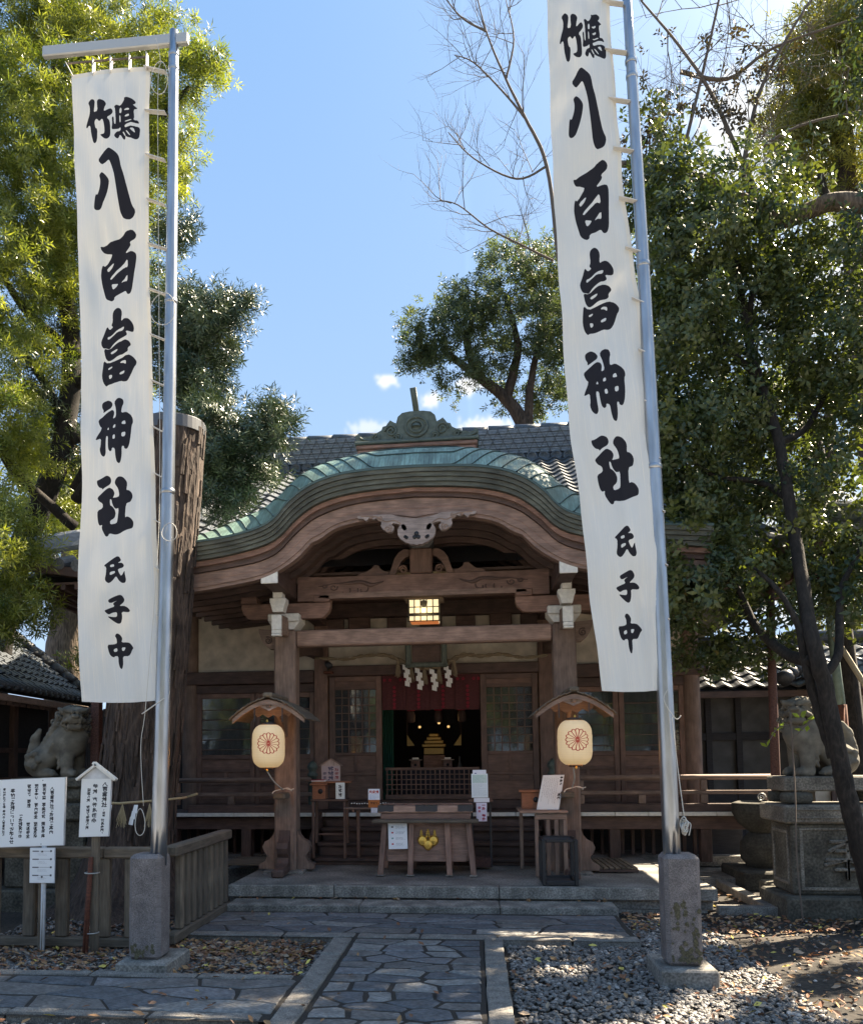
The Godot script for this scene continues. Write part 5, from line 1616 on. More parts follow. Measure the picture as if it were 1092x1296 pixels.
func furniture() -> void:
	var ink := Color(0.12, 0.12, 0.14)
	# offering box
	var t := thing("offering_box", "wooden offering box with gold three-leaf crest in front of the stairs", "offering box", Vector3(0.025, 0.254, 0))
	for x in [-0.47, -0.165, 0.255, 0.49]:
		var st := mb()
		var sl := 0.045 if absf(x) > 0.4 else 0.012
		bar(st, Vector3(x + signf(x) * sl, 0.012, 0.40), Vector3(x - signf(x) * 0.01, 0.60, 0.375), 0.062, 0.07, 0.006, Vector3.BACK)
		obj("leg", st, M.box_y, t)
		st = mb()
		bar(st, Vector3(x + signf(x) * sl, 0.012, -0.17), Vector3(x - signf(x) * 0.01, 0.60, -0.15), 0.062, 0.07, 0.006, Vector3.BACK)
		obj("leg", st, M.box_y, t)
		one_box("foot_pad", Vector3(x + signf(x) * sl - 0.045, -0.0, 0.34), Vector3(x + signf(x) * sl + 0.045, 0.014, 0.45), M.step, t, 0.003)
	one_box("body_panel", Vector3(-0.46, 0.16, -0.12), Vector3(0.48, 0.60, 0.36), M.box_x, t, 0.004)
	one_box("lower_rail", Vector3(-0.44, 0.155, 0.361), Vector3(0.46, 0.225, 0.378), M.box_x, t, 0.005)
	one_box("ledge", Vector3(-0.595, 0.595, 0.28), Vector3(0.60, 0.632, 0.50), M.old_x, t, 0.01)
	one_box("upper_panel", Vector3(-0.51, 0.633, -0.16), Vector3(0.51, 0.70, 0.36), M.box_x, t, 0.004)
	one_box("top_rail", Vector3(-0.535, 0.702, 0.28), Vector3(0.535, 0.785, 0.38), M.beam_x, t, 0.01)
	one_box("top_rail", Vector3(-0.535, 0.702, -0.18), Vector3(0.535, 0.785, -0.10), M.box_x, t, 0.01)
	for k in 12:
		var st := mb()
		bar(st, Vector3(-0.48 + k * 0.088, 0.762, -0.10), Vector3(-0.48 + k * 0.088, 0.762, 0.28), 0.032, 0.03, 0.003)
		obj("slat", st, M.box_z, t)
	for q in [[-0.54, -0.36], [-0.11, 0.14], [0.37, 0.54]]:
		var st := mb()
		var a: float = q[0]
		var b: float = q[1]
		prism(st, PackedVector2Array([Vector2(a, 0.787), Vector2(a, 0.722), Vector2(a + 0.03, 0.716), Vector2((a + b) / 2, 0.722), Vector2(b - 0.03, 0.716), Vector2(b, 0.722), Vector2(b, 0.787)]), 0.115, Transform3D(Basis(), Vector3(0, 0.002, 0.385)))
		obj("metal_strap", st, M.iron, t)
	for x in [-0.37, 0.10]:
		pass
	# crest: three round leaves, three flower spikes
	var cr := Node3D.new()
	cr.name = "gold_crest"
	cr.position = Vector3(0.028, 0.39, 0.372)
	t.add_child(cr)
	for q in [[-0.062, 0.005, 1], [0.062, 0.005, 1], [0.0, -0.040, 2]]:
		var st := mb()
		var leaf := []
		for k in 28:
			var a := TAU * k / 28.0
			var r := 0.058 * (1.0 + 0.22 * pow(maxf(0.0, -cos(a)), 10))
			leaf.append(Vector2(sin(a), cos(a)) * r)
		for k in 28:
			var a: Vector2 = leaf[k]
			var b: Vector2 = leaf[(k + 1) % 28]
			var c := Vector3(q[0], q[1], 0.008 * q[2])
			tri(st, c + Vector3(0, 0, 0.022), c + Vector3(b.x * 0.75, b.y * 0.75, 0.016), c + Vector3(a.x * 0.75, a.y * 0.75, 0.016))
			quad(st, c + Vector3(b.x * 0.75, b.y * 0.75, 0.016), c + Vector3(a.x * 0.75, a.y * 0.75, 0.016), c + Vector3(a.x, a.y, -0.01), c + Vector3(b.x, b.y, -0.01))
		obj("leaf", st, M.gold, cr)
	for q in [[0.0, 0.045, 1.0], [-0.075, 0.06, 0.72], [0.075, 0.06, 0.72]]:
		var st := mb(true)
		for k in 5:
			var y: float = q[1] + k * 0.019 * q[2]
			for sx in ([-1, 1] if k < 4 else [0]):
				var c := Vector3(q[0] + sx * 0.014 * q[2] * (1.0 - k * 0.14), y, 0.008)
				lathe(st, [Vector2(0, -0.014), Vector2(0.014 * q[2], 0), Vector2(0, 0.016)], c, 8)
		obj("flower_spike", st, M.gold, cr)
	var img := blank(96, 160, Color(0.93, 0.94, 0.95))
	small_print(img, Rect2i(20, 8, 56, 6), 8, 3, Color(0.4, 0.45, 0.4), false, 3)
	for k in 4:
		small_print(img, Rect2i(38, 30 + k * 32, 50, 14), 5, 3, Color(0.45, 0.45, 0.48), false, 5 + k)
		img.fill_rect(Rect2i(16, 32 + k * 32, 10, 8), [Color(0.3, 0.3, 0.3), Color(0.75, 0.2, 0.2), Color(0.45, 0.6, 0.6), Color(0.75, 0.2, 0.2)][k])
	paper_note("notice_sheet", "white notice sheet taped on the left front of the offering box", "notice", Vector3(-0.283, 0.555, 0.415), 0.215, 0.32, img, Basis(Vector3.BACK, 0.02))
	# left stand on the stairs, with its box, signs
	t = thing("side_table", "thin legged wooden shelf stand on the stairs left of the offering box", "table", Vector3(-1.24, 0, -0.66))
	for x in [-0.20, 0.20]:
		for z in [-0.1, 0.13]:
			var y0 := 0.336 if z > 0 else 0.504
			one_box("leg", Vector3(x - 0.017, y0, z - 0.017), Vector3(x + 0.017, 1.045, z + 0.017), M.door_y, t, 0.004)
	one_box("shelf", Vector3(-0.235, 1.046, -0.13), Vector3(0.235, 1.07, 0.16), M.door_x, t)
	one_box("lower_bar", Vector3(-0.18, 0.60, -0.105), Vector3(0.18, 0.625, -0.085), M.door_x, t)
	var hb := func(called: String, label: String, at: Vector3, w: float, h: float, d: float, hole: Vector2) -> Node3D:
		var o := thing(called, label, "box", at)
		one_box("body", Vector3(-w / 2, 0, -d / 2), Vector3(w / 2, h - 0.026, d / 2), M.orangebox, o, 0.004)
		one_box("lid", Vector3(-w / 2 - 0.03, h - 0.025, -d / 2 - 0.02), Vector3(w / 2 + 0.03, h, d / 2 + 0.025), M.orangebox, o, 0.004)
		var st := mb(true)
		lathe(st, [Vector2(0, 0.0), Vector2(0.032, 0.0), Vector2(0.032, 0.004), Vector2(0.0, 0.004)], Vector3.ZERO, 18)
		var q := obj("round_hole", st, M.black, o)
		q.transform = Transform3D(Basis(Vector3.RIGHT, PI / 2), Vector3(hole.x, hole.y, d / 2))
		return o
	hb.call("fortune_box", "orange brown wooden box with round hole on left shelf stand", Vector3(-1.365, 1.071, -0.60), 0.17, 0.20, 0.16, Vector2(0.02, 0.10))
	t = thing("shelf_board", "orange brown board across the box and label on the left stand", "board", Vector3(-1.22, 1.272, -0.62))
	one_box("plank", Vector3(-0.24, 0, -0.1), Vector3(0.25, 0.022, 0.1), M.orangebox, t)
	one_box("rear_support", Vector3(-0.05, -0.2, -0.09), Vector3(0.21, 0, -0.07), M.dark_x, t)
	t = thing("folded_cloth", "small red and white cloth folded on the left stand board", "cloth", Vector3(-1.385, 1.295, -0.58))
	one_box("cloth", Vector3(-0.08, 0, -0.05), Vector3(0.1, 0.012, 0.05), M.paper, t, 0.004)
	one_box("red_trim", Vector3(-0.085, 0.013, -0.02), Vector3(0.085, 0.022, 0.052), M.noren_red, t, 0.004)
	img = blank(96, 150, Color(0.90, 0.92, 0.90))
	for k in 3: glyph(img, "社縁結"[k], Vector2(32, 18 + k * 38), 32, 2.4, ink)
	small_print(img, Rect2i(74, 20, 8, 110), 12, 3, ink, true, 2)
	small_print(img, Rect2i(12, 30, 8, 100), 12, 3, ink, true, 4)
	paper_note("label_card", "white card with dark characters hanging from the left stand board", "card", Vector3(-1.09, 1.075, -0.505), 0.115, 0.205, img)
	t = thing("votive_sign", "small house shaped wooden sign with writing on the left stand", "sign", Vector3(-1.235, 1.295, -0.66))
	var st := mb()
	prism(st, pv("-12,0 12,0 12.5,20 0,28 -12.5,20"), 0.02, Transform3D())
	obj("board", st, M.carve_y, t)
	for s in [-1.0, 1.0]:
		st = mb()
		bar(st, Vector3(0, 0.287, -0.008), Vector3(s * 0.15, 0.195, -0.008), 0.05, 0.012)
		obj("roof_strip", st, M.pillar_x, t)
	img = blank(128, 140, Color(0.66, 0.60, 0.60))
	for k in 3: glyph(img, "縁結神"[k], Vector2(46, 6 + k * 44), 38, 2.6, Color(0.25, 0.24, 0.34))
	for k in 3: glyph(img, "社安産"[k], Vector2(94, 20 + k * 38), 26, 1.6, Color(0.5, 0.2, 0.22))
	for k in 3: glyph(img, "良安全"[k], Vector2(8, 20 + k * 38), 26, 1.6, Color(0.3, 0.28, 0.36))
	face("painted_face", [Vector3(-0.115, 0.005, 0.002), Vector3(0.115, 0.005, 0.002), Vector3(0.115, 0.195, 0.002), Vector3(-0.115, 0.195, 0.002)], printed("votive_print", img), t)
	# narrow shelf with a row of tied fortune papers
	t = thing("narrow_shelf", "narrow one legged shelf behind the offering box at left", "shelf", Vector3(-0.68, 0, -0.22))
	one_box("shelf", Vector3(-0.32, 0.965, -0.09), Vector3(0.36, 0.985, 0.06), M.pillar_x, t)
	one_box("leg", Vector3(-0.22, 0.335, -0.42), Vector3(-0.18, 0.964, -0.38), M.door_y, t)
	one_box("brace", Vector3(-0.215, 0.93, -0.379), Vector3(-0.185, 0.964, 0.05), M.door_x, t)
	t = thing("bell_string", "string of tiny white papers along the narrow shelf", "papers", Vector3(-0.68, 0.985, -0.22))
	for k in 17:
		if k in [8, 9]: continue
		st = mb()
		box(st, Vector3(-0.22 + k * 0.032, 0.05 + rng.randf_range(-0.004, 0.004), 0.02), Vector3(0.017, 0.012, 0.012), 0.003, Basis(Vector3.BACK, rng.randf_range(-0.6, 0.6)))
		obj("paper_knot", st, M.paper, t)
	st = mb()
	bar(st, Vector3(-0.24, 0.05, 0.01), Vector3(0.32, 0.05, 0.01), 0.004, 0.004)
	for k in 2: bar(st, Vector3(-0.23 + k * 0.54, 0, 0.01), Vector3(-0.23 + k * 0.54, 0.055, 0.01), 0.008, 0.008)
	obj("string_frame", st, M.iron, t)
	img = blank(96, 150, Color(0.9, 0.92, 0.96))
	img.fill_rect(Rect2i(0, 88, 96, 62), Color(0.70, 0.42, 0.20))
	for k in 3: glyph(img, "天安神"[k], Vector2(8 + k * 28, 12), 24, 1.6, Color(0.72, 0.25, 0.2))
	small_print(img, Rect2i(10, 46, 76, 34), 9, 5, Color(0.45, 0.6, 0.8), false, 3)
	for k in 3: glyph(img, "おせつ"[k], Vector2(20 + k * 20, 104), 16, 1.6, Color(0.3, 0.15, 0.08))
	paper_note("price_card", "white and orange card standing on the narrow shelf", "card", Vector3(-0.622, 0.987, -0.16), 0.14, 0.225, img)
	img = blank(48, 40, Color(0.9, 0.9, 0.93))
	small_print(img, Rect2i(6, 6, 36, 30), 7, 3, Color(0.6, 0.6, 0.65), false, 9)
	paper_note("price_tag", "tiny white tag under the white and orange card", "tag", Vector3(-0.618, 0.925, -0.14), 0.078, 0.06, img)
	# right: stand with papers
	t = thing("notice_stand", "dark slim notice stand with a box base right of the offering box", "stand", Vector3(0.655, 0.254, -0.36))
	for x in [-0.105, 0.115]:
		one_box("leg", Vector3(x - 0.013, 0, -0.02), Vector3(x + 0.013, 0.80, 0.01), M.iron, t)
	one_box("tray", Vector3(-0.14, 0.79, -0.1), Vector3(0.15, 0.815, 0.12), M.box_x, t)
	one_box("base_box", Vector3(-0.09, 0.02, -0.02), Vector3(0.11, 0.13, 0.16), M.rust_dark, t)
	st = mb()
	bar(st, Vector3(0, 0.80, 0.02), Vector3(-0.005, 1.16, -0.02), 0.03, 0.012)
	obj("backing", st, M.iron, t)
	img = blank(100, 200, Color(0.90, 0.94, 0.95))
	img.fill_rect(Rect2i(6, 10, 88, 66), Color(0.80, 0.88, 0.86))
	small_print(img, Rect2i(8, 14, 84, 60), 8, 4, Color(0.5, 0.68, 0.64), false, 3)
	small_print(img, Rect2i(8, 84, 84, 100), 8, 3, Color(0.62, 0.68, 0.72), false, 8)
	paper_note("pale_notice", "pale green and white notice clipped on the notice stand", "notice", Vector3(0.648, 1.10, -0.19), 0.195, 0.285, img, Basis(Vector3.RIGHT, -0.08))
	img = blank(60, 40, Color(0.92, 0.94, 0.98))
	img.fill_rect(Rect2i(8, 24, 8, 8), Color(0.25, 0.35, 0.6))
	paper_note("clip_card", "small white card sticking up behind the pale notice", "card", Vector3(0.648, 1.37, -0.215), 0.16, 0.06, img, Basis(Vector3.RIGHT, -0.08))
	img = blank(80, 40, Color(0.93, 0.94, 0.96))
	paper_note("fold_card", "blank white card folded over the stand tray under the pale notice", "card", Vector3(0.668, 1.045, -0.20), 0.185, 0.05, img)
	img = blank(80, 150, Color(0.92, 0.90, 0.96))
	for k in 5: glyph(img, "一祈大祭祈"[k], Vector2(44, 6 + k * 28), 24, 1.7, Color(0.62, 0.14, 0.28))
	for k in 2: glyph(img, "安产中"[k * 2], Vector2(14, 30 + k * 28), 20, 1.4, Color(0.75, 0.3, 0.4))
	paper_note("slip_notice", "white slip with red characters hanging below the pale notice", "notice", Vector3(0.665, 0.82, -0.17), 0.125, 0.22, img)
	# right table with leaning board, box
	t = thing("wooden_table", "wooden table with slatted side at the right porch pillar", "table", Vector3(1.35, 0.254, 0.15))
	one_box("table_top", Vector3(-0.275, 0.70, -0.42), Vector3(0.26, 0.728, 0.32), M.pillar_x, t, 0.008)
	one_box("apron", Vector3(-0.10, 0.63, 0.25), Vector3(0.24, 0.695, 0.29), M.pillar_x, t)
	for x in [-0.085, 0.04, 0.13, 0.225]:
		one_box("leg", Vector3(x - 0.022, 0, 0.245), Vector3(x + 0.022, 0.69, 0.285), M.pillar_y, t)
	for x in [-0.22, 0.20]:
		one_box("leg", Vector3(x - 0.02, 0, -0.40), Vector3(x + 0.02, 0.69, -0.36), M.pillar_y, t)
	hb.call("prayer_box", "orange brown wooden box with round hole beside the leaning board", Vector3(1.225, 0.984, 0.02), 0.20, 0.215, 0.2, Vector2(0.06, 0.105))
	t = thing("leaning_board", "white board with columns of writing leaning on the right table", "board", Vector3(1.425, 0.985, 0.30))
	t.basis = Basis(Vector3.UP, -0.1) * Basis(Vector3.RIGHT, -0.22)
	st = mb()
	var shp := PackedVector2Array([Vector2(-0.15, 0.0), Vector2(0.10, 0.0), Vector2(0.17, 0.40), Vector2(-0.07, 0.395)])
	prism(st, shp, 0.014, Transform3D())
	obj("board", st, M.signwhite, t)
	img = blank(200, 320, Color(0.86, 0.88, 0.88))
	for k in 6: glyph(img, "参祈の作案内"[k], Vector2(170, 10 + k * 30 + (40 if k > 3 else 0)), 24, 2.2, ink)
	for k in 4: small_print(img, Rect2i(18 + k * 36, 24, 30, 260), 18, 7, Color(0.25, 0.25, 0.28), true, 30 + k)
	face("painted_face", [Vector3(-0.145, 0.004, 0.002), Vector3(0.096, 0.004, 0.002), Vector3(0.165, 0.396, 0.002), Vector3(-0.066, 0.391, 0.002)], printed("board_print", img), t)
	# black open frame (umbrella stand)
	t = thing("umbrella_stand", "black open box frame stand on the platform edge at right", "stand", Vector3(1.45, 0.254, 0.85))
	for x in [-0.165, 0.165]:
		for z in [-0.2, 0.2]:
			one_box("post", Vector3(x - 0.02, 0, z - 0.02), Vector3(x + 0.02, 0.47, z + 0.02), M.black, t)
	for q in [[0.0, 0.05], [0.44, 0.475]]:
		for z in [-0.2, 0.2]:
			one_box("rail", Vector3(-0.144, q[0] + 0.002, z - 0.018), Vector3(0.144, q[1], z + 0.018), M.black, t)
		for x in [-0.165, 0.165]:
			one_box("rail", Vector3(x - 0.018, q[0] + 0.002, -0.179), Vector3(x + 0.018, q[1], 0.179), M.black, t)
	for k in 3: one_box("rod", Vector3(-0.144, 0.452, -0.1 + k * 0.1 - 0.007), Vector3(0.144, 0.466, -0.1 + k * 0.1 + 0.007), M.iron, t)
	one_box("drip_tray", Vector3(-0.14, 0.01, -0.17), Vector3(0.14, 0.03, 0.17), M.iron, t)
	# low duckboard at the right of the pillar
	t = thing("duckboard", "low wooden slatted duckboard on the platform right of the pillar", "duckboard", Vector3(2.19, 0.254, -0.45))
	for k in 7:
		st = mb()
		bar(st, Vector3(-0.21 + k * 0.065, 0.045, -0.46), Vector3(-0.19 + k * 0.065, 0.045, 0.48), 0.052, 0.02, 0.003)
		obj("slat", st, M.old_z, t)
	for z in [-0.4, 0.45]: one_box("batten", Vector3(-0.22, 0.0, z - 0.02), Vector3(0.24, 0.034, z + 0.02), M.dark_x, t)
	t = thing("duckboard", "low wooden slatted duckboard on the platform left of the pillar", "duckboard", Vector3(-2.12, 0.254, -0.5))
	for k in 6:
		one_box("slat", Vector3(-0.4, 0.03, -0.4 + k * 0.13), Vector3(0.28, 0.055, -0.3 + k * 0.13), M.old_x, t)
	for x in [-0.35, 0.22]: one_box("batten", Vector3(x - 0.02, 0, -0.4), Vector3(x + 0.02, 0.029, 0.4), M.dark_z, t)

# ---------------------------------------------------------------- banners
func banner_print() -> StandardMaterial3D:
	var w := 640
	var h := 4096
	var img := blank(w, h, Color(0.815, 0.82, 0.815))
	var g := RandomNumberGenerator.new()
	g.seed = 7
	for i in 900:      # weave and faint stains
		var x := g.randi() % w
		var k := g.randf_range(-0.02, 0.02)
		img.fill_rect(Rect2i(x, g.randi() % h, 1, 200), Color(0.885 + k, 0.87 + k, 0.83 + k))
	var ink := Color(0.105, 0.105, 0.135)
	var bare := Color(0.815, 0.82, 0.815)
	for chars in BANNER:
		for part in chars.split("|"):
			var pts := PackedVector2Array()
			for q in part.substr(1).split(" "):
				var c: PackedStringArray = q.split(",")
				pts.append(Vector2(c[0].to_float() / 1000.0 * w, c[1].to_float() / 4000.0 * h))
			fill_poly(img, smooth_ring(pts), ink if part[0] == "+" else bare)
	img.fill_rect(Rect2i(0, 0, w, 30), Color(0.83, 0.815, 0.77))
	img.fill_rect(Rect2i(w - 34, 0, 34, h), Color(0.85, 0.835, 0.79))
	img.resize(320, 2048, Image.INTERPOLATE_LANCZOS)
	var m := printed("banner_cloth", img, 0.95, Color(0.36, 0.34, 0.30))
	return m

func smooth_ring(p: PackedVector2Array) -> PackedVector2Array:
	var out := PackedVector2Array()
	for i in p.size():      # rounds each corner a little
		var a := p[i]
		var b := p[(i + 1) % p.size()]
		out.append(a.lerp(b, 0.22))
		out.append(a.lerp(b, 0.78))
	return out

func banner_pole(side: String, base: Vector3, post: Vector3, foot: Vector3, top: Vector3, gap_y: float) -> Node3D:
	var t := thing("flagpole", "grey metal flagpole on speckled granite post, %s of the path" % side, "flagpole", Vector3(base.x, 0, base.z), "metal poles of the tall banners")
	var o := Vector3(base.x, 0, base.z)
	one_box("base_block", Vector3(-0.195, -0.02, -0.26), Vector3(0.195, 0.118, 0.26), M.step, t, 0.012)
	var st := mb()
	box(st, Vector3(post.x - o.x, 0.50, post.z - o.z), Vector3(0.245, 0.775, 0.235), 0.028)
	obj("granite_post", st, M.granite, t)
	st = mb()
	var mg := RandomNumberGenerator.new()
	mg.seed = 11 if base.x > 0 else 17
	for k in (46 if base.x > 0 else 14):      # mossy growth low on the stone
		var c := Vector3(post.x - o.x + mg.randf_range(-0.09, 0.10), 0.16 + 0.42 * pow(mg.randf(), 1.6), post.z - o.z + 0.118)
		if base.x < 0: c.y = 0.13 + 0.12 * mg.randf()
		var blob := PackedVector2Array()
		var rr := mg.randf_range(0.006, 0.026)
		for q in 11: blob.append(Vector2(sin(TAU * q / 11.0), cos(TAU * q / 11.0) * mg.randf_range(0.9, 1.7)) * rr * mg.randf_range(0.55, 1.1))
		prism(st, blob, 0.004, Transform3D(Basis(), c + Vector3(0, 0, 0.0025 + 0.0001 * k)))
	tag(obj("moss", st, M.moss, t), "", "", "", "stuff")
	st = mb(true)
	var pts := []
	var rad := []
	var f := foot - o
	var p := top - o
	for k in 24:
		var u := k / 23.0
		pts.append(f.lerp(p, u) + Vector3(0.02 * sin(u * PI), 0, 0))
		rad.append(lerpf(0.062, 0.038, u) if u < gap_y else lerpf(0.062, 0.038, u) * 0.9)
	tube(st, pts, rad, 20)
	obj("pole", st, M.steel, t)
	for u in [gap_y, gap_y - 0.018, 0.43, 0.66]:
		st = mb(true)
		var c := f.lerp(p, u) + Vector3(0.02 * sin(u * PI), 0, 0)
		var r := lerpf(0.062, 0.038, u) * 1.1
		lathe(st, [Vector2(r * 0.9, -0.02), Vector2(r, -0.015), Vector2(r, 0.015), Vector2(r * 0.9, 0.02)], c, 18)
		obj("collar", st, M.steel, t)
	return t

func cloth_banner(label: String, ys: Array, xl: Array, xr: Array, z: float, m: Material, called_at: Vector3) -> Node3D:
	var t := thing("banner", label, "banner", called_at, "tall white banners beside the path")
	var n := 150
	var wn := 18
	var cl := PackedVector2Array()
	var cr := PackedVector2Array()
	for i in range(ys.size() - 1, -1, -1):
		cl.append(Vector2(ys[i], xl[i]))
		cr.append(Vector2(ys[i], xr[i]))
	var top: float = ys[0]
	var low: float = ys[-1]
	var rows := []
	var wr := FastNoiseLite.new()
	wr.seed = int(called_at.x * 10.0) + 60
	wr.frequency = 1.0
	wr.fractal_octaves = 3
	for j in n + 1:
		var v := float(j) / n
		var y := lerpf(top, low, v)
		var a := curve(cl, y)
		var b := curve(cr, y)
		var r := []
		for i in wn + 1:
			var u := float(i) / wn
			var bulge := smoothstep(0.0, 0.08, v) * 0.055 * sin(u * PI) * sin(v * 9.0 + 1.0) + 0.035 * sin(v * 31.0 + u * 3.0) * (1.0 - u) * u * 2.0
			var fold := 0.034 * exp(-pow((u - 0.86) / 0.08, 2)) * smoothstep(0.55, 0.95, v) + 0.030 * exp(-pow((u - 0.70 - 0.3 * (v - 0.85)) / 0.05, 2)) * smoothstep(0.72, 0.95, v)
			var edge := 0.006 * sin(v * 55.0) * absf(u - 0.5) * 2.0
			r.append(Vector3(lerpf(a, b, u) + edge * 0.5, y - 0.012 * sin(u * PI) * v, z + bulge + fold + edge + 0.026 * wr.get_noise_2d(u * 3.4 + y * 0.5, y * 0.8) * smoothstep(0.0, 0.05, v) + 0.012 * wr.get_noise_2d(u * 9.0 - y * 1.1, y * 1.6 + 20.0) * smoothstep(0.3, 1.0, u) * smoothstep(0.0, 0.05, v)) - called_at)
		rows.append(r)
	var st := mb(true)
	for j in n:
		for i in wn:
			var q := [rows[j + 1][i], rows[j + 1][i + 1], rows[j][i + 1], rows[j][i]]
			quv(st, q, [Vector2(i / float(wn), (j + 1) / float(n)), Vector2((i + 1) / float(wn), (j + 1) / float(n)), Vector2((i + 1) / float(wn), j / float(n)), Vector2(i / float(wn), j / float(n))])
	obj("cloth", st, m, t)
	return t

func tab(parent: Node3D, a: Vector3, b: Vector3, w := 0.045) -> void:
	var st := mb()
	bar(st, a - parent.position, b - parent.position, w, 0.006, 0.0, Vector3.UP if absf((b - a).normalized().y) < 0.9 else Vector3.RIGHT)
	var o := obj("fastening_tab", st, M.cloth_tab, parent)

func banners() -> void:
	var m := banner_print()
	mat("cloth_tab", lin(0.60, 0.58, 0.54), 0.95)
	# left
	var t := banner_pole("left", Vector3(-1.84, 0, 3.77), Vector3(-1.862, 0, 3.80), Vector3(-1.797, 0.80, 3.80), Vector3(-1.722, 7.50, 3.80), 0.97)
	var o := t.position
	var st := mb()
	bar(st, Vector3(-2.84, 7.44, 3.80) - o, Vector3(-1.60, 7.42, 3.80) - o, 0.05, 0.092, 0.008)
	obj("cross_bar", st, M.rail_steel, t)
	st = mb(true)
	tube(st, [Vector3(-2.62, 7.325, 3.80) - o, Vector3(-1.94, 7.305, 3.80) - o], 0.008, 6)
	obj("hanging_rod", st, M.twig, t)
	var bp := Vector3(-2.2, 2.05, 3.80)
	var b := cloth_banner("sunlit tall white banner with black characters hanging left of the path", [7.22, 5.82, 3.855, 3.104, 2.663, 2.30, 2.05], [-2.593, -2.517, -2.454, -2.472, -2.46, -2.44, -2.42], [-1.921, -1.915, -1.852, -1.815, -1.79, -1.765, -1.736], 3.80, m, bp)
	for x in [-2.40, -2.25, -2.09, -1.945]:
		tab(b, Vector3(x, 7.33, 3.803), Vector3(x, 7.18, 3.805), 0.05)
	tab(b, Vector3(-2.58, 7.21, 3.80), Vector3(-2.64, 7.33, 3.80), 0.035)
	for k in 14:
		var y := 7.19 - k * 0.375
		var xr := lerpf(-1.925, -1.77, clampf(k / 13.0, 0, 1))
		var xe := lerpf(-1.80, -1.80, k / 13.0) + (0.02 if k < 4 else (0.05 if k < 9 else 0.07))
		tab(b, Vector3(xr - 0.04, y + 0.02, 3.806), Vector3(maxf(xe, xr + 0.03), y - (0.05 if k != 1 else 0.02), 3.815), 0.05)
	var r := thing("halyard", "thin pale cord hanging along the left flagpole with loops", "cord", Vector3(-1.8, 0, 3.86))
	st = mb(true)
	tube(st, smooth_path([Vector3(-0.05, 7.40, 0), Vector3(-0.01, 7.2, 0.0), Vector3(-0.03, 6.9, 0.0), Vector3(0.0, 5.0, 0.01), Vector3(0.02, 3.4, 0.03), Vector3(-0.06, 2.06, 0.05), Vector3(-0.10, 1.7, 0.05), Vector3(-0.075, 1.25, 0.05)]), 0.0026, 5)
	for c in [[Vector3(-0.02, 7.06, 0.0), 0.07, 0.14], [Vector3(0.04, 5.11, 0.04), 0.10, 0.13], [Vector3(0.11, 3.33, 0.05), 0.06, 0.07], [Vector3(-0.10, 1.13, 0.05), 0.038, 0.10]]:
		var ring := []
		for k in 21:
			var a := TAU * k / 20.0
			ring.append(c[0] + Vector3(sin(a) * c[1], cos(a) * c[2], 0.01 * sin(a * 2)))
		tube(st, ring, 0.003, 5)
	tube(st, smooth_path([Vector3(0.07, 2.06, 0.02), Vector3(0.0, 2.0, 0.06), Vector3(-0.09, 1.94, 0.06)]), 0.005, 5)
	obj("line", st, M.rope, r)
	# right
	t = banner_pole("right", Vector3(2.03, 0, 3.68), Vector3(2.03, 0, 3.70), Vector3(1.988, 0.80, 3.70), Vector3(1.868, 7.60, 3.70), 0.90)
	bp = Vector3(1.6, 2.06, 3.70)
	b = cloth_banner("shaded tall white banner with black characters leaning right of the path", [7.62, 6.164, 5.958, 4.943, 4.074, 3.402, 2.802, 2.067], [1.262, 1.275, 1.278, 1.313, 1.349, 1.419, 1.46, 1.537], [1.727, 1.79, 1.80, 1.895, 1.965, 1.997, 2.004, 2.021], 3.70, m, bp)
	for k in 14:
		var y := 7.42 - k * 0.40
		var u := k / 13.0
		var xr := lerpf(1.735, 2.0, smoothstep(0.0, 0.85, u))
		var xe := lerpf(1.86, 2.03, u)
		tab(b, Vector3(xr - 0.05, y + 0.01, 3.706), Vector3(maxf(xe - 0.02, xr + 0.025), y - 0.045, 3.72), 0.05)
	r = thing("halyard", "pale cord tied in a knot low on the right flagpole", "cord", Vector3(2.0, 0, 3.76))
	st = mb(true)
	tube(st, smooth_path([Vector3(-0.02, 2.06, 0.0), Vector3(-0.05, 1.98, 0.03), Vector3(0.02, 1.85, 0.05), Vector3(0.06, 1.87, 0.04)]), 0.0035, 5)
	tube(st, smooth_path([Vector3(0.0, 1.86, 0.03), Vector3(0.03, 1.5, 0.02), Vector3(0.068, 1.15, 0.0)]), 0.004, 5)
	for k in 9:
		var ring := []
		for q in 13:
			var a := TAU * q / 12.0
			ring.append(Vector3(0.066 + sin(a) * 0.016 + 0.008 * sin(k * 2.1), 1.09 + cos(a) * (0.035 + 0.012 * sin(k * 1.7)) + 0.006 * k - 0.03, cos(a + k * 0.7) * 0.028))
		tube(st, ring, 0.005, 5)
	tube(st, smooth_path([Vector3(0.075, 1.12, 0), Vector3(0.105, 1.10, 0.02), Vector3(0.09, 1.02, 0.02)]), 0.004, 4)
	obj("line", st, M.rope, r)

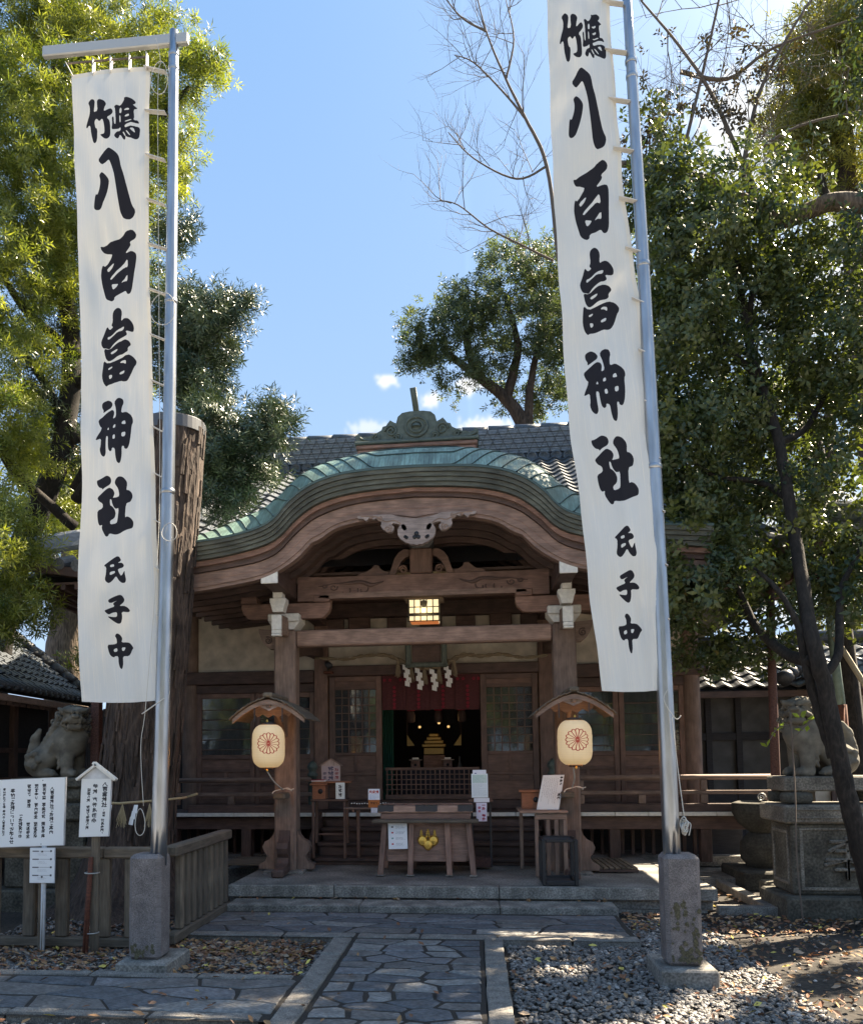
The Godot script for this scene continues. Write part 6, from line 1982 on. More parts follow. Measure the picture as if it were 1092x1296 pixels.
# ---------------------------------------------------------------- fence and signs at the left
func left_fence() -> void:
	var t := thing("wooden_fence", "weathered low wooden fence with square posts round the stump", "fence", Vector3(0, 0, 0))
	for q in [[-4.6, -2.545], [-2.538, -2.0]]:
		one_box("top_rail", Vector3(q[0], 0.765, 3.03), Vector3(q[1], 0.855, 3.14), M.old_x, t, 0.012)
	one_box("bottom_rail", Vector3(-4.6, 0.02, 3.04), Vector3(-2.0, 0.10, 3.13), M.old_x, t, 0.012)
	for x in [-4.45, -4.15, -3.85, -3.545, -3.21, -2.92, -2.55, -2.305, -2.06]:
		one_box("post", Vector3(x - 0.055, 0.102, 3.05), Vector3(x + 0.055, 0.763, 3.12), M.old_y, t, 0.012)
	one_box("top_rail", Vector3(-2.05, 0.765, 1.38), Vector3(-1.93, 0.86, 3.027), M.old_z, t, 0.014)
	one_box("bottom_rail", Vector3(-2.04, 0.03, 1.40), Vector3(-1.94, 0.12, 3.03), M.old_z, t, 0.012)
	for k in 9:
		one_box("post", Vector3(-2.02, 0.122, 2.80 - k * 0.165 - 0.04), Vector3(-1.955, 0.763, 2.80 - k * 0.165 + 0.04), M.old_y, t, 0.012)

func signs() -> void:
	var ink := Color(0.13, 0.14, 0.17)
	# broad board
	var t := thing("notice_board", "broad white board with columns of black writing above the fence", "sign", Vector3(-3.25, 0, 3.24))
	var st := mb()
	prism(st, PackedVector2Array([Vector2(-0.75, 0.845), Vector2(0.412, 0.885), Vector2(0.42, 1.457), Vector2(-0.75, 1.415)]), 0.025, Transform3D())
	obj("board", st, M.signwhite, t)
	var img := blank(1024, 512, Color(0.885, 0.895, 0.90))
	column(img, "八百富神社ご祈祷ご案内", Vector2(912, 62), 29, 2.3, ink, 1.15)
	column(img, "一商売繁盛 一学業成就 一病気平癒", Vector2(850, 30), 26, 2.1, ink, 1.12)
	column(img, "一初宮参り 一家内安全 一開運厄除", Vector2(789, 30), 26, 2.1, ink, 1.12)
	column(img, "一縁結び 一安産", Vector2(731, 30), 26, 2.1, ink, 1.12)
	column(img, "一交通安全", Vector2(731, 322), 26, 2.1, ink, 1.12)
	column(img, "ご祈祷受付中", Vector2(668, 268), 28, 2.2, ink, 1.08)
	column(img, "奉納ご祈祷についてお知らせ", Vector2(600, 70), 30, 2.7, ink, 1.08)
	column(img, "奉納殿随の皆様 奉天中八百富神社の", Vector2(538, 62), 20, 1.6, ink, 1.12)
	column(img, "交通安全のご祈祷は社務所の場に", Vector2(494, 62), 20, 1.6, ink, 1.12)
	column(img, "受付中一時分午の合", Vector2(440, 62), 20, 1.6, ink, 1.12)
	var dot := Color(0.35, 0.35, 0.36)
	stamp(img, Vector2(850, 14), Vector2(850, 14), 4, dot)
	stamp(img, Vector2(850, 500), Vector2(850, 500), 4, dot)
	face("painted_face", [Vector3(-0.745, 0.85, 0.002), Vector3(0.407, 0.89, 0.002), Vector3(0.415, 1.452, 0.002), Vector3(-0.745, 1.41, 0.002)], printed("notice_print", img, 0.5), t)
	for x in [-0.5, 0.2]: one_box("stake", Vector3(x - 0.025, -0.02, -0.07), Vector3(x + 0.025, 1.3, -0.03), M.old_y, t)
	# little board on a post
	t = thing("small_notice", "small white notice on pale metal post in front of the fence", "sign", Vector3(-3.01, 0, 3.27))
	one_box("board", Vector3(-0.112, 0.575, -0.012), Vector3(0.112, 0.868, 0.0), M.signwhite, t, 0.004)
	img = blank(192, 256, Color(0.87, 0.88, 0.89))
	for k in 4:
		img.fill_rect(Rect2i(20, 18 + k * 60, 50, 8), Color(0.3, 0.3, 0.33))
		img.fill_rect(Rect2i(74, 20 + k * 60, 90, 3), Color(0.5, 0.5, 0.52))
		img.fill_rect(Rect2i(158, 14 + k * 60, 14, 14), Color(0.25, 0.26, 0.3))
		small_print(img, Rect2i(60, 34 + k * 60, 80, 22), 8, 4, Color(0.55, 0.55, 0.57), false, k)
	face("painted_face", [Vector3(-0.108, 0.579, 0.002), Vector3(0.108, 0.579, 0.002), Vector3(0.108, 0.864, 0.002), Vector3(-0.108, 0.864, 0.002)], printed("small_print", img, 0.5), t)
	st = mb(true)
	tube(st, [Vector3(0.0, -0.03, -0.03), Vector3(0.0, 0.88, -0.03)], 0.02, 12)
	obj("post", st, M.signwhite, t)
	for y in [0.62, 0.83]: one_box("bolt", Vector3(-0.008, y, 0.0), Vector3(0.008, y + 0.014, 0.006), M.iron, t, 0.002)
	# tall house shaped sign
	t = thing("shrine_sign", "tall white house shaped sign with writing on a dark stake", "sign", Vector3(-2.565, 0, 3.26))
	st = mb()
	prism(st, PackedVector2Array([Vector2(-0.133, 0.955), Vector2(0.128, 0.962), Vector2(0.150, 1.45), Vector2(0.01, 1.545), Vector2(-0.115, 1.44)]), 0.02, Transform3D())
	obj("board", st, M.signwhite, t)
	st = mb()
	bar(st, Vector3(-0.155, 1.432, -0.006), Vector3(0.022, 1.562, -0.006), 0.06, 0.022, 0.003)
	bar(st, Vector3(0.185, 1.428, -0.006), Vector3(-0.012, 1.575, -0.006), 0.06, 0.024, 0.003)
	obj("roof_strip", st, M.white, t)
	img = blank(256, 512, Color(0.885, 0.89, 0.88))
	column(img, "八百富神社", Vector2(186, 22), 42, 3.4, ink, 1.1)
	column(img, "(通称", Vector2(196, 268), 22, 1.8, ink, 1.1)
	column(img, "竹島弁天)", Vector2(186, 356), 27, 2.2, ink, 1.05)
	column(img, "祭神 市杵島姫命", Vector2(104, 44), 38, 3.0, ink, 1.24)
	column(img, "開運の神  縁結び安産の神", Vector2(54, 84), 27, 2.2, ink, 1.12)
	face("painted_face", [Vector3(-0.130, 0.958, 0.002), Vector3(0.126, 0.965, 0.002), Vector3(0.146, 1.44, 0.002), Vector3(-0.112, 1.44, 0.002)], printed("shrine_print", img, 0.5), t)
	one_box("stake", Vector3(-0.035, -0.03, -0.065), Vector3(0.03, 1.3, -0.021), M.old_y, t)
	t = thing("rusty_pipe", "reddish rusty pipe wired to the stake of the tall sign", "pipe", Vector3(-2.605, 0, 3.30))
	st = mb(true)
	tube(st, [Vector3(-0.01, -0.03, -0.01), Vector3(0.0, 0.4, -0.03), Vector3(0.012, 0.79, -0.055)], [0.025, 0.022, 0.020], 12)
	obj("pipe", st, M.rust, t)
	for y in [0.17, 0.66]:
		st = mb(true)
		var ring := []
		for k in 17: ring.append(Vector3(0.02 + sin(TAU * k / 16.0) * 0.06, y, -0.06 + cos(TAU * k / 16.0) * 0.055))
		tube(st, ring, 0.005, 5)
		obj("wire_tie", st, M.rail_steel, t)

# ---------------------------------------------------------------- stone lion dogs
func surface_nets(f: PackedFloat32Array, n: Vector3i, o: Vector3, h: float, mirror: bool) -> ArrayMesh:
	var ids := PackedInt32Array()
	ids.resize(n.x * n.y * n.z)
	ids.fill(-1)
	var vs := PackedVector3Array()
	var idx := PackedInt32Array()
	var at := func(x: int, y: int, z: int) -> int: return (z * n.y + y) * n.x + x
	for z in n.z - 1:
		for y in n.y - 1:
			for x in n.x - 1:
				var i := (z * n.y + y) * n.x + x
				var m := 0
				var d := [f[i], f[i + 1], f[i + n.x], f[i + n.x + 1], f[i + n.x * n.y], f[i + n.x * n.y + 1], f[i + n.x * n.y + n.x], f[i + n.x * n.y + n.x + 1]]
				for k in 8:
					if d[k] < 0.0: m += 1
				if m == 0 or m == 8: continue
				var s := Vector3.ZERO
				var c := 0
				for e in [[0, 1], [2, 3], [4, 5], [6, 7], [0, 2], [1, 3], [4, 6], [5, 7], [0, 4], [1, 5], [2, 6], [3, 7]]:
					var a: float = d[e[0]]
					var b: float = d[e[1]]
					if (a < 0.0) != (b < 0.0):
						var t := a / (a - b)
						s += Vector3(e[0] & 1, (e[0] >> 1) & 1, e[0] >> 2).lerp(Vector3(e[1] & 1, (e[1] >> 1) & 1, e[1] >> 2), t)
						c += 1
				ids[i] = vs.size()
				var p := o + (Vector3(x, y, z) + s / c) * h
				if mirror: p.x = -p.x
				vs.append(p)
	for z in range(1, n.z - 1):
		for y in range(1, n.y - 1):
			for x in range(1, n.x - 1):
				var i := (z * n.y + y) * n.x + x
				var inside_here := f[i] < 0.0
				for ax in 3:
					var st: int = [1, n.x, n.x * n.y][ax]
					if (f[i + st] < 0.0) == inside_here: continue
					var u: int = [n.x, n.x * n.y, 1][ax]
					var v: int = [n.x * n.y, 1, n.x][ax]
					var q := [ids[i], ids[i - u], ids[i - u - v], ids[i - v]]
					if inside_here != mirror: q.reverse()
					idx.append_array(PackedInt32Array([q[0], q[1], q[2], q[0], q[2], q[3]]))
	var st := SurfaceTool.new()
	st.begin(Mesh.PRIMITIVE_TRIANGLES)
	st.set_smooth_group(0)
	for k in idx: st.add_vertex(vs[k])
	st.index()
	st.generate_normals()
	return st.commit()

func lion_mesh(mirror: bool, open_mouth: bool) -> ArrayMesh:
	var h := 0.0105
	var o := Vector3(-0.46, -0.03, -0.29)
	var n := Vector3i(88, 88, 64)
	var f := PackedFloat32Array()
	f.resize(n.x * n.y * n.z)
	f.fill(1.0)
	# [from, to, radius from, radius to, blend]; a negative radius cuts
	var c := []
	for s in [-1.0, 1.0]:
		c.append([Vector3(-0.20, 0.16, 0.11 * s), Vector3(-0.12, 0.2, 0.12 * s), 0.155, 0.12, 0.04])
		c.append([Vector3(-0.18, 0.05, 0.16 * s), Vector3(0.0, 0.045, 0.17 * s), 0.06, 0.05, 0.03])
		c.append([Vector3(0.16, 0.36, 0.10 * s), Vector3(0.155, 0.07, 0.115 * s), 0.085, 0.062, 0.035])
		c.append([Vector3(0.15, 0.045, 0.115 * s), Vector3(0.235, 0.04, 0.12 * s), 0.062, 0.05, 0.02])
		for k in 3: c.append([Vector3(0.24, 0.035, (0.12 + (k - 1) * 0.035) * s), Vector3(0.262, 0.03, (0.12 + (k - 1) * 0.035) * s), 0.022, 0.02, 0.008])
		for k in 3: c.append([Vector3(0.015, 0.04, (0.17 + (k - 1) * 0.035) * s), Vector3(0.04, 0.03, (0.17 + (k - 1) * 0.035) * s), 0.022, 0.02, 0.008])
		# swirls on the haunch and fringe behind the foreleg
		for k in 5:
			var a := k * 1.25
			c.append([Vector3(-0.19 + cos(a) * 0.075, 0.19 + sin(a) * 0.075, 0.245 * s), Vector3(-0.19 + cos(a + 0.5) * 0.065, 0.19 + sin(a + 0.5) * 0.065, 0.245 * s), 0.036, 0.026, 0.003])
		for k in 4: c.append([Vector3(0.085, 0.32 - k * 0.06, 0.13 * s), Vector3(0.06, 0.28 - k * 0.06, 0.14 * s), 0.030, 0.016, 0.003])
	c.append([Vector3(-0.16, 0.22, 0), Vector3(0.12, 0.44, 0), 0.165, 0.185, 0.05])
	c.append([Vector3(0.13, 0.46, 0), Vector3(0.16, 0.60, 0.02), 0.15, 0.125, 0.05])
	c.append([Vector3(0.21, 0.42, 0.02), Vector3(0.20, 0.34, 0.02), 0.12, 0.10, 0.05])
	var hd := Vector3(0.205, 0.655, 0.07)
	var fw := Vector3(0.62, -0.06, 0.78).normalized()
	var rt := fw.cross(Vector3.UP).normalized()
	c.append([hd, hd + fw * 0.03, 0.110, 0.090, 0.03])
	c.append([hd + Vector3(0, 0.07, 0) - rt * 0.05, hd + Vector3(0, 0.07, 0) + rt * 0.05, 0.062, 0.062, 0.025])
	c.append([hd + fw * 0.125 - rt * 0.042, hd + fw * 0.125 + rt * 0.042, 0.050, 0.050, 0.012])      # snout
	c.append([hd + fw * 0.178 + Vector3(0, 0.03, 0) - rt * 0.022, hd + fw * 0.178 + Vector3(0, 0.03, 0) + rt * 0.022, 0.025, 0.025, 0.006])   # nose
	c.append([hd + fw * 0.105 + Vector3(0, -0.088, 0) - rt * 0.045, hd + fw * 0.105 + Vector3(0, -0.088, 0) + rt * 0.045, 0.040, 0.040, 0.012])   # jaw
	c.append([hd + fw * 0.17 + Vector3(0, -0.052, 0) - rt * 0.075, hd + fw * 0.17 + Vector3(0, -0.052, 0) + rt * 0.075, -(0.024 if open_mouth else 0.014), -(0.024 if open_mouth else 0.014), 0.004])
	c.append([hd + fw * 0.10 + Vector3(0, -0.052, 0) - rt * 0.10, hd + fw * 0.10 + Vector3(0, -0.052, 0) + rt * 0.10, -0.012, -0.012, 0.004])
	for k in 6: c.append([hd + fw * 0.150 + rt * (k - 2.5) * 0.022 + Vector3(0, -0.040, 0), hd + fw * 0.150 + rt * (k - 2.5) * 0.022 + Vector3(0, -0.052, 0), 0.010, 0.007, 0.002])   # teeth
	for s in [-1.0, 1.0]:
		c.append([hd + fw * 0.125 + rt * 0.03 * s + Vector3(0, 0.078, 0), hd + fw * 0.085 + rt * 0.105 * s + Vector3(0, 0.095, 0), 0.030, 0.026, 0.004])   # brow
		c.append([hd + fw * 0.122 + rt * 0.058 * s + Vector3(0, 0.036, 0), hd + fw * 0.118 + rt * 0.062 * s + Vector3(0, 0.036, 0), -0.030, -0.030, 0.004])   # socket
		c.append([hd + fw * 0.108 + rt * 0.058 * s + Vector3(0, 0.038, 0), hd + fw * 0.108 + rt * 0.060 * s + Vector3(0, 0.038, 0), 0.022, 0.022, 0.002])   # eye
		c.append([hd + rt * 0.105 * s + Vector3(0, 0.075, 0), hd + rt * 0.155 * s + Vector3(0, 0.11, 0) - fw * 0.03, 0.040, 0.018, 0.006])   # ear
		c.append([hd + fw * 0.11 + rt * 0.085 * s + Vector3(0, -0.018, 0), hd + fw * 0.07 + rt * 0.115 * s + Vector3(0, -0.035, 0), 0.030, 0.024, 0.005])   # cheek
	# mane: rows of curls round the face and down the back
	var g := RandomNumberGenerator.new()
	g.seed = 5
	for row in 4:
		for k in 13:
			var a := TAU * (k + 0.5 * (row % 2)) / 13.0
			if row == 0 and sin(a) > -0.25: continue
			var r := 0.128 + row * 0.027
			var p := hd + fw * (-0.005 - row * 0.052) + rt * cos(a) * r + Vector3(0, sin(a) * r - row * 0.03, 0)
			if row == 0: p += fw * 0.05
			c.append([p, p + fw * 0.012, 0.034, 0.030, 0.003])
			c.append([p + fw * 0.03 + rt * 0.004, p + fw * 0.045, -0.014, -0.014, 0.003])
	for k in 7:
		var p := Vector3(0.05 - k * 0.035, 0.66 - k * 0.055, 0)
		for s in [-1.0, 0.0, 1.0]: c.append([p + Vector3(-0.02, -0.02 * absf(s), 0.10 * s), p + Vector3(-0.045, -0.05 - 0.02 * absf(s), 0.115 * s), 0.045, 0.026, 0.003])
	for k in 8:      # locks on the chest and flank
		for s in [-1.0, 1.0]: c.append([Vector3(0.22 - k * 0.03, 0.50 - k * 0.018, (0.05 + k * 0.017) * s), Vector3(0.215 - k * 0.036, 0.42 - k * 0.02, (0.055 + k * 0.018) * s), 0.026, 0.010, 0.002])
	# tail standing up behind
	c.append([Vector3(-0.31, 0.17, 0), Vector3(-0.345, 0.30, 0), 0.07, 0.06, 0.03])
	c.append([Vector3(-0.345, 0.30, 0), Vector3(-0.33, 0.44, 0), 0.065, 0.05, 0.03])
	c.append([Vector3(-0.33, 0.44, 0), Vector3(-0.28, 0.53, 0), 0.05, 0.028, 0.02])
	for k in 3: c.append([Vector3(-0.385 + 0.02 * k, 0.25 + k * 0.085, 0.03), Vector3(-0.395 + 0.03 * k, 0.29 + k * 0.085, 0.03), 0.034, 0.022, 0.008])
	c.append([Vector3(-0.3, -0.02, 0.0), Vector3(0.24, -0.02, 0), 0.2, 0.2, 0.0])
	c.pop_back()
	for q in c:
		var a: Vector3 = q[0]
		var b: Vector3 = q[1]
		var r0: float = absf(q[2])
		var r1: float = absf(q[3])
		var cut: bool = q[2] < 0.0
		var k: float = maxf(0.002, q[4])
		var pad := maxf(r0, r1) + k + 0.03
		var lo := ((a.min(b) - Vector3.ONE * pad - o) / h).floor()
		var hi := ((a.max(b) + Vector3.ONE * pad - o) / h).ceil()
		var ab := b - a
		var l2 := maxf(1e-9, ab.length_squared())
		for z in range(maxi(0, int(lo.z)), mini(n.z, int(hi.z) + 1)):
			for y in range(maxi(0, int(lo.y)), mini(n.y, int(hi.y) + 1)):
				for x in range(maxi(0, int(lo.x)), mini(n.x, int(hi.x) + 1)):
					var p := o + Vector3(x, y, z) * h
					var t := clampf((p - a).dot(ab) / l2, 0.0, 1.0)
					var d := p.distance_to(a + ab * t) - lerpf(r0, r1, t)
					var i := (z * n.y + y) * n.x + x
					var e := f[i]
					if cut:
						f[i] = maxf(e, -d)
					else:
						var m := maxf(k - absf(e - d), 0.0) / k
						f[i] = minf(e, d) - m * m * k * 0.25
	return surface_nets(f, n, o, h, mirror)

func guardians() -> void:
	# left, on its plinth behind the sign
	var t := thing("lion_dog", "stone lion dog guardian with curled mane seated left of the stump", "statue", Vector3(-4.05, 1.405, 0.95), "", -0.12)
	put("body", lion_mesh(false, false), M.lion_stone, t)
	t = thing("lion_pedestal", "mossy stone pedestal under the left lion dog behind the boards", "pedestal", Vector3(-4.05, 0, 0.95))
	one_box("plinth", Vector3(-0.44, 1.30, -0.30), Vector3(0.44, 1.404, 0.30), M.stone, t, 0.015)
	one_box("cushion", Vector3(-0.40, 1.13, -0.27), Vector3(0.40, 1.297, 0.27), M.stone, t, 0.06)
	one_box("cap_slab", Vector3(-0.56, 0.95, -0.42), Vector3(0.56, 1.127, 0.42), M.stone, t, 0.02)
	one_box("body", Vector3(-0.46, 0.22, -0.34), Vector3(0.46, 0.947, 0.34), M.stone, t, 0.02)
	one_box("base", Vector3(-0.60, -0.03, -0.48), Vector3(0.60, 0.217, 0.48), M.stone, t, 0.02)
	# right
	t = thing("lion_dog", "stone lion dog guardian seated on the carved pedestal behind the tree", "statue", Vector3(4.06, 1.362, 0.92), "", 0.15)
	put("body", lion_mesh(true, true), M.lion_stone, t)
	t = thing("lion_pedestal", "large carved stone pedestal with raised character right of the steps", "pedestal", Vector3(4.2, 0, 1.0))
	one_box("base", Vector3(-0.66, -0.03, -0.35), Vector3(0.75, 0.21, 0.43), M.stone, t, 0.02)
	one_box("base", Vector3(-0.50, -0.03, -0.9), Vector3(0.75, 0.20, -0.353), M.stone, t, 0.02)
	one_box("body", Vector3(-0.545, 0.213, -0.30), Vector3(0.62, 0.905, 0.28), M.stone, t, 0.02)
	for q in [[-0.47, 0.26, 0.52, 0.29], [-0.47, 0.84, 0.52, 0.86], [-0.47, 0.29, -0.44, 0.84], [0.49, 0.29, 0.52, 0.84]]:
		one_box("panel_border", Vector3(q[0], q[1], 0.276), Vector3(q[2], q[3], 0.292), M.stone_pale, t, 0.005)
	for q in [[-0.22, 0.30, 0.20, 0.33], [-0.22, 0.80, 0.20, 0.83], [-0.22, 0.33, -0.19, 0.80], [0.17, 0.33, 0.20, 0.80]]:
		var st := mb()
		box(st, Vector3(-0.548, (q[1] + q[3]) / 2, (q[0] + q[2]) / 2 - 0.01), Vector3(0.016, q[3] - q[1], q[2] - q[0]), 0.005)
		obj("panel_border", st, M.stone_pale, t)
	var st := mb()
	for s in FONT["奉"].split(" "):
		for k in range(0, s.length() - 2, 2):
			var a := Vector3(s[k].to_int() / 9.0 * 0.36 - 0.24, 0.775 - s[k + 1].to_int() / 9.0 * 0.40, 0.283)
			var b := Vector3(s[k + 2].to_int() / 9.0 * 0.36 - 0.24, 0.775 - s[k + 3].to_int() / 9.0 * 0.40, 0.283)
			bar(st, a, b + (b - a).normalized() * 0.012, 0.034, 0.06, 0.008, Vector3.BACK)
	obj("raised_character", st, M.stone_pale, t)
	one_box("cap_slab", Vector3(-0.62, 0.908, -0.40), Vector3(0.72, 1.085, 0.335), M.stone_pale, t, 0.02)
	for q in [[-0.52, 0.55]]:
		one_box("panel_border", Vector3(q[0], 0.955, 0.332), Vector3(q[1], 0.972, 0.345), M.stone_pale, t, 0.004)
		one_box("panel_border", Vector3(q[0], 1.035, 0.332), Vector3(q[1], 1.052, 0.345), M.stone_pale, t, 0.004)
	for q in [[-0.44, 0.16], [0.40, 0.16], [-0.44, -0.2], [0.40, -0.2]]:
		st = mb(true)
		tube(st, [Vector3(q[0] - 0.14, 1.15, q[1]), Vector3(q[0] - 0.09, 1.15, q[1]), Vector3(q[0], 1.15, q[1]), Vector3(q[0] + 0.09, 1.15, q[1]), Vector3(q[0] + 0.14, 1.15, q[1])], [0.05, 0.06, 0.064, 0.06, 0.05], 14)
		obj("rolled_foot", st, M.stone, t)
	one_box("plinth", Vector3(-0.56, 1.215, -0.32), Vector3(0.50, 1.36, 0.20), M.stone_pale, t, 0.015)
	# stone basin and blocks behind it
	t = thing("stone_bowl", "carved stone bowl on round drum behind the right pedestal", "bowl", Vector3(4.12, 0, -0.95))
	st = mb(true)
	lathe(st, [Vector2(0.16, 0.62), Vector2(0.30, 0.74), Vector2(0.36, 0.86), Vector2(0.36, 0.98), Vector2(0.30, 1.0), Vector2(0.26, 0.94), Vector2(0.0, 0.92)], Vector3.ZERO, 24)
	obj("bowl", st, M.stone_dark, t)
	st = mb(true)
	lathe(st, [Vector2(0.20, 0.205), Vector2(0.28, 0.3), Vector2(0.28, 0.5), Vector2(0.18, 0.62), Vector2(0, 0.622)], Vector3.ZERO, 24)
	obj("drum", st, M.stone_dark, t)
	one_box("foot_block", Vector3(-0.42, -0.02, -0.4), Vector3(0.4, 0.203, 0.55), M.stone_dark, t, 0.02)
	t = thing("iron_scroll", "small curled iron scroll standing on the stone bowl", "ironwork", Vector3(4.05, 1.0, -0.78))
	st = mb(true)
	var sp := []
	for k in 22: sp.append(Vector3(cos(k * 0.5) * 0.055 * (1 - k / 26.0), 0.06 + sin(k * 0.5) * 0.055 * (1 - k / 26.0), 0))
	tube(st, sp, 0.007, 5)
	obj("scroll", st, M.rail_steel, t)

func stump() -> void:
	var t := thing("cut_tree_trunk", "thick cut cedar trunk with metal cap rising behind the left banner", "tree trunk", Vector3(-3.12, 0, 1.3))
	var st := mb(true)
	var rows := []
	var n := FastNoiseLite.new()
	n.seed = 9
	n.frequency = 1.6
	for j in 61:
		var v := j / 60.0
		var y := 5.27 * v
		var c := Vector3(lerpf(0.0, 0.50, v), y, 0)
		var r := lerpf(0.42, 0.33, v) + 0.34 * exp(-v * 22.0)
		var ring := []
		for k in 73:
			var a := TAU * (k % 72) / 72.0
			var rr := r * (1.0 + 0.16 * exp(-v * 14.0) * sin(a * 5.0 + 0.6) + 0.035 * sin(a * 9.0 + v * 2.0)) + 0.028 * n.get_noise_3d(cos(a) * 3.2, y * 0.35, sin(a) * 3.2) + 0.020 * absf(n.get_noise_3d(cos(a) * 9.0, y * 0.6, sin(a) * 9.0))
			ring.append(c + Vector3(sin(a) * rr, 0, cos(a) * rr))
		rows.append(ring)
	sheet(st, rows)
	obj("trunk", st, M.bark, t)
	st = mb()
	for k in 260:      # strips of bark standing off the trunk
		var v := rng.randf_range(0.08, 0.96)
		var a := rng.randf_range(-1.9, 1.9)
		var l := rng.randf_range(0.12, 0.5)
		var v2 := minf(0.985, v + l / 5.27)
		var p := []
		for w in [v, v2]:
			var r := lerpf(0.42, 0.33, w) + 0.34 * exp(-w * 22.0) + 0.017
			p.append(Vector3(lerpf(0.0, 0.50, w) + sin(a) * r, 5.27 * w, cos(a) * r))
		bar(st, p[0], p[1], rng.randf_range(0.02, 0.05), 0.022, 0.005, Vector3(sin(a), 0, cos(a)))
	tag(obj("bark_strips", st, M.bark, t), "", "", "", "stuff")
	st = mb()
	lathe(st, [Vector2(0.348, 5.13), Vector2(0.352, 5.135), Vector2(0.352, 5.262), Vector2(0.348, 5.268), Vector2(0.0, 5.268)], Vector3(0.493, 0, 0), 40)
	obj("metal_cap", st, M.cap_metal, t)
	t = thing("trunk_rope", "straw rope with white papers and straw tufts tied round the trunk", "rope", Vector3(-2.99, 0, 1.3))
	st = mb(true)
	var ring := []
	for k in 31:
		var a := -1.75 + 3.75 * k / 30.0
		ring.append(Vector3(sin(a) * 0.50, 1.155 + 0.03 * absf(sin(a)), cos(a) * 0.50))
	ring.append(Vector3(0.60, 1.22, -0.16))
	tube(st, ring, 0.013, 8)
	obj("strand", st, M.straw, t)
	for k in 7:
		var a := -0.95 + k * 0.26
		var p := Vector3(sin(a) * 0.515, 1.15, cos(a) * 0.515)
		st = mb()
		if k % 2 == 0:
			for j in 30:
				var e := p + Vector3(rng.randf_range(-0.055, 0.055), -rng.randf_range(0.14, 0.24), rng.randf_range(0.0, 0.05))
				bar(st, p, e, 0.006, 0.004)
			obj("straw_tuft", st, M.straw, t)
		else:
			for j in 3:
				var y := p.y - 0.01 - j * 0.06
				var dx := -0.02 * j
				quad(st, Vector3(p.x - 0.03 + dx, y - 0.075, p.z + 0.02), Vector3(p.x + 0.02 + dx, y - 0.085, p.z + 0.03), Vector3(p.x + 0.03 + dx, y, p.z + 0.02), Vector3(p.x - 0.015 + dx, y, p.z + 0.01))
			obj("white_paper", st, M.paper, t)

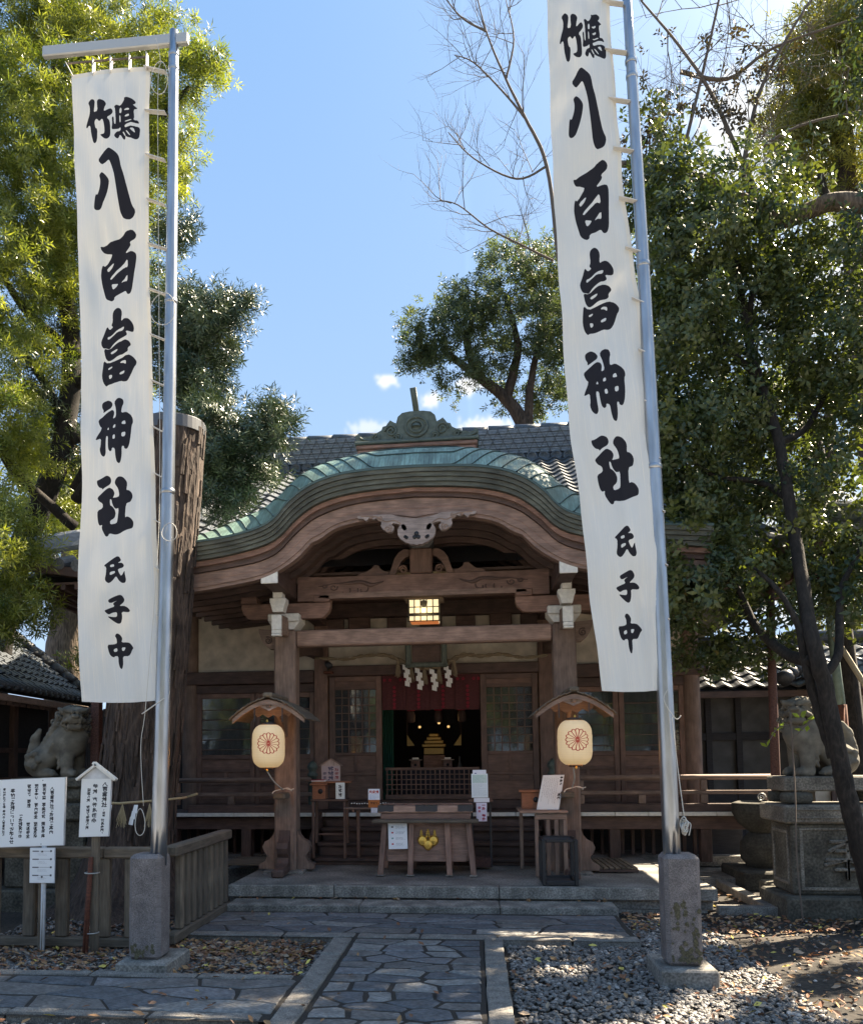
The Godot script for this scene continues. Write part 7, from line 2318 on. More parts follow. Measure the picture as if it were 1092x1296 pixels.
func side_buildings() -> void:
	# left: low dark building with a hipped tile roof
	var t := thing("side_hall", "low dark side hall with pantiled roof at far left", "building", Vector3.ZERO)
	var e0 := Vector3(-5.10, 2.5, 2.9)
	var e1 := Vector3(-5.69, 2.5, -3.36)
	var al := (e1 - e0).normalized()
	var pitch := Vector3(-0.76, 0.6, 0.07).normalized()
	var st := mb()
	tiles(st, e0, al * 0.2, pitch * 0.19, 31, 16, func(m: Vector3) -> bool: return true, 0.04)
	tag(obj("roof_tiles", st, M.tile, t), "", "", "", "stuff")
	st = mb()
	var dn := Vector3(0, -0.03, 0)
	var r0 := e0 + pitch * 3.05
	var r1 := e1 + pitch * 3.05
	quad(st, e0 + dn, e1 + dn, r1 + dn, r0 + dn)
	quad(st, r0 + dn, r1 + dn, r1 + Vector3(-2.3, -1.9, 0.2), r0 + Vector3(-2.3, -1.9, 0.2))
	obj("roof_deck", st, M.tile_dark, t)
	st = mb()
	bar(st, e0 + Vector3(0.02, -0.09, 0), e1 + Vector3(0.02, -0.09, 0), 0.05, 0.09, 0.006)
	obj("eave_board", st, M.pillar_x, t)
	for k in 32:
		var a := e0 + al * (k * 0.2) + Vector3(-0.04, -0.15, 0)
		st = mb()
		bar(st, a, a + Vector3(-0.75, 0.12, 0.07), 0.05, 0.06)
		obj("rafter", st, M.dark_z, t)
		st = mb(true)
		var b := e0 + al * (k * 0.2)
		tube(st, [b + Vector3(0.05, 0.05, 0), b + pitch * 0.16 + Vector3(0.0, 0.05, 0)], 0.048, 8)
		obj("eave_tile", st, M.tile_dark, t)
	for k in 13:
		st = mb(true)
		tube(st, [e1 + pitch * (k * 0.235) + Vector3(0, 0.09, -0.05), e1 + pitch * (k * 0.235 + 0.26) + Vector3(0, 0.09, -0.05)], [0.115, 0.095], 10)
		obj("verge_tile", st, M.tile_dark, t)
	st = mb()
	bar(st, e1 + Vector3(0, 0.02, -0.05), r1 + Vector3(0, 0.02, -0.05), 0.19, 0.16)
	obj("verge_bed", st, M.tile_dark, t)
	st = mb()
	bar(st, e0 + Vector3(-0.75, -1.25, 0), e1 + Vector3(-0.75, -1.25, 0.2), 0.1, 2.5)
	obj("wall", st, M.wall_dark, t)
	for y in [1.32, 1.75]:
		st = mb()
		bar(st, e0 + Vector3(-0.66, y - 2.5, 0), e1 + Vector3(-0.66, y - 2.5, 0.3), 0.05, 0.07)
		obj("sill_board", st, M.dark_z, t)
	for k in 5:
		var a := e0 + al * (k * 1.45 + 0.4) + Vector3(-0.68, 0, 0)
		one_box("post", Vector3(a.x - 0.05, 0, a.z - 0.06), Vector3(a.x + 0.05, 2.45, a.z + 0.06), M.dark_y, t)
	var w := thing("white_board", "pale white panel behind the left lion dog", "panel", Vector3(-4.02, 0.9, -0.6))
	one_box("panel", Vector3(-0.35, 0.0, 0.0), Vector3(0.12, 0.95, 0.03), M.white, w)
	# right: annexe with two tiled roofs
	t = thing("annexe", "plaster annexe with dark tiled roofs behind the right pedestal", "building", Vector3.ZERO)
	one_box("wall", Vector3(3.9, 0.0, -7.0), Vector3(6.1, 3.0, -5.2), M.wall_grey, t, 0.0)
	one_box("wall", Vector3(6.12, 0.0, -7.0), Vector3(11.0, 3.0, -4.6), M.plaster, t, 0.0)
	one_box("cross_beam", Vector3(3.9, 1.82, -5.19), Vector3(6.1, 1.95, -5.13), M.wall_dark, t)
	for x in [4.62, 5.12, 6.05]: one_box("post", Vector3(x - 0.05, 0.0, -5.195), Vector3(x + 0.05, 2.7, -5.12), M.wall_dark, t)
	one_box("low_wall", Vector3(3.9, 0.3, -5.19), Vector3(6.1, 0.95, -5.14), M.wall_dark, t)
	one_box("cross_beam", Vector3(6.15, 2.02, -4.59), Vector3(11, 2.16, -4.53), M.dark_x, t)
	for k in 9:
		one_box("window_post", Vector3(6.35 + k * 0.42, 0.6, -4.59), Vector3(6.43 + k * 0.42, 2.01, -4.53), M.dark_y, t)
	one_box("window_rail", Vector3(6.15, 0.62, -4.59), Vector3(11, 0.74, -4.54), M.dark_x, t)
	for q in [[Vector3(3.7, 2.66, -4.55), 13, 8, 0.26], [Vector3(6.05, 2.72, -3.9), 16, 7, 0.26]]:
		var o: Vector3 = q[0]
		var up := Vector3(0, 0.52, -1.0).normalized() * 0.24
		for j in q[2]:
			for i in q[1]:
				st = mb()
				tiles(st, o + Vector3(q[3] * i, 0, 0) + up * j, Vector3(q[3], 0, 0), up, 1, 1, func(m: Vector3) -> bool: return true, 0.05)
				obj("roof_tile", st, M.tile_dark if o.x < 5 else M.tile, t)
		st = mb()
		var e := Vector3(q[3] * q[1], 0, 0)
		quad(st, o - Vector3(0, 0.02, 0), o + e - Vector3(0, 0.02, 0), o + e + up * q[2] - Vector3(0, 0.02, 0), o + up * q[2] - Vector3(0, 0.02, 0))
		obj("roof_deck", st, M.tile_dark, t)
		one_box("eave_board", o + Vector3(0, -0.14, -0.06), o + e + Vector3(0, -0.03, 0.0), M.dark_x, t)
		st = mb(true)
		var top: Vector3 = o + up * q[2]
		tube(st, [top + Vector3(0, 0.1, 0), top + e + Vector3(0, 0.1, 0)], 0.13, 10)
		obj("ridge", st, M.tile, t)
	for k in 7:
		st = mb(true)
		var a := Vector3(5.55, 2.78, -4.15).lerp(Vector3(6.35, 3.32, -4.9), k / 7.0)
		var b := Vector3(5.55, 2.78, -4.15).lerp(Vector3(6.35, 3.32, -4.9), (k + 1.1) / 7.0)
		tube(st, [a, b], [0.13, 0.11], 12)
		obj("hip_tile", st, M.tile_dark, t)

func props() -> void:
	var rp := thing("reddish_post", "slim reddish brown post at the left edge of the cut trunk", "post", Vector3(-3.70, 0, 0.8))
	one_box("post", Vector3(-0.05, -0.02, -0.05), Vector3(0.05, 2.9, 0.05), M.rust_dark, rp)
	var bf := thing("board_fence", "dark board fence behind the left lion dog", "fence", Vector3(0, 0, -4.6))
	for k in 22:
		one_box("board", Vector3(-9.6 + k * 0.27, -0.02, -0.02), Vector3(-9.34 + k * 0.27, 2.5 + 0.02 * (k % 3), 0.02), M.wall_dark, bf, 0.004)
	one_box("rail", Vector3(-9.6, 1.9, 0.021), Vector3(-3.67, 2.0, 0.06), M.dark_x, bf)
	var t := thing("rusty_post", "slim dark rusty post standing behind the right lion dog", "post", Vector3(3.87, 0.0, 0.28))
	var st := mb(true)
	tube(st, [Vector3(-0.01, -0.02, 0), Vector3(0.0, 1.3, 0), Vector3(0.01, 2.4, 0), Vector3(0.03, 3.6, 0)], [0.05, 0.05, 0.045, 0.045], 14)
	obj("pipe", st, M.rust_dark, t)
	t = thing("patina_post", "pale green post with rusty foot right of the leaning tree", "post", Vector3(4.62, 0.0, 0.2))
	st = mb(true)
	tube(st, [Vector3(0.0, 2.05, 0), Vector3(-0.03, 2.45, 0), Vector3(-0.1, 3.5, 0)], [0.05, 0.048, 0.045], 14)
	obj("pipe", st, M.patina_pole, t)
	st = mb(true)
	tube(st, [Vector3(0.01, -0.02, 0), Vector3(0.01, 1.7, 0), Vector3(0.0, 2.12, 0)], [0.06, 0.06, 0.055], 14)
	obj("rusty_sleeve", st, M.rust, t)
	t = thing("bamboo_prop", "slanting bamboo prop leaning against the tree at right edge", "prop", Vector3(4.3, 0, 0.95))
	st = mb(true)
	tube(st, [Vector3(-0.02, 2.78, 0), Vector3(1.15, 0.6, 0)], [0.028, 0.03], 10)
	obj("cane", st, M.bamboo, t)
	t = thing("sapling", "thin sapling with bright yellow green leaves beside the right pedestal", "sapling", Vector3(3.62, 0, 1.5))
	st = mb(true)
	tube(st, smooth_path([Vector3(0.03, -0.01, 0), Vector3(0.0, 0.6, 0), Vector3(0.01, 1.2, 0), Vector3(0.0, 1.98, 0)]), 0.008, 5)
	tube(st, smooth_path([Vector3(0.0, 1.72, 0), Vector3(0.14, 1.86, 0), Vector3(0.22, 1.93, 0)]), 0.005, 5)
	tube(st, smooth_path([Vector3(0.0, 1.86, 0), Vector3(-0.12, 1.84, 0), Vector3(-0.2, 1.72, 0)]), 0.005, 5)
	obj("stem", st, M.twig, t)
	var mlv := tinted("bright_leaf", 0.5, Color(0.9, 0.9, 0.9))
	st = mb()
	for q in [[0.10, 1.95], [0.14, 1.98], [0.19, 1.93], [0.24, 1.95], [0.28, 1.94], [0.31, 1.88], [0.15, 1.89], [0.06, 1.96], [0.08, 1.82], [0.13, 1.83], [-0.12, 1.83], [-0.16, 1.78], [-0.21, 1.70], [-0.25, 1.68], [-0.08, 1.86], [0.34, 1.93]]:
		var c := Vector3(q[0], q[1], rng.randf_range(-0.05, 0.05))
		var b := Basis.from_euler(Vector3(rng.randf_range(0.2, 1.0), rng.randf_range(-0.8, 0.8), rng.randf() * TAU))
		st.set_color(Color(0.24, 0.34, 0.04))
		tri(st, c + b * Vector3(0, -0.04, 0), c + b * Vector3(0.022, 0, 0), c + b * Vector3(0, 0.045, 0.005))
		tri(st, c + b * Vector3(0, -0.04, 0), c + b * Vector3(0, 0.045, 0.005), c + b * Vector3(-0.022, 0, 0))
	obj("leaves", st, mlv, t)
const LEFT_CROWN := [[-6.05, 12.28, -1.20, 1.37, 1.40, 1.10, 1900], [-5.00, 12.77, -1.60, 1.13, 1.04, 0.90, 1300], [-5.19, 10.12, -0.60, 1.16, 1.17, 1.00, 1700], [-4.69, 11.23, -1.80, 1.01, 1.43, 0.90, 1200], [-5.63, 8.76, -0.40, 1.03, 1.03, 1.00, 1500], [-5.02, 8.74, -1.00, 0.83, 0.95, 0.90, 1000], [-4.59, 9.82, -2.20, 0.65, 1.31, 0.80, 600], [-5.48, 7.20, -0.20, 0.67, 0.88, 0.90, 900], [-5.00, 8.24, -2.60, 0.66, 1.06, 0.80, 350], [-5.47, 5.79, -0.20, 0.55, 0.75, 0.90, 800], [-6.17, 5.69, -2.60, 1.07, 0.65, 0.80, 600], [-5.12, 4.25, 0.40, 0.46, 0.50, 0.70, 600], [-5.04, 3.44, 0.20, 0.42, 0.34, 0.60, 420], [-3.60, 11.74, -1.40, 0.60, 0.57, 0.45, 420], [-3.15, 11.63, -1.40, 0.22, 0.37, 0.30, 150], [-3.92, 12.51, -1.60, 0.56, 0.64, 0.50, 350], [-3.59, 10.56, -1.40, 0.27, 0.55, 0.35, 240], [-4.03, 10.51, -1.60, 0.49, 0.75, 0.50, 300]]
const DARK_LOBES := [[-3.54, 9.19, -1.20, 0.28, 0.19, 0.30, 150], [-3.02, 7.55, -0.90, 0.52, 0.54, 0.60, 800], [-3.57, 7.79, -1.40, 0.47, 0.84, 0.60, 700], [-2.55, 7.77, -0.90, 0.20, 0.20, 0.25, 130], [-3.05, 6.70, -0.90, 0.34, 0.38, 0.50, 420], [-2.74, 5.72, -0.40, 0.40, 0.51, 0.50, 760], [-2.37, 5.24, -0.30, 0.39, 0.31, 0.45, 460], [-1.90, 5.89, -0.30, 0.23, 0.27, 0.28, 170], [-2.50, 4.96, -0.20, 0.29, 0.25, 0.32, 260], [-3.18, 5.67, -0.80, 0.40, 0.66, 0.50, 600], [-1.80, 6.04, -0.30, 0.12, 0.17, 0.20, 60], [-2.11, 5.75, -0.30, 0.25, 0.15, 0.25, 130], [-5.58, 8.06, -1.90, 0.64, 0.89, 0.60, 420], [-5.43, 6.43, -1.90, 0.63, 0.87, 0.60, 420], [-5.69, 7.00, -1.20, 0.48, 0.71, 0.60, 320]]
const RIGHT_CROWN := [[3.16, 7.38, 0.60, 0.63, 0.74, 0.90, 1500], [2.88, 8.00, 0.40, 0.39, 0.57, 0.60, 700], [3.98, 7.75, 0.20, 0.69, 0.67, 0.90, 1300], [4.74, 7.21, 0.20, 0.59, 0.66, 0.90, 1100], [2.90, 6.19, 0.80, 0.50, 0.72, 0.80, 1300], [3.74, 6.74, 0.00, 0.71, 0.77, 0.90, 1300], [4.40, 6.16, 0.30, 0.67, 0.74, 0.90, 1200], [4.57, 5.46, 1.00, 0.46, 0.76, 0.80, 800], [2.76, 5.10, 0.90, 0.37, 0.61, 0.70, 1000], [3.45, 5.34, 0.20, 0.60, 0.65, 0.80, 1200], [4.31, 5.29, -0.30, 0.62, 0.68, 0.90, 900], [4.54, 4.52, 0.80, 0.47, 0.68, 0.80, 800], [2.83, 4.26, 0.80, 0.37, 0.52, 0.60, 800], [3.50, 4.41, 0.20, 0.51, 0.51, 0.70, 900], [4.03, 4.09, 0.60, 0.48, 0.43, 0.70, 700], [4.45, 3.66, 0.90, 0.38, 0.50, 0.70, 600], [2.88, 3.32, 1.00, 0.44, 0.32, 0.60, 800], [3.41, 3.53, 0.70, 0.48, 0.39, 0.60, 800], [4.07, 3.44, 0.40, 0.41, 0.35, 0.60, 500], [4.30, 3.03, 1.20, 0.30, 0.24, 0.50, 260], [3.14, 2.67, 0.80, 0.48, 0.22, 0.50, 420], [3.68, 2.78, 0.50, 0.41, 0.26, 0.50, 350], [3.84, 2.83, 1.00, 0.31, 0.20, 0.40, 220], [2.41, 3.66, 1.20, 0.23, 0.33, 0.40, 350], [2.40, 4.91, 1.00, 0.29, 0.69, 0.50, 500], [2.91, 9.07, 0.00, 0.23, 0.30, 0.40, 150]]
const GOLD_CROWN := [[6.88, 13.28, -4.50, 0.76, 1.15, 1.40, 1500], [7.13, 11.97, -4.50, 0.63, 0.99, 1.20, 900], [6.62, 12.11, -5.00, 0.53, 0.88, 1.00, 500], [6.40, 13.16, -5.00, 0.40, 0.89, 0.90, 350], [7.43, 14.08, -4.50, 0.63, 0.72, 1.20, 600]]
const PINE_CROWN := [[0.03, 11.26, -9.00, 0.80, 0.49, 0.90, 620], [-0.52, 11.49, -9.00, 0.41, 0.34, 0.60, 200], [-0.43, 10.82, -9.00, 0.48, 0.42, 0.60, 260], [0.78, 12.24, -9.50, 0.74, 0.66, 1.00, 650], [1.54, 12.96, -9.50, 0.67, 0.78, 1.00, 700], [2.51, 12.98, -10.00, 0.84, 1.20, 1.20, 1000], [1.70, 11.59, -9.50, 0.92, 0.77, 1.00, 700], [2.65, 11.19, -10.00, 0.74, 1.18, 1.20, 800], [0.94, 10.73, -9.00, 0.65, 0.45, 0.80, 380], [0.47, 10.29, -9.00, 0.47, 0.30, 0.60, 180], [2.48, 10.24, -10.50, 0.76, 0.60, 1.00, 450], [1.50, 10.28, -10.00, 0.45, 0.47, 0.70, 160], [3.14, 12.14, -10.00, 0.74, 1.58, 1.20, 900], [0.04, 12.04, -9.20, 0.41, 0.27, 0.50, 150]]
const BACK_CROWN := [[5.83, 3.20, -9.00, 0.99, 0.52, 1.50, 700], [7.87, 4.05, -7.00, 0.71, 0.92, 1.20, 500], [-7.82, 6.46, -6.00, 1.51, 0.99, 2.00, 1200], [-7.27, 3.85, -6.00, 1.00, 0.96, 1.50, 700], [4.66, 10.94, -9.00, 1.03, 4.11, 2.00, 2200], [5.64, 7.45, -8.00, 1.89, 2.73, 2.00, 2600], [8.27, 8.36, -9.00, 1.46, 3.58, 2.00, 1500]]

# ---------------------------------------------------------------- trees
func sprig(n: int, l: float, w: float, spread: float, seed_: int) -> ArrayMesh:
	var g := RandomNumberGenerator.new()
	g.seed = seed_
	var st := mb()
	for i in n:
		var t := (i + 0.5) / n
		var a := i * 2.4 + g.randf() * 0.5
		var root := Vector3(0, t * spread, 0)
		var d := Vector3(sin(a), g.randf_range(0.05, 0.9) * (0.4 + t), cos(a)).normalized()
		var side := d.cross(Vector3.UP).normalized()
		side = side.rotated(d, g.randf_range(-0.6, 0.6))
		var up := side.cross(d)
		var ll := l * g.randf_range(0.75, 1.15)
		var mid := root + d * ll * 0.5 + up * ll * 0.06
		var tip := root + d * ll - up * ll * 0.10
		tri(st, root + d * ll * 0.08, mid + side * w, mid)
		tri(st, root + d * ll * 0.08, mid, mid - side * w)
		tri(st, mid + side * w, tip, mid)
		tri(st, mid, tip, mid - side * w)
	st.generate_normals()
	return st.commit()

# openings in the crowns through which the sun reaches the ground and the banners: x, y, z, radius
const GAPS := [[1.2, 0.0, 2.62, 0.26], [0.78, 0.0, 2.55, 0.17], [1.65, 0.0, 2.42, 0.24], [0.8, 0.0, 3.1, 0.14], [3.35, 0.0, 2.75, 0.33], [2.9, 0.0, 3.2, 0.3], [2.4, 0.0, 3.8, 0.33], [4.0, 0.0, 2.2, 0.28], [1.95, 0.0, 4.5, 0.26], [1.5, 0.0, 4.9, 0.24], [3.6, 0.0, 3.7, 0.4], [2.9, 0.0, 4.3, 0.34], [1.25, 0.0, 3.45, 0.22], [0.75, 0.0, 4.75, 0.16], [1.75, 2.25, 3.7, 0.16], [1.92, 2.75, 3.7, 0.10], [1.78, 2.5, 3.7, 0.08], [1.9, 3.2, 3.7, 0.07], [1.65, 5.1, 3.7, 0.14], [1.5, 5.35, 3.7, 0.06], [1.45, 6.7, 3.7, 0.08], [-2.2, 6.6, 3.8, 0.5], [-2.2, 5.6, 3.8, 0.45], [-2.3, 4.7, 3.8, 0.4], [-4.2, 3.2, -0.6, 0.5], [-4.9, 2.7, -0.2, 0.4]]
func shut(p: Vector3) -> bool:
	for q in GAPS:
		var d: Vector3 = p - Vector3(q[0], q[1], q[2])
		var k := d.dot(to_sun)
		if k > 0.0 and (d - to_sun * k).length_squared() < q[3] * q[3]: return false
	return true

func foliage(called: String, parent: Node3D, clumps: Array, mesh: Mesh, m: Material, lo: Color, hi: Color, size: float, per := 12, share := 1.0, loose := 0.16, seed_ := 1) -> void:
	var g := RandomNumberGenerator.new()
	g.seed = seed_
	var places := []
	var tints := []
	for c in clumps:
		var mid := Vector3(c[0], c[1], c[2])
		var rad := Vector3(c[3], c[4], c[5])
		var k := int(c[6] * share / per)
		for i in k:
			var d := Vector3(g.randfn(), g.randfn(), g.randfn()).normalized()
			var sub := mid + d * rad * pow(g.randf(), 0.45)
			var tone := g.randf()
			var out := (d + Vector3(0, 0.35, 0)).normalized()
			for j in per:
				var p := sub + Vector3(g.randfn(), g.randfn() * 0.75, g.randfn()) * loose
				if not shut(p): continue
				var up := (out + Vector3(g.randfn(), g.randfn(), g.randfn()) * 0.55).normalized()
				var x := up.cross(Vector3(g.randfn(), g.randfn(), g.randfn())).normalized()
				var s := size * g.randf_range(0.75, 1.3)
				places.append(Transform3D(Basis(x, up, x.cross(up)) * s, p - parent.position))
				var col := lo.lerp(hi, clampf(tone * 0.7 + g.randf() * 0.45 - 0.05, 0.0, 1.0))
				tints.append(col)
	scatter(called, mesh, m, places, tints, parent)

func limb(parent: Node3D, called: String, pts: Array, r0: float, r1: float, m: Material, seg := 10) -> void:
	var sm := smooth_path(pts, 6)
	var rad := []
	var out := []
	for i in sm.size():
		rad.append(lerpf(r0, r1, float(i) / (sm.size() - 1)))
		out.append(sm[i] - parent.position + Vector3(rng.randf_range(-1, 1), 0, rng.randf_range(-1, 1)) * rad[i] * 0.12)
	var st := mb(true)
	tube(st, out, rad, seg)
	obj(called, st, m, parent)

# fine twigs that fork from a bough
func twigs(st: SurfaceTool, g: RandomNumberGenerator, a: Vector3, d: Vector3, l: float, r: float, depth: int) -> void:
	var pts := [a]
	var p := a
	var dir := d
	for k in 4:
		dir = (dir + Vector3(g.randf_range(-0.3, 0.3), g.randf_range(-0.22, 0.3), g.randf_range(-0.3, 0.3)) * 0.7).normalized()
		p += dir * l / 4.0
		pts.append(p)
	tube(st, pts, [r, r * 0.85, r * 0.7, r * 0.55, r * 0.4], 4 if r < 0.012 else 6, false)
	if depth <= 0: return
	for k in 4:
		var side := (dir + Vector3(g.randf_range(-1, 1), g.randf_range(-0.6, 0.9), g.randf_range(-1, 1)) * 0.95).normalized()
		twigs(st, g, pts[1 + k % 4], side, l * g.randf_range(0.5, 0.75), r * 0.5, depth - 1)

func tree(called: String, label: String, at: Vector3, group := "") -> Node3D:
	return thing(called, label, "tree", at, group)

func trees() -> void:
	var needle := sprig(15, 0.115, 0.0075, 0.12, 3)
	var broad := sprig(9, 0.085, 0.018, 0.13, 5)
	var coarse := sprig(12, 0.17, 0.02, 0.2, 8)
	tinted("needle_leaf", 0.32, Color(1.0, 1.0, 0.6))
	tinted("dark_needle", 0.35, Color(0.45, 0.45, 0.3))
	tinted("broad_leaf", 0.33, Color(0.85, 0.85, 0.5))
	tinted("far_leaf", 0.45, Color(1.0, 1.0, 0.7))
	# left: big yew pine
	var t := tree("yew_pine", "large evergreen tree with narrow leaves filling the left side", Vector3(-5.16, 0, -1.5))
	limb(t, "trunk", [Vector3(-6.9, -0.1, -2.2), Vector3(-6.7, 2.3, -2.0), Vector3(-6.2, 4.4, -1.7), Vector3(-5.4, 6.1, -1.5), Vector3(-5.25, 7.71, -1.5), Vector3(-5.53, 9.46, -1.5), Vector3(-5.69, 11.35, -1.5)], 0.26, 0.07, M.bark_dark)
	for q in [[Vector3(-5.11, 6.26, -1.5), Vector3(-5.62, 7.25, -1.2), Vector3(-6.0, 7.77, -0.9)], [Vector3(-5.16, 5.55, -1.5), Vector3(-4.27, 7.29, -1.5), Vector3(-3.91, 7.62, -1.5)], [Vector3(-5.1, 7.56, -1.5), Vector3(-5.71, 8.07, -1.0), Vector3(-5.97, 8.7, -0.6)], [Vector3(-5.13, 5.4, -1.5), Vector3(-4.3, 5.96, -1.0), Vector3(-3.2, 5.75, -0.6), Vector3(-1.98, 5.68, -0.35)], [Vector3(-5.2, 7.1, -1.5), Vector3(-3.95, 7.55, -1.0), Vector3(-2.99, 7.38, -0.9)], [Vector3(-5.48, 9.39, -1.5), Vector3(-4.38, 10.52, -1.4), Vector3(-3.42, 11.53, -1.4)], [Vector3(-5.15, 4.2, -1.5), Vector3(-5.2, 4.4, -0.4), Vector3(-4.95, 4.1, 0.4)], [Vector3(-5.15, 5.0, -1.5), Vector3(-5.6, 5.6, -0.5), Vector3(-5.4, 5.8, -0.2)], [Vector3(-5.6, 10.4, -1.5), Vector3(-5.3, 11.0, -0.9), Vector3(-5.1, 11.4, -0.6)]]:
		limb(t, "limb", q, 0.085, 0.03, M.bark_dark, 8)
	var extra := [[-7.3, 9.0, -0.5, 1.1, 1.6, 1.1, 1500], [-7.2, 11.5, -1.0, 1.1, 1.5, 1.1, 1200], [-6.9, 6.2, 0.0, 0.9, 1.2, 0.9, 900], [-5.6, 13.9, -1.4, 1.2, 0.9, 1.0, 900]]
	foliage("leaves", t, LEFT_CROWN + extra, needle, M.needle_leaf, Color(0.06, 0.105, 0.022), Color(0.36, 0.385, 0.085), 1.0, 12, 0.8, 0.10, 3)
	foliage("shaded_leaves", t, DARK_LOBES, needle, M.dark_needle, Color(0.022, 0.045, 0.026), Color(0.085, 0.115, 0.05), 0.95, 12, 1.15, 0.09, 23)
	# right: broadleaf in front of the pedestal
	t = tree("broadleaf_tree", "leaning dark trunk evergreen broadleaf tree at right by the pedestal", Vector3(4.18, 0, 1.8))
	limb(t, "trunk", [Vector3(4.26, -0.1, 1.8), Vector3(4.12, 0.46, 1.8), Vector3(3.97, 1.25, 1.8), Vector3(3.92, 1.54, 1.8), Vector3(3.83, 2.20, 1.8), Vector3(3.75, 2.57, 1.8), Vector3(3.79, 3.23, 1.5), Vector3(3.82, 4.01, 1.2), Vector3(3.84, 4.87, 0.9), Vector3(3.77, 5.69, 0.6), Vector3(3.73, 6.34, 0.4), Vector3(3.67, 7.24, 0.3)], 0.092, 0.04, M.bark_dark, 14)
	for q in [[[Vector3(3.90, 1.55, 1.75), Vector3(3.80, 1.99, 1.7), Vector3(3.70, 2.47, 1.7), Vector3(3.65, 2.81, 1.7), Vector3(3.50, 3.19, 1.6), Vector3(3.33, 3.51, 1.3)], 0.055], [[Vector3(3.76, 2.45, 1.75), Vector3(3.64, 2.57, 1.4), Vector3(3.49, 2.92, 1.0), Vector3(3.34, 3.36, 0.9), Vector3(2.98, 3.74, 0.8)], 0.07], [[Vector3(3.80, 2.3, 1.8), Vector3(4.0, 2.52, 1.7), Vector3(4.17, 3.15, 1.4), Vector3(4.44, 3.58, 1.2), Vector3(4.74, 4.12, 1.0)], 0.05], [[Vector3(3.83, 4.2, 1.1), Vector3(3.66, 4.48, 0.8), Vector3(3.20, 4.62, 0.7), Vector3(2.78, 4.96, 0.8)], 0.04], [[Vector3(3.84, 4.87, 0.9), Vector3(4.20, 5.09, 0.7), Vector3(4.59, 5.73, 0.6), Vector3(4.92, 6.20, 0.5)], 0.045], [[Vector3(3.77, 5.69, 0.6), Vector3(3.29, 6.27, 0.6), Vector3(2.88, 6.66, 0.6)], 0.04], [[Vector3(3.73, 6.3, 0.4), Vector3(3.9, 7.0, 0.3), Vector3(4.4, 7.6, 0.2)], 0.04]]:
		limb(t, "limb", q[0], q[1], 0.015, M.bark_dark, 8)
	extra = [[5.7, 7.5, 0.9, 0.8, 0.9, 0.8, 1500], [5.7, 9.2, 0.9, 0.8, 0.9, 0.8, 1500], [5.7, 10.8, 0.9, 0.8, 0.9, 0.8, 1400], [5.8, 12.3, 0.8, 0.8, 0.9, 0.8, 1000], [5.5, 3.6, 1.6, 0.6, 0.7, 0.9, 900], [6.6, 4.4, 1.4, 0.8, 0.8, 0.9, 1000], [8.0, 7.6, 0.8, 0.9, 0.9, 0.9, 900], [5.7, 5.4, 1.0, 0.7, 0.8, 0.9, 1400], [6.8, 5.9, 0.2, 0.9, 0.8, 0.9, 1700], [7.6, 6.2, 1.6, 0.9, 0.9, 0.9, 1700], [6.5, 5.2, 2.3, 0.8, 0.7, 0.8, 1300], [5.3, 4.2, 2.6, 0.6, 0.6, 0.7, 400], [5.4, 6.3, 1.2, 0.8, 0.9, 1.0, 500], [5.7, 8.6, 1.4, 0.9, 1.2, 1.0, 600], [5.3, 10.2, 1.2, 0.9, 0.9, 0.8, 420], [6.6, 7.0, 0.6, 0.9, 1.4, 1.0, 400]]
	foliage("leaves", t, RIGHT_CROWN + extra, broad, M.broad_leaf, Color(0.03, 0.054, 0.028), Color(0.13, 0.155, 0.05), 1.08, 9, 0.38, 0.12, 4)
	# mossy bough across the upper right
	t = tree("mossy_bough_tree", "tree whose thick pale bough reaches in from the right edge", Vector3(5.6, 0, 0.9))
	limb(t, "trunk", [Vector3(5.7, -0.1, 0.9), Vector3(5.6, 3.0, 0.9), Vector3(5.45, 5.5, 0.9), Vector3(5.5, 7.2, 0.85), Vector3(5.4, 9.5, 0.8)], 0.22, 0.12, M.bark)
	limb(t, "bough", [Vector3(5.48, 7.1, 0.85), Vector3(5.15, 7.42, 0.8), Vector3(4.9, 7.54, 0.7), Vector3(4.56, 7.64, 0.6), Vector3(4.09, 7.55, 0.5), Vector3(3.75, 7.9, 0.4), Vector3(3.27, 8.28, 0.3), Vector3(2.72, 8.55, 0.2), Vector3(2.4, 8.6, 0.2)], 0.13, 0.035, M.bark_pale, 12)
	limb(t, "cut_branch", [Vector3(4.58, 7.64, 0.6), Vector3(4.53, 7.8, 0.62), Vector3(4.50, 7.97, 0.62)], 0.05, 0.035, M.bark_dark, 8)
	# bare twigs hanging in the upper right
	t = tree("bare_tree", "leafless tree with fine dark twigs at the upper right", Vector3(5.3, 0, -1.0), "")
	limb(t, "trunk", [Vector3(5.3, -0.1, -1.0), Vector3(5.1, 4.0, -1.0), Vector3(4.6, 7.6, -1.0), Vector3(4.23, 9.28, -1.0)], 0.15, 0.06, M.bark_dark)
	var g := RandomNumberGenerator.new()
	g.seed = 31
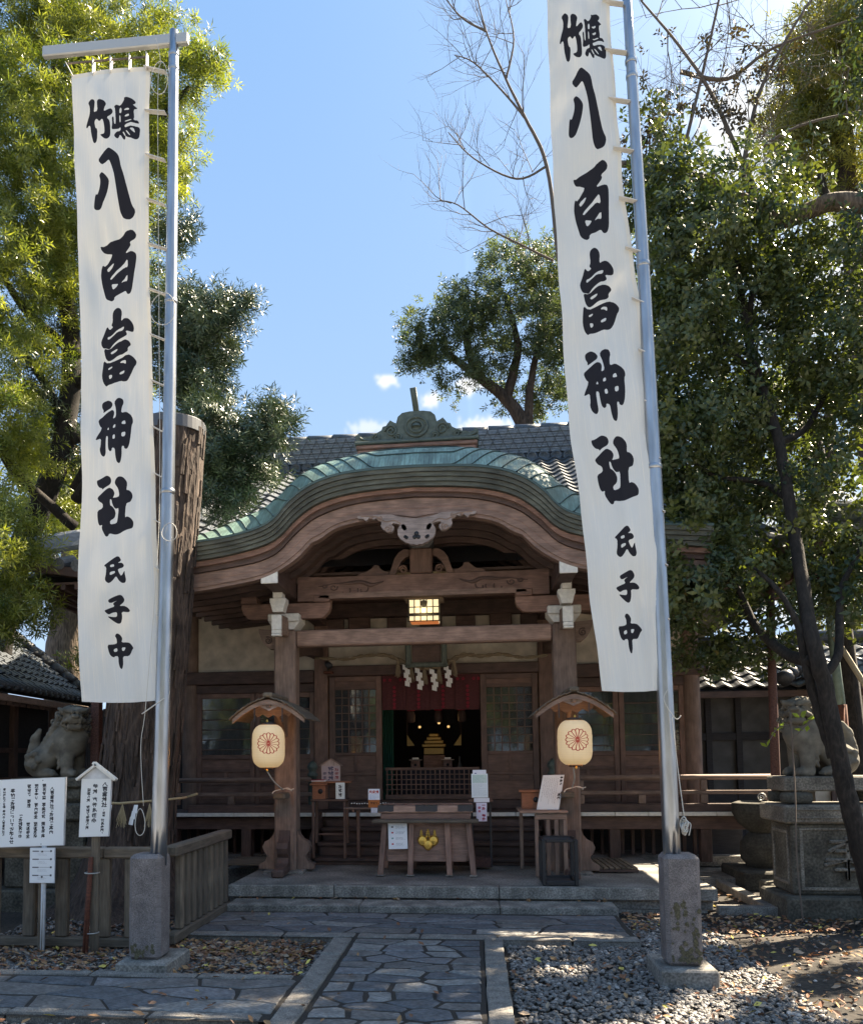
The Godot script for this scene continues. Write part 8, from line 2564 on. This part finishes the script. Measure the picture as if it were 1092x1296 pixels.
	for q in [[Vector3(3.2, 8.5, -1.0), Vector3(3.31, 8.93, -1.0), Vector3(3.66, 10.21, -1.0), Vector3(3.96, 11.4, -1.0), Vector3(4.08, 11.95, -1.0)], [Vector3(4.23, 9.28, -1.0), Vector3(3.87, 10.3, -1.0), Vector3(3.49, 11.01, -1.0), Vector3(3.0, 11.74, -1.0)], [Vector3(4.23, 9.28, -1.0), Vector3(4.46, 10.23, -1.0), Vector3(4.9, 11.07, -1.0), Vector3(5.32, 11.68, -1.0)], [Vector3(3.4, 8.9, -1.0), Vector3(3.62, 9.12, -1.0), Vector3(4.23, 9.38, -1.0), Vector3(4.94, 9.75, -1.0), Vector3(5.74, 9.88, -1.0)], [Vector3(3.48, 10.67, -1.0), Vector3(4.08, 10.5, -1.0), Vector3(4.69, 10.87, -1.0), Vector3(5.8, 11.18, -1.0)]]:
		limb(t, "limb", q, 0.032, 0.012, M.twig, 7)
		var st := mb()
		for k in q.size() - 1:
			for j in 3:
				twigs(st, g, q[k].lerp(q[k + 1], g.randf()) - t.position, (Vector3(g.randf_range(-1, 1), g.randf_range(-0.4, 0.9), g.randf_range(-0.6, 0.6))).normalized(), g.randf_range(0.5, 0.95), 0.009, 2)
		tag(obj("twigs", st, M.twig, t), "", "", "", "stuff")
	foliage("leaves", t, [[3.7, 9.9, -1.0, 0.8, 0.5, 0.5, 60], [4.4, 10.6, -1.0, 1.0, 0.6, 0.5, 60], [3.1, 10.6, -1.0, 0.5, 0.6, 0.4, 24], [2.9, 9.2, -0.6, 0.25, 0.5, 0.4, 90]], broad, M.broad_leaf, Color(0.02, 0.022, 0.02), Color(0.07, 0.05, 0.035), 0.9, 3, 1.0, 0.07, 9)
	# golden green crown at the top right
	t = tree("cedar_tree", "golden green sunlit tree at the upper right corner behind the twigs", Vector3(7.2, 0, -4.6))
	limb(t, "trunk", [Vector3(7.4, -0.1, -4.6), Vector3(7.3, 6.0, -4.6), Vector3(7.1, 11.5, -4.6), Vector3(7.1, 14.0, -4.6)], 0.3, 0.08, M.bark)
	foliage("leaves", t, GOLD_CROWN, needle, M.needle_leaf, Color(0.09, 0.11, 0.025), Color(0.28, 0.26, 0.06), 1.25, 10, 0.9, 0.16, 6)
	# pine like tree behind the roof
	t = tree("camphor_tree", "dark spreading tree behind the ridge right of the roof crest", Vector3(2.6, 0, -9.6))
	limb(t, "trunk", [Vector3(2.7, -0.1, -9.6), Vector3(2.5, 5.0, -9.6), Vector3(2.35, 8.12, -9.5), Vector3(1.97, 9.18, -9.5), Vector3(1.48, 9.97, -9.5), Vector3(0.75, 10.59, -9.4), Vector3(0.01, 11.13, -9.2)], 0.3, 0.06, M.bark)
	for q in [[Vector3(1.97, 9.18, -9.5), Vector3(2.08, 10.41, -9.5), Vector3(2.44, 11.92, -9.7)], [Vector3(1.48, 9.97, -9.5), Vector3(1.78, 11.2, -9.5), Vector3(1.53, 12.38, -9.5)], [Vector3(0.9, 10.5, -9.4), Vector3(0.6, 11.3, -9.4), Vector3(0.8, 12.2, -9.5)]]:
		limb(t, "limb", q, 0.13, 0.05, M.bark, 8)
	foliage("leaves", t, PINE_CROWN, coarse, M.far_leaf, Color(0.04, 0.07, 0.042), Color(0.14, 0.17, 0.085), 0.7, 14, 0.62, 0.16, 7)
	# bare tree beside the right banner
	t = tree("bare_tree", "leafless tree with thin branches against the sky left of the right banner", Vector3(2.3, 0, -6.2))
	limb(t, "trunk", [Vector3(3.1, -0.1, -6.2), Vector3(2.95, 6.0, -6.1), Vector3(2.72, 9.2, -6.0), Vector3(2.4, 11.17, -6.0), Vector3(2.21, 13.11, -6.0), Vector3(1.82, 14.13, -6.0), Vector3(1.46, 14.99, -6.0), Vector3(1.09, 16.04, -6.0), Vector3(0.87, 17.07, -6.0)], 0.062, 0.010, M.twig)
	for q in [[Vector3(2.21, 13.11, -6.0), Vector3(1.62, 12.9, -6.0), Vector3(0.80, 13.4, -6.0), Vector3(0.3, 14.0, -6.0)], [Vector3(2.29, 11.17, -6.0), Vector3(1.69, 11.54, -6.0), Vector3(1.08, 11.92, -6.0), Vector3(0.48, 12.46, -6.0), Vector3(0.1, 12.6, -6.0)], [Vector3(1.82, 14.13, -6.0), Vector3(1.45, 14.66, -6.0), Vector3(0.84, 15.4, -6.0), Vector3(0.45, 15.61, -6.0)], [Vector3(1.46, 14.99, -6.0), Vector3(1.63, 15.81, -6.0), Vector3(1.49, 16.66, -6.0)], [Vector3(1.09, 16.04, -6.0), Vector3(0.6, 16.4, -6.0), Vector3(0.2, 17.0, -6.0)]]:
		limb(t, "limb", q, 0.025, 0.008, M.twig, 7)
		var st := mb()
		for k in q.size() - 1:
			for j in 4:
				twigs(st, g, q[k].lerp(q[k + 1], g.randf()) - t.position, Vector3(g.randf_range(-1, 0.6), g.randf_range(-0.2, 1.0), g.randf_range(-0.6, 0.6)).normalized(), g.randf_range(0.5, 1.1), 0.009, 2)
		tag(obj("twigs", st, M.twig, t), "", "", "", "stuff")
	# woods behind
	t = tree("back_trunk", "pale barked old tree standing behind the left side hall", Vector3(-7.3, 0, -6.0))
	limb(t, "trunk", [Vector3(-7.55, -0.1, -6.0), Vector3(-7.5, 2.0, -6.0), Vector3(-7.45, 4.2, -6.0), Vector3(-7.3, 5.5, -6.0), Vector3(-7.7, 8.0, -6.0)], 0.5, 0.3, M.bark_pale, 14)
	foliage("leaves", t, [[-6.6, 6.6, -4.2, 1.3, 0.9, 1.2, 700], [-5.6, 4.9, -4.4, 0.5, 0.5, 0.8, 200], [-5.9, 3.3, -5.0, 0.8, 0.8, 0.8, 240]], coarse, M.far_leaf, Color(0.05, 0.075, 0.015), Color(0.17, 0.19, 0.035), 0.8, 8, 1.0, 0.15, 12)
	t = tree("backdrop_tree", "tall leafy tree behind the right banner and main broadleaf tree", Vector3(5.2, 0, -9.0), "")
	limb(t, "trunk", [Vector3(5.2, -0.1, -9.0), Vector3(5.1, 5.0, -9.0), Vector3(5.0, 10.0, -9.0)], 0.3, 0.1, M.bark)
	foliage("leaves", t, [BACK_CROWN[4], BACK_CROWN[5], BACK_CROWN[0]], coarse, M.far_leaf, Color(0.06, 0.09, 0.025), Color(0.22, 0.24, 0.06), 0.85, 8, 0.36, 0.2, 13)
	t = tree("backdrop_tree", "tall leafy tree behind the annexe at the right edge", Vector3(8.2, 0, -8.6), "")
	limb(t, "trunk", [Vector3(8.2, -0.1, -8.6), Vector3(8.2, 4.0, -8.6), Vector3(8.3, 9.0, -8.6)], 0.28, 0.1, M.bark)
	foliage("leaves", t, [BACK_CROWN[6], BACK_CROWN[1]], coarse, M.far_leaf, Color(0.045, 0.07, 0.018), Color(0.16, 0.17, 0.04), 0.85, 8, 0.42, 0.2, 14)
	# trees across the yard, seen only in the window panes
	for q in [[-7.0, 21.0, "left"], [1.0, 25.0, "middle"], [9.0, 22.0, "right"]]:
		t = tree("yard_tree", "tall leafy tree across the yard reflected in the hall windows, %s one" % q[2], Vector3(q[0], 0, q[1]), "trees across the yard")
		limb(t, "trunk", [Vector3(q[0], -0.1, q[1]), Vector3(q[0] + 0.2, 3.0, q[1]), Vector3(q[0], 7.0, q[1])], 0.3, 0.1, M.bark)
		foliage("leaves", t, [[q[0], 5.0, q[1], 3.0, 2.2, 2.2, 900], [q[0] - 2.0, 3.0, q[1], 1.6, 1.2, 1.4, 300], [q[0] + 1.8, 3.2, q[1], 1.8, 1.3, 1.4, 350]], coarse, M.far_leaf, Color(0.05, 0.09, 0.03), Color(0.22, 0.24, 0.06), 2.2, 8, 1.0, 0.4, 40 + int(q[0]))
